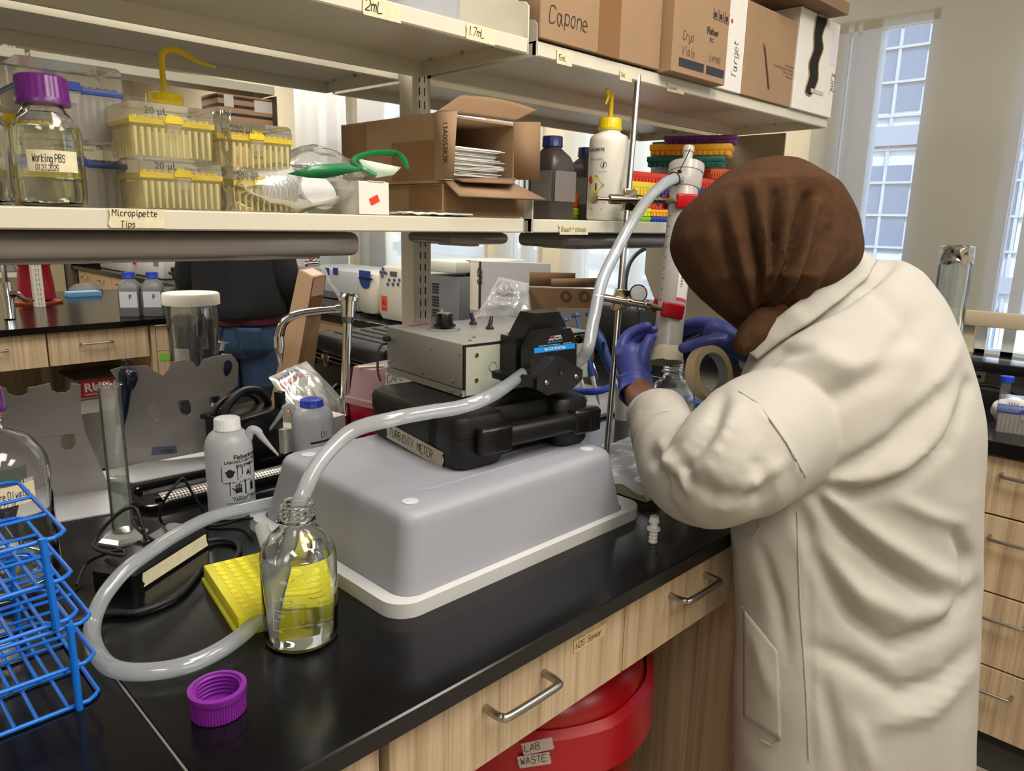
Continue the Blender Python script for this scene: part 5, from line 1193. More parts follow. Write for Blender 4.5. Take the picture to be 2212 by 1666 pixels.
# small hose loop behind carton
# dark reagent bottles
amb=mat('dark_grey_bottle','#3a3432',.35); bc=mat('dark_blue_cap','#12245e',.35)
def squareb(name,label,loc,W,H,body,capm,capr=.0215,lb=True,rz=0,lab_=None):
    t=thing(name,label,'bottle',loc,rz)
    rg=[]
    for z,s,r in ((0,.92,.010),(.004,1,.012),(H*.60,1,.012),(H*.66,1,.014),(H*.76,.86,.018),(H*.83,.6,.018),(H*.85,.52,.0185*.9)):
        w=W/2*s; rg.append(rrect(-w,-w,w,w,min(r,w*.95),z,4))
    O('bottle_body',loft(rg),body,t,ang=50); O('bottle_neck',MB().cyl((0,0,H*.84),(0,0,H*.88),capr*.92,n=24),body,t)
    O('screw_cap',MB().lathe([(capr+.001,H*.875),(capr+.001,H*.885),(capr,H*.89),(capr-.0005,H*.995),(capr-.002,H),(0,H)],60,tw=lambda i,n,z:1+(.025 if (i//2)%2 and z>H*.888 and z<H*.997 else 0)),capm,t,ang=50)
    if lb: 
        l=O('bottle_label',MB().box(-W*.40,-W/2-.0004,H*.22,W*.46,-W/2+.0,H*.58).box(-W/2-.0004,-W*.46,H*.22,-W/2,W*.3,H*.58),lab_ or mat('grey_label','#6d6864',.5),t)
    return t
p=P(1212,470,1.03); squareb('reagent_bottle','large dark plastic bottle with blue cap beside the open carton',(p.x,1.06,ZS),.074,.165,amb,bc,.0205)
p=P(1262,472,1.15); squareb('reagent_bottle','dark plastic bottle with blue cap half hidden behind the bleach bottle',(p.x,1.15,ZS),.074,.165,amb,bc,.0205)
p=P(1150,465,1.12); t=thing('clear_jar','clear plastic bottle edge behind the carton flap','bottle',(p.x+.02,1.13,ZS)); O('jar_body',MB().lathe([(0,0),(.028,0),(.028,.11),(.02,.13),(.018,.14),(0,.14)],28),acr,t)
# bleach bottle
p=P(1316,478,1.0); sb=spoutbottle('wash_bottle','tall white bleach squeeze bottle with yellow cap, hooked spout and yellow hazard diamond',(p.x,1.01,ZS),.0415,.1985 if 0 else .187,whp,math.radians(195),.0235,.052,.028,.0048,drop=.028)
R=.0415
def bw(px,py,fn,m,nm='lettering',dr=.0005):
    return wrap(sb,R+dr,px,py,fn,m,nm)
bw(1275,328,lambda M:ptext('HYPOCHLORITE',.0062,M@Matrix.Translation((-.024,0,0)),bold=.0002),pk); bw(1281,332,lambda M:MB().box(-.02,0,0,.030,.0008,.0001),pk,'underline'); bw(1279,347,lambda M:ptext('NaOCl + H2O',.0042,M@Matrix.Translation((-.008,0,0))),pk)
def dia(w,h):
    return lambda M:MB().add([(-w,0,0),(0,-h,0),(w,0,0),(0,h,0)],[(0,1,2,3)])
bw(1287,400,dia(.0185,.0205),pk,'hazard_diamond'); bw(1287,400,dia(.0165,.0187),mat('hazard_yellow','#e3c912',.5),'hazard_field',.0009); bw(1281,409,lambda M:ptext('1',.014,M,bold=.0006),pk,'lettering',.0013) if 0 else bw(1283,411,lambda M:ptext('1',.014,M,bold=.0006),pk,'lettering',.0014)
bw(1277,388,lambda M:MB().add([(-.012,0,0),(0,-.012,0),(.006,-.004,0),(-.002,.010,0)],[(0,1,2,3)]),mat('hazard_red','#b3202c',.5),'hazard_field',.0007)
bw(1304,356,lambda M:MB().lathe([(.0062,.0),(.0070,.0)],24,caps=False).box(-.0052,-.0006,0,.0052,.0006,.0001,Matrix.Rotation(.9,4,'Z')).box(-.001,-.004,0,.001,.004,.0001),pk,'symbol'); bw(1293,372,lambda M:ptext('SAFETY VENTED',.0018,M),pk); bw(1276,452,lambda M:MB().box(0,0,0,.028,.0011,.0001),pk,'underline')
for px in (1290,1304): bw(px,434,lambda M:MB().lathe([(.0055,0),(.0063,0)],4,caps=False),pk,'symbol')
bw(1340,412,lambda M:ptext('Storage and handling text\nDilute before use',.0016,Matrix.Rotation(PI/2,4,'Z')),mat('print_grey'))
# colour racks
cols={'purple':'#6c2f86','amber':'#dba21a','teal':'#0c5a52','orange':'#e2661a','red':'#cf3218','yellow':'#dfc529','magenta':'#c01888','navy':'#1d2a6c','lime':'#c9cf2a','green':'#6fae1e','blue':'#14399c'}
def crack(color,label,px0,px1,ytop,ybot,Y,D=.10,cat='tube rack',rz=0,holes=True,xe=None):
    a=P(px0,ytop,Y);b=P(px1,ytop,Y); z1=P(px0,(ytop),Y).z; z0=P(px0,ybot,Y).z; m=mat('rack_'+color,cols[color],.4)
    t=thing('microtube_rack',label,cat,(a.x,Y,z0),rz); W=b.x-a.x; H=z1-z0
    O('rack_body',MB().box(0,0,0,W,D,H*.9,r=min(.003,H*.1),seg=2),m,t)
    O('rack_lid',MB().box(-.002,-.002,H*.55,W+.002,D+.002,H,r=min(.003,H*.12),seg=2),m,t)
    q=MB()
    for k in range(int(W/.014)): q.box(.006+k*.014,-.0032,H*.08,.012+k*.014,-.0005,H*.5)
    for k in range(int(D/.014)): q.box(-.0032,.006+k*.014,H*.08,-.0005,.012+k*.014,H*.5)
    O('side_ribs',q,m,t); return t
Y0=1.10
zz=[]
crack('green','green rack box at the foot of the stack just left of the bleach bottle',1243,1300,466,476,1.14,.09); crack('lime','lime rack box second from the bottom left of the bleach bottle',1243,1300,449,465.5,1.14,.09)
crack('orange','orange rack box third from the bottom left of the bleach bottle',1246,1300,418,448.5,1.14,.09); crack('yellow','yellow rack box topmost of the stack left of the bleach bottle',1256,1300,388,417.5,1.14,.09)
crack('green','green rack box at the foot of the stack just right of the bleach bottle',1352,1405,467,484,1.09,.09); crack('lime','lime rack box second from the bottom right of the bleach bottle',1352,1406,448,466.5,1.09,.09)
crack('orange','orange rack box third from the bottom right of the bleach bottle',1352,1404,421,447.5,1.09,.09); crack('yellow','yellow rack box topmost right of the bleach bottle, behind the tube',1350,1421,389,420.5,1.09,.09)
crack('blue','bright blue rack box at the foot of the stack behind the column',1408,1475,468,484,1.09,.10); crack('amber','amber rack box second from the bottom behind the column',1408,1475,452,467.5,1.09,.10); crack('red','red rack box between the amber box and the navy box behind the column',1406,1475,432,451.5,1.09,.10); crack('navy','navy rack box under the long red rack behind the column',1412,1560,397,431.5,1.09,.10)
crack('magenta','magenta rack box under the orange rack beside the brown headscarf',1530,1600,386,431,1.16,.10)
crack('red','long red rack box running behind the top of the column',1362,1540,368,396.5,1.10,.12); 
crack('orange','orange rack box above the magenta one beside the brown headscarf',1536,1602,361,385.5,1.16,.12)
def crack2(color,label,px0,px1,ytop,ybot,Y,D,rz=math.radians(-66)):
    A=P(px0,ytop,Y); z0=P(px0,ybot,Y).z; H=A.z-z0; dr=Vector((math.cos(rz),math.sin(rz),0)); lo,hi=0,.6
    for _ in range(40):
        m_=(lo+hi)/2
        if pj(A+dr*m_)[0]<px1: lo=m_
        else: hi=m_
    W=lo; m=mat('rack_'+color,cols[color],.4); t=thing('microtube_rack',label,'tube rack',(A.x,A.y,z0),rz)
    O('rack_body',MB().box(.002,.002,0,W-.002,D-.002,H*.6,r=.002),m,t); O('rack_lid',MB().box(-.001,-.001,H*.45,W+.001,D+.001,H,r=min(.003,H*.12)),m,t)
    q=MB()
    for k in range(int(W/.014)): q.box(.006+k*.014,-.0025,H*.06,.012+k*.014,.002,H*.42)
    O('side_ribs',q,m,t)
    O('end_recess',MB().box(W+.0012,D*.2,H*.55,W+.0018,D*.8,H*.88),mat('rack_matt_'+color,cols[color],.7),t); return t  # end recess keeps the rack's own colour, only rougher
crack2('teal','long dark teal rack box, third from the top of the tall colourful stack',1398,1565,338,361,1.235,.085); crack2('amber','long amber rack box, second from the top of the tall colourful stack',1404,1580,312,337.5,1.235,.085); crack2('purple','purple rack box lying on top of the tall colourful stack',1434,1592,294,311.5,1.225,.075)
# ---- cartons on the upper right shelf
def panelbox(name,label,x0,x1,y0,y1,z0,h,m,rz=0,cat='carton'):
    t=thing(name,label,cat,(x0,y0,z0),rz); O('carton_body',MB().box(0,0,0,x1-x0,y1-y0,h,r=.0015,seg=1),m,t); return t
yf=.957
xa=P(1166,92,yf).x; xb=P(1424,150,yf).x
t=panelbox('carton','large brown carton with Capone handwritten, first on the upper right shelf',xa,xb,yf,1.25,ZSU+.004,.26,cardm); W=xb-xa
O('packing_tape',MB().box(W*.44,-.0008,0,W*.62,0,.26),cln,t); O('lettering',hand('Capone',.028,frame((.022,-.0009,.030),(1,0,.02),(0,0,1)),.055,.8),INK,t)
xa2=P(1437,160,.935).x; xb2=P(1561,182,.935).x
t=panelbox('carton','brown carton marked cryo vials with black bars, second on the upper right shelf',xb+.004,xb2,.93,1.22,ZSU+.0005,.25,cardm); W=xb2-xb-.004
O('black_bar',MB().box(W*.12,-.0008,.014,W*.57,0,.031).box(W*.62,-.0008,.014,W*.96,0,.031),mat('bar_black','#24242a',.5),t)
O('lettering',hand('Cryo\nVials',.017,frame((W*.16,-.0009,.068),(1,0,0),(0,0,1)),.06,.6),INK,t); O('lettering',hand('CAPONE',.011,frame((W*.66,-.0009,.042),(1,0,0),(0,0,1)),.07,.6),INK,t); O('lettering',ptext('Fisher',.014,frame((W*.58,-.0009,.095),(1,0,0),(0,0,1)),bold=.0004),INK,t); O('lettering',ptext('FIC',.009,frame((W*.64,-.0009,.080),(1,0,0),(0,0,1))),INK,t)
for k in range(3): O('symbol',MB().box(W*(.68+k*.11),-.0008,.128,W*(.68+k*.11)+.0008,0,.15).box(W*(.68+k*.11),-.0008,.128,W*(.76+k*.11),0,.1288).box(W*(.76+k*.11),-.0008,.128,W*(.76+k*.11)+.0008,0,.15).box(W*(.70+k*.11),-.0008,.132,W*(.74+k*.11),0,.142),INK,t)
x3=xb2+.004; x4=P(1601,190,.955).x
t=panelbox('white_box','narrow white box with blue writing between the two brown cartons',x3,x4,.955,1.24,ZSU+.0005,.27,wm,cat='box'); O('lettering',hand('Target',.022,frame(((x4-x3)*.75,-.0008,.03),(0,0,1),(-1,0,0)),.06,.6),INK,t); O('red_dot',MB().lathe([(.005,0),(0,.0004)],16,frame((.05,-.0004,.150),(1,0,0),(0,0,1))),mat('dot_red','#c0202a',.5),t)
x5=P(1620,205,.955).x; x6=P(1708,222,.955).x
t=panelbox('carton','brown carton with a printed pipette drawing, third brown one on the upper right shelf',x4+.004,x6,.955,1.235,ZSU+.0005,.21,cardm); W=x6-x4-.004
O('pipette_drawing',MB().tube([(W*.35,-.0006,.12),(W*.50,-.0006,.03)],.0035,4).cyl((W*.33,-.0006,.128),(W*.35,-.0006,.12),.0015,n=6),mat('print_sepia','#59412e',.6),t)
O('lettering',ptext('10mL Pipettes\nDisposable Serological Pipettes\n10mL in 1/10mL\nPolystyrene',.0062,frame((W*.98,-.0007,.095),(1,0,0),(0,0,1)),'RIGHT'),mat('print_sepia'),t)
x7=x6+.004; x8=P(1793,245,.955).x
t=thing('white_box','tall white box with a torn black opening and 10mL written sideways','box',(x7,.952,ZSU+.0005)); W=x8-x7; D=.28; Hh=.25
O('box_body',MB().box(0,0,0,W,D,Hh,r=.0015,seg=1),wm,t)
tear=[(W*.26,.05),(W*.32,.09),(W*.28,.12),(W*.36,.16),(W*.33,.20),(W*.38,.245),(W*.62,.248),(W*.54,.20),(W*.60,.17),(W*.52,.13),(W*.55,.09),(W*.48,.06),(W*.40,.042)]
O('torn_opening',MB().prism(tear,-.0010,.001,'y'),mat('tear_black','#171412',.9),t); O('torn_edge',MB().tube([(u,-.0015,v) for u,v in tear],.0015,5,closed=True,sub=3),mat('card_torn','#a08a6c',.9),t)
O('clear_tape_piece',MB().box(W*.40,-.0018,.052,W*.72,-.0008,.062),mat('clear_tape_bit','#b9b8b2',.15),t); O('lettering',hand('10mL',.026,frame((W*.90,-.0012,.125),(0,0,-1),(1,0,0)),.055,.7),INK,t); O('paper_label',MB().box(W*.80,-.0008,.14,W*.99,0,.22),mat('label_lilac','#d6d0da',.6),t)
t=thing('carton','flattened brown carton lying across the tops of the boxes at the upper right','carton',(x5-.01,.93,ZSU+.216)); O('carton_body',MB().box(.06,-.03,.0,x8-x5-.08,.26,.03),card2,t)
t.location.z=ZSU+.252; t.location.x=x5
# white tub on the upper left shelf
p=P(915,18,1.02); t=thing('plastic_tub','cloudy white plastic tub on the upper left shelf behind the tape tags','tub',(p.x,1.06,ZSU)); O('tub_body',loft([rrect(-.07,-.075,.055,.075,.02,0,6),rrect(-.075,-.08,.062,.08,.022,.12,6)]),pp2,t)
p=P(1125,215,1.2); t=thing('coiled_tube','clear tube arching up behind the open carton','tubing',(1.20,1.2,ZS)); O('tube_length',MB().tube([(-.02,0,.0),(-.02,0,.12),(-.012,0,.15),(0,0,.158),(.012,0,.15),(.02,0,.12),(.02,0,.0)],.004,8,sub=4),acr,t)
# ================================================================ right: window worktop things
orange_m=mat('biohazard_orange','#e2452a',.5)
def biosticker(par,M,w=.05,h=.07):
    s=O('biohazard_sticker',MB().box(0,0,0,w,h,.0006,M),orange_m,par,world=True); q=MB()
    for k in range(3):
        a=PI/2+k*2*PI/3; c=(w/2+w*.17*math.cos(a),h*.55+w*.17*math.sin(a)); q.lathe([(w*.13,.0008),(w*.19,.0008)],14,M@Matrix.Translation((c[0],c[1],0)),caps=False)
    q.lathe([(w*.05,.0009),(w*.10,.0009)],12,M@Matrix.Translation((w/2,h*.55,0)),caps=False); q.box(w*.15,h*.10,.0006,w*.85,h*.16,.0009,M)
    O('symbol',q,INK,s,world=True)
p=onz(2146,932,Z); tipbox('clear tip box with blue rack marked 1250 on the window worktop',0,0,0,.118,.088,.085,('tip_blue',''),'1250 µL',body=bm_,tips='#cfcac6')
tb=[o for o in COL.objects if o.name.startswith('pipette_tip_box')][-1]; tb.location=(p.x,p.y,Z); tb.rotation_euler=(0,0,math.radians(-78))
p=onz(2122,900,Z); t=thing('centrifuge_tube','clear conical tube with blue screw cap behind the white tissue','tube',(2.46,.455,Z)); O('tube_body',MB().lathe([(0,0),(.004,0),(.0135,.02),(.0135,.085),(0,.085)],24),acr,t); O('screw_cap',MB().lathe([(.017,.083),(.017,.098),(0,.099)],40,tw=lambda i,n,z:1+(.02 if (i//2)%2 else 0)),mat('blue_cap'),t)
t=thing('tissue_wad','crumpled white tissue beside the 1250 tip box on the window worktop','tissue',(2.30,.40,Z)); q=bmesh.new(); bmesh.ops.create_icosphere(q,subdivisions=4,radius=.045)
for v in q.verts: v.co*=1+.35*noise.noise(v.co*28); v.co.z=max(0,v.co.z*.9+.03)
O('tissue_sheet',MB().bm(q),mat('tissue','#dddad4',.8),t,ang=60)
cable('mains_lead','black power cord lying behind the tip box on the window worktop',[(2.62,.60,Z+.03),(2.62,.50,Z+.035),(2.60,.40,Z+.012),(2.58,.30,Z+.01),(2.6,.15,Z+.03),(2.6,0,Z+.02)],.006)
cable('mains_lead','grey cord looping down to the window worktop at the right picture edge',[(2.62,.34,Z+.02),(2.60,.345,Z+.05),(2.6,.33,Z+.085),(2.62,.27,Z+.11),(2.66,.2,Z+.12)],.007,mat('grey_cord','#8a8a88',.4))
p=onx(2117,805,2.728); t=thing('power_outlet','white double power outlet on the grey raceway','outlet',(2.728,p.y,p.z)); O('face_plate',MB().box(-.006,-.016,-.03,.002,.016,.03,r=.002),whp,t); O('socket_slots',MB().box(-.0066,-.006,.008,-.006,.006,.018).box(-.0066,-.006,-.018,-.006,.006,-.008),INK,t)
# foil capped glass cylinder
p=onx(2070,534,2.42); t=thing('glass_cylinder','tall wide glass cylinder covered with crumpled foil by the window','glass cylinder',(2.42,p.y,Z)); h=p.z-Z
O('cylinder_wall',MB().lathe([(.05,0),(.05,.01),(.043,.015),(.043,h),(.040,h),(.040,.018),(0,.018)],40),mixmat('thin_clear_glass','#dfe6e8','#f2f6f7',.06,.04,.9,.12,.03),t)
O('foil_cap',MB().grid(lambda u,v:((.0455+.004*noise.noise(Vector((math.cos(u*2*PI)*3,math.sin(u*2*PI)*3,v*4))))*math.cos(u*2*PI)*(1 if v<.8 else (1-v)/.2),(.0455+.004*noise.noise(Vector((math.cos(u*2*PI)*3,math.sin(u*2*PI)*3,v*4+5))))*math.sin(u*2*PI)*(1 if v<.8 else (1-v)/.2),h-.045-.018*noise.noise(Vector((math.cos(u*2*PI)*2,math.sin(u*2*PI)*2,9)))*(1-v)+.05*min(1,v/.8)),60,12,cu=True),mat('alu_foil','#b5b5b5',.18,1,bump=.8,bscale=60),t,ang=20)
# red waste bin under the near bench
t=thing('waste_bin','round red waste bin with tape labels and a red bag, under the near bench','waste bin',(.93,.86,0))
binm=mat('bin_red','#9c0a14',.28); bagr=mat('bag_red','#a3101c',.35,bump=.6,bscale=14)
O('bin_body',MB().lathe([(.17,0),(.20,.35),(.215,.56),(.22,.565),(.22,.60),(.205,.63),(.16,.655),(0,.665)],60),binm,t,ang=60)
O('bin_liner',MB().lathe([(.215,.50),(.235,.52),(.236,.60),(.222,.61)],60,tw=lambda i,n,z:1+.035*noise.noise(Vector((math.cos(i/60*2*PI)*3,math.sin(i/60*2*PI)*3,z*9))),caps=False),bagr,t)
t2=t; q=bmesh.new(); bmesh.ops.create_icosphere(q,subdivisions=4,radius=.12)
for v in q.verts: n_=noise.noise(v.co*9); v.co=Vector((.20+v.co.x*.62*(1+.2*n_),.12+v.co.y*1.0*(1+.2*n_),.36+v.co.z*2.6*(1+.1*n_)))
for v in q.verts: v.co.z=max(.0,v.co.z)
O('bag_bulge',MB().bm(q),bagr,t2,ang=60)
def ons(cx,cy,R,px,py): # point on a vertical cylinder seen at a pixel
    d=ray(px,py); A=d.x*d.x+d.y*d.y; o=(CP.x-cx,CP.y-cy); B=2*(o[0]*d.x+o[1]*d.y); Cc=o[0]**2+o[1]**2-R*R; s=(-B-math.sqrt(max(0,B*B-4*A*Cc)))/(2*A); return CP+d*s
for (x0,y0,x1,y1,tx) in ((1132,1632,1197,1618,'LAB'),(1122,1660,1190,1650,'WASTE')):
    a=ons(.93,.86,.232,x0,y0); b=ons(.93,.86,.232,x1,y1); tape(t,frame(a+(CP-a).normalized()*.012,(b-a),(0,0,1)),(b-a).length,.022,tx,.012,m=mat('clear_tape_white','#b3a7a0',.5))
# ================================================================ behind: machines on the window worktop
dgrey=mat('dark_grey_metal','#6f7276',.45); lgrey=mat('light_grey_case','#b9b8b0',.45); cream=mat('cream_case','#cfcabb',.42)
def box_at(par,name,x0,y0,z0,x1,y1,z1,m,r=.004): return O(name,MB().box(x0,y0,z0,x1,y1,z1,r=r,seg=2),m,par,world=True)
XF=2.16
def F(px,py,X=XF): return onx(px,py,X)   # on the plane facing the aisle
def quadF(par,name,px0,py0,px1,py1,m,X=XF,d=.0): 
    a=F(px0,py0,X);b=F(px1,py1,X); return O(name,MB().box(X-.003-d,min(a.y,b.y),min(a.z,b.z),X-.0005-d,max(a.y,b.y),max(a.z,b.z)),m,par,world=True)
def machine(name,label,px0,px1,pytop,X,depth,m,cat='laboratory machine',r=.012,z0=Z):
    a=F(px0,pytop,X); b=F(px1,pytop,X); t=thing(name,label,cat,(X,b.y,z0)); box_at(t,'housing',X,b.y,z0+.004,X+depth,a.y,a.z,m,r)
    O('feet',MB().box(X+.02,b.y+.02,z0,X+.05,a.y-.02,z0+.005),blks,t,world=True); return t,a,b
t,a,b=machine('water_bath','pale laboratory machine with two blue squares behind the tall carton',640,772,573,2.22,.36,mat('pale_blue_grey','#b4b8ba',.45))
quadF(t,'blue_mark',702,578,712,594,mat('mark_blue','#1c3a8c',.5),2.22); quadF(t,'blue_mark',720,578,731,594,mat('mark_blue'),2.22); quadF(t,'dark_slot',640,634,770,637,dgrey,2.22); quadF(t,'dark_slot',640,648,770,652,dgrey,2.22)
t=thing('white_hose','white plastic hose rising beside the tall carton in front of the pale machine','hose',tuple(ond(738,640,2.9))); O('hose_length',MB().tube([ond(700,583,3.9),ond(712,612,3.85),ond(728,632,3.75),ond(742,655,3.7),onz(745,690,Z+.008)],.011,10,sub=4),silicone,t,world=True)
t=thing('gas_valve','small chrome valve with an orange button beyond the pale machine','valve',tuple(ond(672,570,4.3))); O('valve_body',MB().cyl(ond(660,570,4.3),ond(690,568,4.3),.018,n=14).cyl(ond(674,566,4.3),ond(691,556,4.3),.012,n=12),chrome,t,world=True); O('orange_button',MB().cyl(ond(672,562,4.3),ond(672,556,4.3),.012,n=12),orange_m,t,world=True)
t,a,b=machine('benchtop_centrifuge','small cream benchtop centrifuge with a round blue display',764,812,583,2.16,.35,cream,r=.05)
ca=F(790,610); q=MB()
arc=[(math.cos(PI+PI*k/16),math.sin(PI+PI*k/16)) for k in range(17)]
q.add([(2.155,ca.y-.052*x_,ca.z+.052*y_+.02) for x_,y_ in [(1,.75),(-1,.75)]+[(c_,s_) for c_,s_ in arc]],[tuple(range(19))]); O('display_panel',q,mat('panel_blue','#1b3f8f',.3),t,world=True)
quadF(t,'display_window',776,598,806,606,mat('lcd_dark','#1a1d20',.2),2.156,.002); quadF(t,'green_sticker',763,633,776,641,mat('green_label'),2.16)
t,a,b=machine('large_centrifuge','large cream centrifuge with buttons and a small screen, left of the perforated post',812,915,571,2.12,.45,mat('cream_case2','#c9c6ba',.45),r=.04)
for px,py in ((828,581),(823,588),(834,590),(826,596),(829,588)): c=F(px,py,2.118); O('button',MB().lathe([(.0085,0),(.0085,.004),(0,.005)],14,frame(c,(0,-1,0),(0,0,1))),mat('button_blue','#44557e',.4),t,world=True)
for k in range(3):
    for j in range(2): c=F(841+k*11-j*3,605+j*9,2.118); O('button',MB().lathe([(.008,0),(.008,.004),(0,.005)],12,frame(c,(0,-1,0),(0,0,1))),mat('button_blue'),t,world=True)
quadF(t,'small_screen',843,586,858,598,mat('screen_grey','#55584e',.2),2.12)
s=F(824,670,2.117); biosticker(t,frame(s,(0,-1,0),(0,0,1)),.045,.072)
t,a,b=machine('grey_analyser','grey instrument with white lid and vent slots just right of the perforated post',925,992,592,2.10,.42,dgrey,r=.004)
a2=F(925,560,2.10); box_at(t,'white_lid',2.08,b.y,b.z+.001,2.52,a.y,a2.z,mat('lid_white','#c8cbc2',.4),.01)
q=MB()
for k in range(11):
    u=F(934,612+k*6+(4 if k>3 else 0)+(4 if k>7 else 0),2.099); w=F(948,612,2.099); q.box(2.096,w.y,u.z-.004,2.0985,u.y,u.z+.002)
O('vent_slots',q,INK,t,world=True); quadF(t,'warning_sticker',953,668,958,677,mat('sticker_yellow','#d9a520',.5),2.10)
t,a,b=machine('equipment_carton','flat white and black product carton with a round mark, right of the grey instrument',1008,1010,566,2.16,.32,mat('carton_white','#b3b4b8',.5),cat='carton',r=.002)
COL.objects.unlink(t.children[0]) if 0 else None
for c in list(t.children): bpy.data.objects.remove(c)
c0=F(1040,566,2.16); cl=F(1008,566,2.16); ax=onz(1185,560,c0.z)
d=(Vector((ax.x,ax.y,0))-Vector((c0.x,c0.y,0))); L=min(d.length,.75); d.normalize(); e=Vector((cl.x-c0.x,cl.y-c0.y,0)); 
B0=Vector((c0.x,c0.y,Z+.002)); hgt=Vector((0,0,c0.z-Z))
d=Vector((.55,-.84,0)).normalized(); 
def findL(A,dr,px):
    lo,hi=0,2
    for _ in range(50):
        m=(lo+hi)/2
        if pj(A+dr*m)[0]<px: lo=m
        else: hi=m
    return lo
L=findL(B0+hgt,d,1190); sid=Vector((-.6,.25,0)).normalized(); Ls=findL(B0+hgt,sid*-1,0) if 0 else .09
lo,hi=0,.6
for _ in range(40):
    m=(lo+hi)/2
    if pj(B0+hgt+Vector((.05,1,0)).normalized()*m)[0]>1008: lo=m
    else: hi=m
sid=Vector((.05,1,0)).normalized(); Ls=lo
C4=[B0,B0+d*L,B0+d*L+sid*Ls,B0+sid*Ls]; hexa(C4+[v+hgt for v in C4],'carton_body',mat('carton_white'),t)
nrm=Vector((-sid.y,sid.x,0)); nrm=nrm if nrm.dot(CP-B0)>0 else -nrm
n2=Vector((d.y,-d.x,0)); n2=n2 if n2.dot(CP-B0)>0 else -n2
O('black_edge',MB().add([B0+sid*Ls+nrm*.002,B0+sid*Ls*.75+nrm*.002,B0+sid*Ls*.75+nrm*.002+hgt,B0+sid*Ls+nrm*.002+hgt],[(0,1,2,3)]).add([B0+nrm*.002,B0+sid*Ls*.12+nrm*.002,B0+sid*Ls*.12+nrm*.002+hgt,B0+nrm*.002+hgt],[(0,1,2,3)]),mat('edge_black','#26262a',.5),t,world=True)
la=O('side_label',MB().add([B0+sid*Ls*.72+nrm*.003+hgt*.35,B0+sid*Ls*.15+nrm*.003+hgt*.35,B0+sid*Ls*.15+nrm*.003+hgt*.98,B0+sid*Ls*.72+nrm*.003+hgt*.98],[(0,1,2,3)]),mat('label_cream','#d3ccba',.6),t,world=True)
O('lettering',ptext('CPS',.030,frame(B0+sid*Ls*.22+nrm*.004+hgt*.92,(0,0,-1),-sid),bold=.001),INK,t,world=True)
O('round_mark',MB().lathe([(.026,0),(.034,0)],24,frame(B0+d*.10+n2*.002+hgt*.66,d,(0,0,1)),caps=False),INK,t,world=True)
O('printed_box_mark',MB().box(0,0,0,.16,.003,.0005,frame(B0+d*.30+n2*.002+hgt*.82,d,(0,0,1))).box(0,-.03,0,.16,-.027,.0005,frame(B0+d*.30+n2*.002+hgt*.82,d,(0,0,1))),mat('print_grey'),t,world=True)
# bags and carton
t=thing('plastic_bag','large clear plastic bag with handwriting in front of the white product carton','bag',tuple(onz(1085,720,Z)))
bq=[ond(1022,690,2.75),ond(1150,690,2.6),ond(1142,612,2.75),ond(1078,598,2.8)]
def bgf(u,v):
    q=bq[0].lerp(bq[1],u).lerp(bq[3].lerp(bq[2],u),v); e=(max(0,math.sin(PI*u))*max(0,math.sin(PI*v)))**.5; return q-fw*(.06*e+.03*e*noise.noise(Vector((u*5,v*5,1))))
O('bag_film',MB().grid(bgf,30,26),mixmat('bag_film_m','#d4d6d8','#f2f4f5',.28,.12,.5,.06,.08,bump=1.6,bscale=16),t,world=True,ang=60)
q=hand('Medium',.030,Matrix.Identity(4),.1,.5); O('lettering',MB().add([bgf(.30+v[0]*2.6,.66+v[1]*3.2)-fw*.004 for v in q.v],q.f),mat('print_grey'),t,world=True)
q=hand('thick (Cen',.022,Matrix.Identity(4),.1,.5); O('lettering',MB().add([bgf(.28+v[0]*2.6,.42+v[1]*3.2)-fw*.004 for v in q.v],q.f),mat('print_grey'),t,world=True)
t=thing('sample_pouch','small clear pouch with an orange mark in front of the grey instrument','pouch',tuple(ond(990,690,2.8)))
B_l=onz(975,722,Z); tq=pj(B_l)[2]; q=[ond(978,722,tq),ond(1006,722,tq),ond(1004,634,tq),ond(975,632,tq)]
O('pouch_film',MB().grid(lambda u,v:q[0].lerp(q[1],u).lerp(q[3].lerp(q[2],u),v)-fw*.03*math.sin(PI*u)*(.5+.5*v),12,14),mat('pouch_white','#cfccc6',.3,bump=.8,bscale=30),t,world=True)
O('orange_mark',MB().lathe([(.016,0),(0,.001)],16,frame(ond(988,650,tq-.035),RT,UP)),mat('mark_orange','#d9782a',.5),t,world=True)
a=ond(1141,740,2.75); t=thing('carton','open brown carton with a white paper sheet on its side, behind the pump head','carton',(a.x,a.y,Z))
P0_=ond(1141,700,2.75); M0=Vector((P0_.x,P0_.y,Z)); d1=Vector((.45,-.89,0)).normalized(); 
def heightat(A,py):
    lo,hi=0,1.
    for _ in range(50):
        m=(lo+hi)/2
        if pj(A+Vector((0,0,m)))[1]>py: lo=m
        else: hi=m
    return lo
mid=M0+d1*findL(M0+Vector((0,0,.2)),d1,1189); hh=heightat(mid,620); d2=Vector((.75,-.66,0)).normalized(); en=mid+d2*findL(mid+Vector((0,0,.2)),d2,1288)
bk1=M0+(en-mid)
C4=[M0,mid,en,bk1]; hexa(C4+[v+Vector((0,0,hh*.98)) for v in C4],'carton_body',card2,t)
hb=heightat(bk1,598) if 0 else hh+.035
O('back_flap',MB().add([M0+Vector((0,0,hh)),bk1+Vector((0,0,hh)),bk1+Vector((0,0,hh+.05)),M0+Vector((0,0,hh+.05))],[(0,1,2,3)]),card3,t,world=True,solid=.003)
O('front_flap',MB().add([mid+Vector((0,0,hh)),en+Vector((0,0,hh)),en+Vector((0,0,hh+.035)),mid+Vector((0,0,hh+.03))],[(0,1,2,3)]),card2,t,world=True,solid=.003)
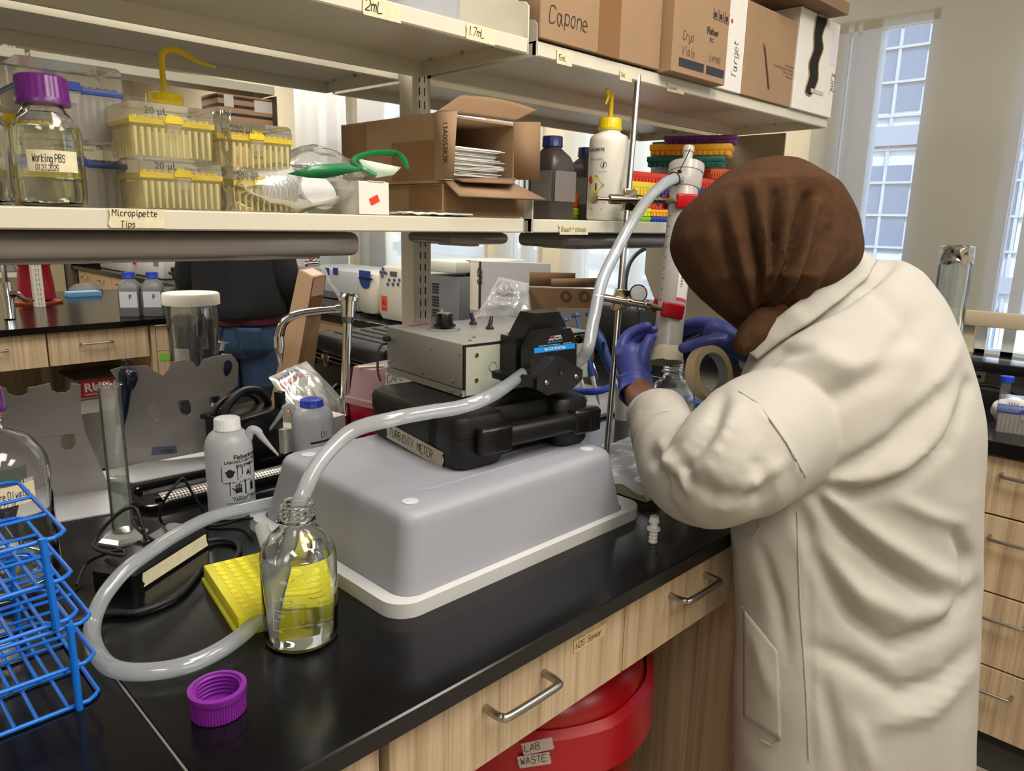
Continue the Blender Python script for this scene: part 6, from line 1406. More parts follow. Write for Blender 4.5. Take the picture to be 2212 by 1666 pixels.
nf=Vector((-.66,-.75,0)).normalized(); O('paper_sheet',MB().add([mid.lerp(en,.12)+nf*.003+Vector((0,0,.02)),mid.lerp(en,.88)+nf*.003+Vector((0,0,.02)),mid.lerp(en,.88)+nf*.003+Vector((0,0,hh*.72)),mid.lerp(en,.12)+nf*.003+Vector((0,0,hh*.72))],[(0,1,2,3)]),mat('sheet_greyish','#9c9690',.6),t,world=True)
for k in (.32,.72): O('printed_mark',MB().lathe([(.012,0),(.020,0)],16,frame(mid.lerp(en,k)+nf*.003+Vector((0,0,hh*.88)),d2,(0,0,1)),caps=False),mat('print_sepia'),t,world=True)
# vacuum pump with gauge and hose
a=onz(1300,790,Z); c0=Vector((2.3,1.62,Z)); t=thing('vacuum_pump','black and grey vacuum pump with a round gauge behind the steel rod','vacuum pump',tuple(c0))
q0=ond(1300,700,2.75); box_at(t,'pump_body',2.28,1.60,Z,2.60,1.86,F(1350,662,2.28).z,mat('pump_dark','#1d1f20',.4),.02); box_at(t,'grey_side',2.27,1.80,Z+.01,2.55,1.92,F(1310,668,2.27).z,dgrey,.02)
g_=ond(1379,634,2.72); O('gauge_case',MB().cyl(g_,g_+fw*.03,.034,n=28),chrome,t,world=True); O('gauge_face',MB().lathe([(.029,0),(0,.001)],26,frame(g_-fw*.001,RT,UP)),mat('gauge_white','#cfd2d2',.2),t,world=True)
O('gauge_stem',MB().cyl(ond(1379,650,2.74),ond(1378,668,2.74),.010,n=10),chrome,t,world=True)
t=thing('blue_hose','dark blue hose arching over the vacuum pump to the end panel','hose',tuple(ond(1352,650,2.7))); O('hose_length',MB().tube([ond(1352,655,2.7),ond(1351,610,2.72),ond(1360,570,2.74),ond(1380,545,2.76),ond(1405,534,2.78),ond(1422,533,2.8)],.008,10,sub=5),mat('hose_navy','#16233c',.35),t,world=True,ang=80)
t=thing('white_container','white plastic container between the rod and the brown carton','container',(2.3,2.05,Z)); a=F(1292,645,2.6); b=F(1332,645,2.6); t.location=(2.6,b.y,Z); box_at(t,'container_body',2.61,b.y,Z,2.72,a.y,a.z,mat('container_white','#c5c8cc',.4),.02)
p=ond(1490,905,1.72); tipbox('clear tip box with blue rack behind the tall empty bottle',0,0,0,.118,.088,.085,('tip_blue',''),' ',body=bm_,tips='#cfcac6'); tb=[o for o in COL.objects if o.name.startswith('pipette_tip_box')][-1]; p=onz(1455,925,Z); tb.location=(p.x,p.y,Z); tb.rotation_euler=(0,0,math.radians(-40))
# drawers of the window worktop further down the room
for k in range(6):
    y1=7.9-k*.95; y0=y1-.94; L_=['farthest','second farthest','third farthest','fourth farthest','fifth farthest','nearest'][k]
    t=thing('drawer_cabinet','pale wood cabinet under the window worktop beyond the near bench, %s of the row'%L_,'cabinet',(2.085,y0,0))
    O('carcass',MB().box(.02,0,.1,.6,.94,.874),dkgap,t)
    for j,(z0,z1) in enumerate(((.66,.87),(.11,.655))):
        for i in range(2):
            d_=O('drawer_front' if j==0 else 'cabinet_door',MB().box(0,i*.47+.002,z0,.02,(i+1)*.47-.002,z1),mat('far_laminate'),t); O('handle',MB().tube([(0,i*.47+.18,z1-.05),(-.03,i*.47+.18,z1-.05),(-.03,i*.47+.29,z1-.05),(0,i*.47+.29,z1-.05)],.005,6),steel,d_)
# far instruments
t=thing('incubator','white far instrument with an orange biohazard sticker at the end of the window worktop','laboratory machine',(2.14,7.0,Z)); box_at(t,'housing',2.16,6.75,Z,2.6,7.5,F(225,520,2.16).z+.05,mat('instrument_white','#c3c5c6',.45),.02)
s=F(249,557,2.158); biosticker(t,frame(s,(0,-1,0),(0,0,1)),.09,.13)
t=thing('small_shaker','low white instrument with grey panel and orange sticker in front of the taller white one','laboratory machine',(2.14,6.1,Z)); box_at(t,'housing',2.15,5.95,Z,2.55,6.6,F(300,545,2.15).z,mat('instrument_white'),.02); quadF(t,'grey_panel',331,558,343,576,dgrey,2.15); s=F(287,572,2.148); biosticker(t,frame(s,(0,-1,0),(0,0,1)),.08,.11)
o=O('black_backsplash',MB().box(2.07,8.05,CT,2.79,8.18,1.10),epoxy_e); tag(o,'black splash block at the far end of the window worktop','splash block')
# black cable clutter
t=thing('cable_heap','heap of black cords and grey leads on the window worktop beside the low white instrument','cables',(2.3,5.5,Z)); random.seed(9); q=MB()
for k in range(9):
    x0=2.12+random.random()*.25; y0=4.7+random.random()*.9; q.tube([(x0+random.uniform(-.1,.15),y0+random.uniform(-.25,.25),Z+random.uniform(.03,.14)) for i in range(6)],.012,6,sub=4)
tag(t,kind='stuff'); O('cords',q,blackr,t,world=True)
t=thing('tablet_screen','blue lit tablet screen standing by the cable heap','tablet',(2.3,5.3,Z)); a=ond(355,535,5.2); O('screen',MB().box(2.3,5.15,1.10,2.31,5.45,1.32),mat('screen_glow','#7fb4e8',.3,emit='#8fc4ff',es=.8),t,world=True); O('screen_stand',MB().box(2.31,5.25,Z,2.36,5.35,1.12),blks,t,world=True)
# far bench things
gb=mat('silver_grey_bottle','#77797c',.35); gl=mat('bottle_label_w','#c4c8ce',.5)
for px,py,lb_ in ((285,683,'silver-grey square bottle with blue cap on the far bench, left of the pair'),(335,682,'silver-grey square bottle with blue cap on the far bench, right of the pair')):
    p=onz(px,py,Z); squareb('chemical_bottle',lb_,(p.x,p.y,Z),.092,.215,gb,mat('blue_cap'),.028,lab_=gl,rz=math.radians(-32)); bt_=[o for o in COL.objects if o.name.startswith('chemical_bottle')][-1]
    O('lettering',ptext('F',.022,frame((.004,-.0466,.088),(1,0,0),(0,0,1)),bold=.001),mat('mark_blue'),bt_)
p=onz(180,640,Z); t=thing('blue_pad','light blue foam pad on the far bench','pad',(p.x,p.y,Z)); O('pad_body',MB().box(-.09,-.05,0,.09,.05,.03,r=.003),mat('pad_blue','#6ea2c9',.7),t)
p=onz(181,634,Z); t=thing('grey_cover','dark grey domed cover behind the blue pad','cover',(p.x+.03,5.24,Z)); O('dome',MB().lathe([(.10,0),(.095,.02),(.06,.05),(0,.065)],24),mat('cap_grey','#55534f',.6),t)
p=Vector((1.03,4.72,Z)); t=thing('biohazard_bag','red biohazard bag in a wire holder behind the far post','bag',tuple(p))
O('bag_body',MB().lathe([(.055,.015),(.09,.03),(.085,.12),(.075,.20),(.095,.255),(.11,.27),(.10,.295),(.09,.29)],40,tw=lambda i,n,z:1+.10*noise.noise(Vector((math.cos(i/40*2*PI)*2.5,math.sin(i/40*2*PI)*2.5,z*14)))),mat('bag_crimson','#8c0f24',.3),t); O('bag_rim',MB().lathe([(.10,.285),(.105,.30),(.095,.31),(.085,.30)],30,caps=False),mat('rim_orange','#a8431c',.4),t); O('orange_tray',MB().lathe([(.12,.0),(.13,.012),(.115,.015),(0,.012)],4),mat('tray_orange','#b5522c',.5),t)
p=onz(18,712,Z); t=thing('lab_faucet','chrome faucet with side lever on the far bench at the left picture edge','faucet',(.86,3.98,Z)); tf=pj((.86,3.98,Z))[2]
O('riser_pipe',MB().tube([ond(14,665,3.5),ond(12,620,3.5),ond(8,580,3.5),ond(0,520,3.5)],[.025,.022,.016,.014],14),chrome,t,world=True); t.location=ond(14,680,3.5); 
for c in list(t.children): bpy.data.objects.remove(c)
bx_=onz(22,690,Z); t.location=bx_; tf=pj(bx_)[2]
O('riser_pipe',MB().tube([bx_,ond(18,650,tf),ond(12,612,tf)],.024,14).tube([ond(12,612,tf),ond(6,570,tf),ond(-2,520,tf)],.012,10),chrome,t,world=True); O('side_lever',MB().tube([ond(14,637,tf),ond(38,636,tf),ond(52,645,tf),ond(72,650,tf)],[.02,.014,.008,.006],10,sub=3),chrome,t,world=True)
# below the far bench
t=thing('shipping_box','white foam shipping box with red rush label on the floor under the far bench','box',(1.0,4.0,0)); O('box_body',MB().box(0,0,0,.27,.34,.50,r=.006),mat('foam_white','#c3c1bb',.7),t); O('box_lid',MB().box(-.006,-.006,.505,.276,.346,.60,r=.006),mat('foam_grey','#a5a29c',.7),t)
s=O('rush_label',MB().box(.0,-.0085,.535,.20,-.0068,.66) if 0 else MB().box(.0,-.0085,.515,.19,-.0068,.60),mat('rush_red','#b3202a',.5),t); O('lettering',ptext('RUSH',.042,frame((.025,-.0092,.545),(1,0,0),(0,0,1)),bold=.002),wh,s)
O('lettering',ptext('HANDLE WITH CARE',.012,frame((.025,-.0092,.524),(1,0,0),(0,0,1))),wh,s)
t=thing('carton','brown carton on the floor under the far bench at the left picture edge','carton',(.42,3.95,0)); O('carton_body',MB().box(0,0,0,.42,.4,.42),card2,t); O('top_flap',MB().box(.0,-.1,.421,.42,.0,.424),card3,t)
t=thing('steel_drain_pipe','grey drain pipe under the far bench','pipe',(.98,4.2,.0)); O('pipe_length',MB().cyl((-.06,.0,0),(-.06,0,.88),.03,n=16),mat('pipe_grey','#8a8378',.4),t)
# clear jar with white lid
p=Vector((.735,1.86,Z)); top=0
t=thing('storage_jar','big clear jar with wide white lid full of black tubing','jar',tuple(p)); hj=heightat(p,655)
O('jar_body',MB().lathe([(.05,.002),(.054,.006),(.056,.02),(.060,hj-.03),(.058,hj-.012),(.058,hj),(0,hj)],44),mixmat('thin_clear_glass'),t); O('jar_lid',MB().lathe([(.0665,hj-.002),(.0665,hj+.022),(.064,hj+.026),(0,hj+.027)],80,tw=lambda i,n,z:1+(.008 if i%2 else 0)),whp,t)
random.seed(2); q=MB()
for k in range(64):
    a=random.uniform(0,2*PI); r=random.uniform(.0,.044); q.tube([(r*math.cos(a+j*.3),r*math.sin(a+j*.3),.01+(hj-.04)*j/5) for j in range(6)],.0055,6,sub=2)
O('black_tubing',q,mat('tubing_black','#08080a',.55),t); O('inner_label',MB().grid(lambda u,v:(.0545*math.cos(3.3+u*.8),.0545*math.sin(3.3+u*.8),hj*.45+.05*v),10,2),mat('paper'),t)
# far left: wall shelf, beaker, pilaster
yb=8.1
a=ony(-20,590,yb-.35); b=ony(66,590,yb-.35); t=thing('wall_shelf','white wall shelf at the far left of the room','shelf',((a.x+b.x)/2,yb-.2,a.z)); O('shelf_board',MB().box(-(b.x-a.x)/2-.3,-.18,-.04,(b.x-a.x)/2,.22,0),mat('shelf_white','#c7c8c9',.4),t)
t=thing('beaker','tall plastic beaker on the far white shelf','beaker',(ony(26,585,yb-.25).x,yb-.25,a.z)); O('beaker_body',MB().lathe([(.09,0),(.10,.01),(.115,.30),(.118,.31),(0,.3)],28),mixmat('beaker_plastic','#a9aaa8','#dcdedc',.5,.3,.15,.02,.3),t); O('red_white_item',MB().cyl((.0,-.115,.13),(.03,-.118,.03),.022,n=12),mat('beaker_label','#c98a84',.5),t)
S('trim_4',MB().box(ony(146,600,8.1).x,8.05,0,ony(165,600,8.1).x,8.2,2.8),mat('brown_pilaster','#6a6052',.6))
S('door_1',MB().box(ony(100,600,8.15).x,8.14,0,ony(140,600,8.15).x,8.19,2.1),mat('door_cream','#b8ad8a',.5))
# striped carton on the far middle shelf
a=ony(470,270,4.30); x1=ony(596,270,4.30).x; x0=ony(474,270,4.30).x; zt_=ony(474,200,4.30).z
t=thing('striped_carton','brown carton with black printed stripes on the far bench shelf','carton',(x0,4.30,1.621)); O('carton_body',MB().box(0,0,0,x1-x0,.22,zt_-1.621),stripes('striped_card','#b08a66','#2a2320',2,22,.62),t); O('white_label',MB().box((x1-x0)*.1,-.002,zt_-1.621-.07,(x1-x0)*.26,0,zt_-1.621-.005),mat('label_white'),t); O('shipping_label',MB().box((x1-x0)*.62,-.002,zt_-1.621-.08,(x1-x0)*.95,0,zt_-1.621-.015),mat('label_white'),t)
for k in range(4): O('lettering',ptext('WHIRL-PAK   WHIRL-PAK',.012,frame((.03,-.0012,.035+k/22),(1,0,0),(0,0,1))),mat('print_tan','#8f6f52',.6),t)
# ================================================================ people
from mathutils.bvhtree import BVHTree
def distpoly(p,pl):
    best=(1e9,0,0); acc=0; x,y=p
    for i in range(len(pl)-1):
        ax,ay=pl[i];bx,by=pl[i+1]; dx,dy=bx-ax,by-ay; l2=dx*dx+dy*dy; u=max(0,min(1,((x-ax)*dx+(y-ay)*dy)/l2)); qx,qy=ax+u*dx,ay+u*dy
        d=math.hypot(x-qx,y-qy)
        if d<best[0]: best=(d,(i+u)/(len(pl)-1),1)
    return best[0],best[1]
def sculpt(mb,folds,nm=None,wr=0,wscale=18,seed=0):
    """cloth folds: raise or sink the surface along polylines (picked on the photograph) and add fine wrinkles"""
    b=bmesh.new(); vs=[b.verts.new(v) for v in mb.v]
    for f in mb.f:
        try: b.faces.new([vs[i] for i in f])
        except ValueError: pass
    bmesh.ops.recalc_face_normals(b,faces=b.faces); b.normal_update(); out=[]
    for v in vs:
        P=v.co; x,y,z=pj(P); k=0
        fac=(CP-P).normalized().dot(v.normal)
        if fac>0.02:
            for pl,amp,w in folds:
                amp=amp*1.55 if w>9 else amp
                mx=[q[0] for q in pl];my=[q[1] for q in pl]
                if x<min(mx)-3*w or x>max(mx)+3*w or y<min(my)-3*w or y>max(my)+3*w: continue
                d,u=distpoly((x,y),pl)
                if d<3*w: k+=amp*math.exp(-(d/w)**2)*(math.sin(PI*min(1,max(0,u*.9+.05)))**.5)
            k*=min(1,fac*3)
        if wr: k+=wr*noise.noise(Vector((P.x*wscale,P.y*wscale,P.z*wscale*.55+seed)))+wr*.4*noise.noise(Vector((P.x*wscale*2.7,P.y*wscale*2.7,P.z*wscale*1.4+seed)))
        if wr: q_=Vector((P.x*wscale*.9+P.z*5,P.y*wscale*.9,P.z*wscale*.35+seed+7)); k+=wr*1.3*(.28-abs(noise.noise(q_)))
        out.append(tuple(P+v.normal*k))
    b.free(); mb.v=out; return mb
def rings(R,n,sub=6):
    """R: list of (Lpx,Lt,Rpx,Rt,thick) rings -> smooth loft"""
    rr=[]
    for L,tl,Rr,tr,th in R:
        a=ond(*L,tl); b=ond(*Rr,tr); rr.append((a,b,th))
    K=['a','b']; P=[r[0] for r in rr]; Q=[r[1] for r in rr]; T=[r[2] for r in rr]
    P2,T2_=smooth(P,T,sub); Q2,_=smooth(Q,T,sub); res=[]
    for i in range(len(P2)):
        c=(P2[i]+Q2[i])/2; h=(Q2[i]-P2[i])/2; j=min(i+1,len(P2)-1); i0=max(0,i-1); ax=((P2[j]+Q2[j])-(P2[i0]+Q2[i0])).normalized(); dp=h.cross(ax).normalized()
        res.append([c+h*(math.copysign(abs(math.cos(2*PI*k/n))**.85,math.cos(2*PI*k/n)))+dp*T2_[i]*math.copysign(abs(math.sin(2*PI*k/n))**.9,math.sin(2*PI*k/n)) for k in range(n)])
    return loft(res,True,True)
coat=mat('lab_coat_cotton','#a39f97',.85,bump=.15,bscale=260)
skin=mat('brown_skin','#80553a',.45,sss=0); hij=mat('brown_jersey','#46301f',.95,bump=.35,bscale=420,nz=.25,nscale=60,spec=.15)
nitrile=mat('blue_nitrile','#46519f',.42,bump=.25,bscale=110)
hip=ond(1850,1400,1.3); t=thing('person','person in white lab coat, brown headscarf and blue gloves taping the column','person',(hip.x,hip.y,0)); PER=t
trs=[((1622,2500),1.22,(2020,2500),1.36,.12),((1612,2000),1.20,(2045,2000),1.36,.125),((1614,1700),1.19,(2048,1700),1.35,.13),((1618,1500),1.18,(2050,1500),1.35,.135),((1621,1300),1.17,(2060,1300),1.35,.128),((1607,1180),1.17,(2066,1180),1.34,.128),((1612,1060),1.17,(2060,1040),1.33,.14),((1627,960),1.15,(2053,900),1.33,.14),((1632,880),1.15,(2024,780),1.33,.135),((1625,815),1.17,(1996,690),1.34,.125),((1640,770),1.19,(1949,610),1.34,.11),((1662,735),1.20,(1900,568),1.33,.09),((1690,705),1.21,(1848,556),1.30,.07),((1700,690),1.22,(1820,545),1.28,.06)]
# keep the hem above the floor: rings further down follow the legs
trs=[r for r in trs if r[0][1]<2400]
folds=[([(1745,1040),(1830,1010),(1930,950),(2020,850)],-.010,16),([(1745,1050),(1860,1066),(1960,1032),(2045,960),(2095,830)],-.014,15),([(1800,1040),(1900,1030),(2000,970),(2070,860)],.010,24),
([(1750,1060),(1830,1148),(1900,1205),(2010,1290)],-.014,15),([(1790,1080),(1900,1165),(2000,1230),(2080,1260)],.011,26),([(1725,1105),(1760,1200),(1840,1330),(1930,1398),(2040,1352),(2112,1270)],-.012,18),([(1745,1180),(1850,1280),(1950,1330),(2060,1310)],.010,28),
([(1760,1400),(1850,1440),(1950,1500),(2040,1470),(2105,1400)],-.009,20),([(1900,1560),(2000,1540),(2090,1450)],.008,22),([(1780,1480),(1800,1560),(1830,1700)],-.007,16),([(1850,1560),(1880,1666)],.006,18),
([(1700,880),(1800,860),(1900,800),(1980,700)],-.009,26),([(1740,760),(1850,800),(1960,760)],.007,26),([(1640,800),(1690,760),(1750,760)],-.008,12),([(1850,600),(1900,640),(1960,700),(1990,760)],-.005,18),([(1890,555),(1870,590),(1800,650)],-.006,8),
([(1640,1180),(1680,1300),(1700,1420)],-.006,14),([(1600,1330),(1640,1400),(1670,1500)],.004,14),([(2060,1150),(2090,1200),(2070,1320)],-.010,12),([(1940,1080),(2000,1110),(2070,1130)],.006,16),([(1980,880),(2040,800),(2070,740)],.006,18),
([(1745,1110),(1748,1400),(1758,1666)],-.0035,5),([(1760,1110),(1762,1400),(1772,1666)],.002,6)]
mb=rings(trs,150,12); mb=sculpt(mb,folds,wr=.0035,wscale=11); coatbv=BVHTree.FromPolygons([Vector(v) for v in mb.v],mb.f)
COATM=mb
def hitp(bv,px,py,off=.002):
    d=ray(px,py).normalized(); h=bv.ray_cast(CP,d); return (h[0]-d*off) if h[0] else None
def seam(bv,pts,r=.0011,m=coat,name='seam',n=10):
    Q=[]
    for i in range(len(pts)-1):
        for k in range(n):
            u=k/n; q=hitp(bv,pts[i][0]*(1-u)+pts[i+1][0]*u,pts[i][1]*(1-u)+pts[i+1][1]*u,.0012)
            if q: Q.append(q)
    if len(Q)>2: O(name,MB().tube(Q,r,5),m,t,world=True)
seam(coatbv,[(1722,1105),(1728,1300),(1742,1500),(1748,1660)])
# pocket patch
def patchon(bv,px0,py0,px1,py1,fn,nu=14,nv=18,off=.004):
    g=[]
    def f(u,v):
        x,y=fn(u,v); q=hitp(bv,x,y,off); 
        if q is None: q=g[-1] if g else CP
        g.append(q); return q
    return MB().grid(f,nu,nv)
O('coat_pocket',patchon(coatbv,0,0,0,0,lambda u,v:(1606+u*(74+6*v),1315+u*92*(1-v*.9)+v*(235+40*u))),coat,t,world=True,ang=60,solid=.0015)
seam(coatbv,[(1604,1312),(1618,1345),(1640,1385),(1678,1407),(1684,1500),(1686,1598),(1668,1612),(1640,1598)],.0014)
seam(coatbv,[(1600,1155),(1628,1160),(1642,1135),(1640,1115)],.0010)
# left sleeve
sl=[(1800,880,1.28,.06),(1735,900,1.225,.090),(1660,940,1.135,.102),(1570,1005,1.055,.088),(1515,1032,1.075,.072),(1474,1012,1.12,.064),(1447,965,1.18,.058),(1430,928,1.235,.053),(1421,905,1.265,.0505)]
P=[ond(x,y,tt_) for x,y,tt_,r in sl]; Rr=[r for *_,r in sl]; mb=MB().tube(P,Rr,72,sub=14,caps=True)
sf=[([(1745,1040),(1700,955),(1640,870),(1596,845)],-.005,6),([(1735,1030),(1690,950),(1632,872)],.006,10),([(1560,850),(1540,920),(1490,990),(1440,1050)],-.010,14),([(1600,870),(1560,960),(1520,1040)],.008,18),([(1450,980),(1490,1040),(1560,1075),(1650,1070)],-.011,14),([(1430,960),(1455,1010),(1500,1060)],.009,12),([(1405,980),(1440,1040),(1480,1080)],-.008,9),([(1640,980),(1660,1040),(1640,1100)],-.007,16),([(1690,1000),(1640,1040),(1560,1100)],.006,14),([(1395,1000),(1425,980),(1470,950)],-.006,7),([(1400,1030),(1440,1000),(1490,985)],.005,8),([(1676,945),(1640,1000),(1580,1070),(1552,1100)],-.0030,4)]
mb=sculpt(mb,sf,wr=.0035,wscale=13,seed=4); slbv=BVHTree.FromPolygons([Vector(v) for v in mb.v],mb.f); COATM.add(mb.v,mb.f)
seam(slbv,[(1596,845),(1640,872),(1700,958),(1745,1040)],.0013)
c0=ond(1440,955,1.195); c1=ond(1419,897,1.275); mb=MB().tube([c0,c0.lerp(c1,.3),c0.lerp(c1,.7),c1],[.0560,.0555,.0535,.0520],60,sub=6,caps=False).tube([c1,c1.lerp(c0,.12)],[.0520,.0440],60,caps=False)
mb=sculpt(mb,[],wr=.003,wscale=16,seed=7); O('turned_cuff',mb,coat,t,world=True,ang=60)
# right sleeve, reaching forward on the far side
P=[ond(*q) for q in ((1900,680,1.36),(1800,760,1.44),(1720,790,1.46),(1660,770,1.46),(1625,752,1.455))]; m_=sculpt(MB().tube(P,[.085,.075,.062,.05,.045],48,sub=8),[],wr=.004,wscale=14,seed=9); COATM.add(m_.v,m_.f)
# collar
P=[ond(*q) for q in ((1885,556,1.25),(1862,590,1.205),(1800,640,1.165),(1730,690,1.15),(1670,730,1.16),(1625,768,1.175))]
def colf(u,v):
    k=u*(len(P)-1); i=min(len(P)-2,int(k)); q=P[i].lerp(P[i+1],k-i); return q+(UP*(.018+.010*math.sin(PI*u))-RT*.022+fw*.012*v)*(v-.35)+Vector((0,0,.002*noise.noise(Vector((u*8,v*3,0)))))
O('collar',MB().grid(colf,40,8),coat,t,world=True,ang=60,solid=.004)
# body: legs, torso core, neck, head and forearms as one surface
def fuse(name,mb,m,par,vox=.006,sm=8):
    o=O(name,mb,m,par,world=True,ang=180); r=o.modifiers.new('r','REMESH'); r.mode='VOXEL'; r.voxel_size=vox; r.use_smooth_shade=True; s=o.modifiers.new('s','SMOOTH'); s.factor=.6; s.iterations=sm; return o
hipc=ond(1850,1300,1.27); hx,hy=hipc.x,hipc.y; sk=Vector((.72,-.69,0))*.075
bm_body=MB()
for s in (-1,1):
    h0=Vector((hx,hy,.86))+sk*s; bm_body.tube([h0,Vector((hx,hy,.48))+sk*s+Vector((0,.0,0)),Vector((hx,hy,.10))+sk*s],[.07,.055,.045],16,sub=5); bm_body.tube([Vector((hx,hy,.05))+sk*s-Vector((.01,.03,0)),Vector((hx+.02,hy+.15,.04))+sk*s],[.045,.038],14,sub=3)
hc=ond(1665,540,1.27); bm_body.tube([Vector((hx,hy,.84)),ond(1870,1000,1.26),ond(1850,760,1.28),ond(1790,660,1.28),ond(1730,620,1.27)],[.09,.09,.085,.05,.05],20,sub=5)
q=bmesh.new(); bmesh.ops.create_uvsphere(q,u_segments=24,v_segments=18,radius=1)
HM=frame(hc,RT,UP)@Matrix.Diagonal((.075,.095,.085,1)); bm_body.bm(q,HM)
fx=frame(hc,(-RT*.8+fw*.5-UP*.45),UP)   # x = where the face looks
for px_,py_,pz_,r in ((.082,-.01,0,.012),(.075,.01,0,.011),(.072,-.045,0,.020),(.070,-.075,0,.016),(.068,.02,.028,.010),(.068,.02,-.028,.010)):
    q=bmesh.new(); bmesh.ops.create_uvsphere(q,u_segments=10,v_segments=8,radius=r); bm_body.bm(q,fx@Matrix.Translation((px_,py_,pz_)))
wr0=ond(1374,838,1.43); wr1=ond(1420,905,1.27)
bm_body.tube([ond(1370,825,1.44),ond(1385,860,1.39),ond(1412,892,1.29),ond(1450,960,1.17),ond(1530,1010,1.10),ond(1700,900,1.17),ond(1800,800,1.24)],[.026,.030,.034,.036,.04,.05,.06],20,sub=6)
bm_body.tube([ond(1600,742,1.455),ond(1700,775,1.45),ond(1820,740,1.4)],[.025,.032,.045],16,sub=4)
fuse('body',bm_body,skin,t,.007,4); fuse('lab_coat',COATM,coat,t,.0042,3)
# trousers and shoes
q=MB()
for s in (-1,1): q.tube([Vector((hx,hy,.86))+sk*s,Vector((hx,hy,.48))+sk*s,Vector((hx,hy,.09))+sk*s],[.078,.066,.058],24,sub=5)
O('trousers',q,mat('dark_trousers','#22242a',.8),t,world=True)
for s in (-1,1): O('shoe',MB().tube([Vector((hx,hy-.04,.045))+sk*s,Vector((hx,hy+.05,.045))+sk*s,Vector((hx+.02,hy+.17,.04))+sk*s,Vector((hx+.025,hy+.21,.032))+sk*s],[.04,.048,.046,.03],16,sub=4),mat('shoe_black','#151517',.4),t,world=True)
# headscarf
HC=(1655,528); OUT=[(1449,522),(1462,478),(1482,448),(1530,405),(1575,372),(1625,354),(1690,350),(1740,362),(1775,388),(1815,428),(1840,470),(1850,512),(1854,540),(1846,572),(1812,606),(1768,640),(1724,668),(1690,692),(1665,715),(1640,728),(1612,722),(1588,702),(1550,672),(1515,640),(1484,602),(1464,570),(1452,545)]
OV,_=smooth([Vector((x,y,0)) for x,y in OUT],[0]*len(OUT),6,True); OUT=[(v.x,v.y) for v in OV]; YT=min(v[1] for v in OUT)+.4; YB=max(v[1] for v in OUT)-.4
def span(y):
    xs=[]
    for i in range(len(OUT)):
        (x0,y0),(x1,y1)=OUT[i],OUT[(i+1)%len(OUT)]
        if (y0-y)*(y1-y)<=0 and y0!=y1: xs.append(x0+(x1-x0)*(y-y0)/(y1-y0))
    return min(xs),max(xs)
LV=[YT+(YB-YT)*(.5-.5*math.cos(PI*k/110)) for k in range(111)]; RG=[]
SP=[span(y) for y in LV]
for k,y in enumerate(LV):
    a_=[SP[max(0,min(110,k+d_))] for d_ in (-1,0,1)]; xl=sum(v[0] for v in a_)/3; xr=sum(v[1] for v in a_)/3
    c_=ond((xl+xr)/2,y,1.24); w=(xr-xl)/2*1.24/FPX; dn=min(.118,w*.98+.004); df=min(.110,w*.9+.004)
    RG.append([c_+RT*w*math.cos(2*PI*q_/220)-fw*(dn if math.sin(2*PI*q_/220)>0 else df)*math.sin(2*PI*q_/220) for q_ in range(220)])
mb=loft(RG)
K=(1636,712)
hf=[]
for (x,y),(mx,my),am,w in (((1608,425),(1640,580),-.011,11),((1632,400),(1660,560),.009,12),((1672,420),(1668,570),-.011,11),((1705,400),(1690,560),.009,13),((1742,425),(1705,560),-.014,11),((1762,440),(1725,580),.010,10),((1785,500),(1735,600),-.007,12),((1800,560),(1740,640),.006,13),((1572,430),(1612,590),.007,14),((1545,470),(1590,620),-.006,14),((1830,540),(1760,630),-.005,9),((1500,560),(1570,650),.004,16)):
    hf.append(([(x,y),(mx,my),((mx+K[0])/2+2,(my+K[1])/2),K],am*1.1,w))
hf+=[([(1560,690),(1620,700),(1680,660),(1730,640)],-.004,8)]
mb=sculpt(mb,hf,wr=.0022,wscale=14,seed=2); O('headscarf',mb,hij,t,world=True,ang=80)
kn=[ond(*q) for q in ((1735,650,1.205),(1695,672,1.195),(1655,695,1.185),(1625,722,1.18),(1608,746,1.185),(1603,762,1.19))]
mb=sculpt(MB().tube(kn,[.008,.019,.025,.024,.020,.012],36,sub=6),[([(1690,672),(1640,705),(1610,745)],-.004,4)],wr=.003,wscale=40); O('scarf_knot',mb,hij,t,world=True,ang=80)
# gloves
def glove(name,palm,fingers,cuff,label=None):
    mb=MB(); mb.tube([ond(*q[:3]) for q in palm],[q[3] for q in palm],24,sub=5)
    for off in (-.014,.014):
        A=[ond(*q[:3]) for q in palm]; 
    for F_ in fingers: mb.tube([ond(*q[:3]) for q in F_],[q[3] for q in F_],14,sub=4); 
    for F_ in fingers:
        e=ond(*F_[-1][:3]); q=bmesh.new(); bmesh.ops.create_uvsphere(q,u_segments=12,v_segments=8,radius=F_[-1][3]); mb.bm(q,Matrix.Translation(e))
    o=fuse(name,mb,nitrile,t,.0022,3)
    O('glove_cuff',sculpt(MB().tube([ond(*q[:3]) for q in cuff],[q[3] for q in cuff],40,sub=5,caps=False),[],wr=.0022,wscale=45),nitrile,t,world=True,ang=70,solid=.001); return o
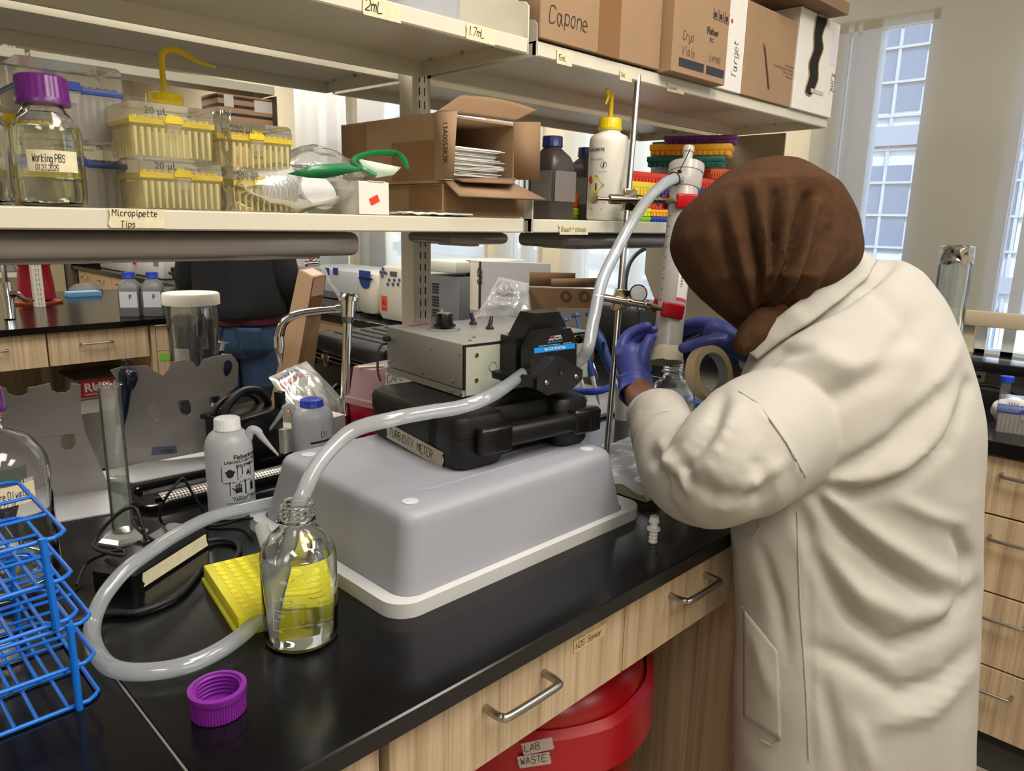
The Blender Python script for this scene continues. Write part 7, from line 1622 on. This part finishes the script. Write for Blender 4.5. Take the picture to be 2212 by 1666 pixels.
# left hand: palm seen from the back, fingers pinching the tape
glove('left_glove',[(1374,842,1.43,.027),(1372,815,1.44,.030),(1368,790,1.45,.033),(1364,768,1.455,.032),(1362,752,1.46,.026)],
 [[(1345,772,1.45,.016),(1343,748,1.46,.0125),(1356,724,1.465,.0105),(1378,711,1.46,.0095),(1399,704,1.45,.0085)],
  [(1362,765,1.46,.015),(1364,742,1.475,.0115),(1380,724,1.475,.010),(1400,716,1.465,.009),(1414,712,1.455,.008)],
  [(1374,772,1.475,.014),(1380,750,1.49,.0105),(1395,735,1.49,.0095),(1410,727,1.48,.0085)],
  [(1384,785,1.485,.013),(1394,765,1.50,.0095),(1404,752,1.50,.0085),(1412,742,1.495,.0075)],
  [(1388,800,1.44,.019),(1388,778,1.43,.0155),(1394,755,1.43,.012),(1401,738,1.435,.0105),(1403,731,1.44,.0095)]],
 [(1376,854,1.415,.0335),(1374,843,1.425,.032),(1372,828,1.435,.0315),(1371,815,1.44,.0318)])
# right hand: comes in from behind the scarf, thumb on the tape, fingers behind the column
glove('right_glove',[(1606,744,1.455,.026),(1580,736,1.46,.029),(1556,725,1.465,.032),(1538,716,1.47,.029),(1526,712,1.475,.022)],
 [[(1538,702,1.475,.015),(1515,696,1.485,.0115),(1492,698,1.50,.010),(1470,704,1.52,.009),(1455,712,1.54,.0085)],
  [(1536,712,1.485,.014),(1512,708,1.50,.011),(1488,712,1.52,.010),(1468,720,1.54,.009)],
  [(1540,724,1.49,.014),(1522,728,1.51,.011),(1504,736,1.525,.010),(1488,742,1.53,.009)],
  [(1552,738,1.47,.013),(1538,752,1.455,.010),(1524,766,1.445,.0095),(1512,775,1.44,.009)],
  [(1560,738,1.445,.018),(1536,738,1.435,.0145),(1512,742,1.425,.0125),(1490,748,1.42,.0115),(1476,752,1.42,.0105)]],
 [(1622,752,1.452,.031),(1608,746,1.455,.0295),(1590,740,1.458,.030)])
# tape roll on the right hand
cr=ond(1532,806,1.415); nr=(-fw+RT*.62+UP*.10).normalized(); Mr=frame(cr,nr.cross(UP)*-1,UP); 
Q=nr.to_track_quat('Z','Y').to_matrix().to_4x4(); Q.translation=cr-nr*.012
t3=thing('masking_tape_roll','cream roll of masking tape hanging from the right glove beside the bottle','tape roll',tuple(cr)); 
O('tape_winding',MB().lathe([(.0385,0),(.052,0),(.052,.024),(.0385,.024),(.0385,0)],56,Q,caps=False),tapec,t3,world=True,ang=30); O('cardboard_core',MB().lathe([(.0370,.001),(.0384,.001),(.0384,.0235),(.0370,.0235),(.0370,.001)],56,Q,caps=False),mat('core_print','#8d9a92',.6),t3,world=True,ang=30)
# ---- second person, standing with her back to us in the aisle
FWH=Vector((fw.x,fw.y,0)).normalized(); RH=Vector((RT.x,RT.y,0)).normalized(); T0=3.35
bp_=ond(522,760,T0); B2=Vector((bp_.x,bp_.y,0)); t=thing('person','fair-haired person in black sweater and blue jeans, standing with back turned beyond the bench','person',tuple(B2))
def q2(u,v,z): return B2+RH*u+FWH*v+Vector((0,0,z))
def ell(u,v,z,rx,ry,n=48): return [q2(u,v,z)+RH*rx*math.cos(2*PI*k/n)+FWH*ry*math.sin(2*PI*k/n) for k in range(n)]
jean=mat('denim','#1e3858',.8,nz=.3,nscale=14,bump=.15,bscale=300); black=mat('black_knit','#0d0e12',.9,bump=.2,bscale=200); mar=mat('maroon_shirt','#4a1220',.8)
body=MB()
body.tube([q2(0,0,.95),q2(0,-.01,1.15),q2(0,.0,1.32),q2(0,.01,1.45),q2(0,.02,1.52)],[.11,.105,.11,.055,.052],24,sub=4)
for s in (-1,1): body.tube([q2(.085*s,0,.92),q2(.09*s,0,.5),q2(.09*s,.0,.08)],[.095,.062,.045],18,sub=4).tube([q2(.09*s,-.03,.05),q2(.10*s,.14,.04)],[.042,.035],12,sub=3).tube([q2(.15*s,0,1.36),q2(.21*s,.02,1.12),q2(.17*s,.20,1.02),q2(.12*s,.32,1.0)],[.02,.016,.018,.028],14,sub=4)
q=bmesh.new(); bmesh.ops.create_uvsphere(q,u_segments=24,v_segments=18,radius=1); body.bm(q,Matrix.Translation(q2(0,.03,1.60))@Matrix.Diagonal((.078,.09,.115,1)))
q=bmesh.new(); bmesh.ops.create_uvsphere(q,u_segments=10,v_segments=8,radius=.014); body.bm(q,Matrix.Translation(q2(0,.125,1.59)))
fuse('body',body,mat('light_skin','#b98a70',.5),t,.010,4)
mb=loft([ell(0,0,.60+.0,.20,.14)] ) if 0 else None
j=[]
for z,rx,ry in ((.80,.185,.125),(.84,.19,.14),(.88,.188,.142),(.93,.178,.13),(.99,.165,.12)): j.append(ell(0,0,z,rx,ry))
jb=loft(j)
for s in (-1,1): jb.tube([q2(.092*s,0,.86),q2(.094*s,0,.6),q2(.094*s,0,.35),q2(.094*s,0,.09)],[.098,.092,.078,.07],32,sub=5)
o=O('jeans',sculpt(jb,[([(505,735),(508,790),(512,830)],-.02,7)],wr=.006,wscale=9),jean,t,world=True,ang=80)
for s in (-1,1): O('jeans_pocket',MB().grid(lambda u,v:q2(s*.085+(u-.5)*.11,-.148+.010*(abs((u-.5))*2)**2+ (0.012*(1-v)),.83+.11*v),6,6),jean,t,world=True,solid=.003)
O('belt_loop',MB().box(-.008,-.003,0,.008,.003,.05,Matrix.Translation(q2(0,-.128,.94))),jean,t,world=True)
O('maroon_shirt',sculpt(loft([ell(0,0,z,rx,ry) for z,rx,ry in ((.945,.186,.137),(.96,.192,.142),(1.0,.188,.14))],False,False),[],wr=.006,wscale=22),mar,t,world=True,ang=80)
sw=[]
for z,rx,ry in ((.975,.195,.15),(.99,.205,.158),(1.03,.208,.16),(1.10,.198,.15),(1.20,.195,.145),(1.30,.20,.14),(1.38,.195,.125),(1.43,.15,.10),(1.47,.07,.07),(1.485,.062,.062)): sw.append(ell(0,0,z,rx,ry,64))
sb_=loft(sw)
for s in (-1,1): sb_.tube([q2(.14*s,0,1.38),q2(.19*s,.0,1.26),q2(.215*s,.02,1.12),q2(.20*s,.12,1.03),q2(.14*s,.26,1.0)],[.07,.066,.060,.054,.044],32,sub=6)
O('black_sweater',sculpt(sb_,[([(470,600),(480,650),(520,670)],-.01,10),([(560,560),(570,620),(560,670)],.01,12)],wr=.010,wscale=9,seed=3),black,t,world=True,ang=80)
random.seed(4); hb=MB(); q=bmesh.new(); bmesh.ops.create_uvsphere(q,u_segments=24,v_segments=16,radius=1); hb.bm(q,Matrix.Translation(q2(0,.0,1.63))@Matrix.Diagonal((.098,.10,.115,1)))
for k in range(70):
    a=random.uniform(PI*1.0,2*PI*1.0); x=.085*math.cos(a); y=-.02+.085*math.sin(a); zt2=random.uniform(1.30,1.40); hb.tube([q2(x,y,1.62),q2(x*1.15,y*1.1-.03,1.5),q2(x*1.2+random.uniform(-.02,.02),-.155,zt2)],[.014,.012,.003],5,sub=3)
O('hair',hb,mat('fair_hair','#9c7d5c',.6,nz=.3,nscale=60),t,world=True,ang=80)
for s in (-1,1): O('shoe',MB().tube([q2(.094*s,-.05,.045),q2(.094*s,.05,.05),q2(.10*s,.16,.04),q2(.10*s,.20,.03)],[.04,.046,.042,.028],14,sub=3),mat('shoe_black'),t,world=True)
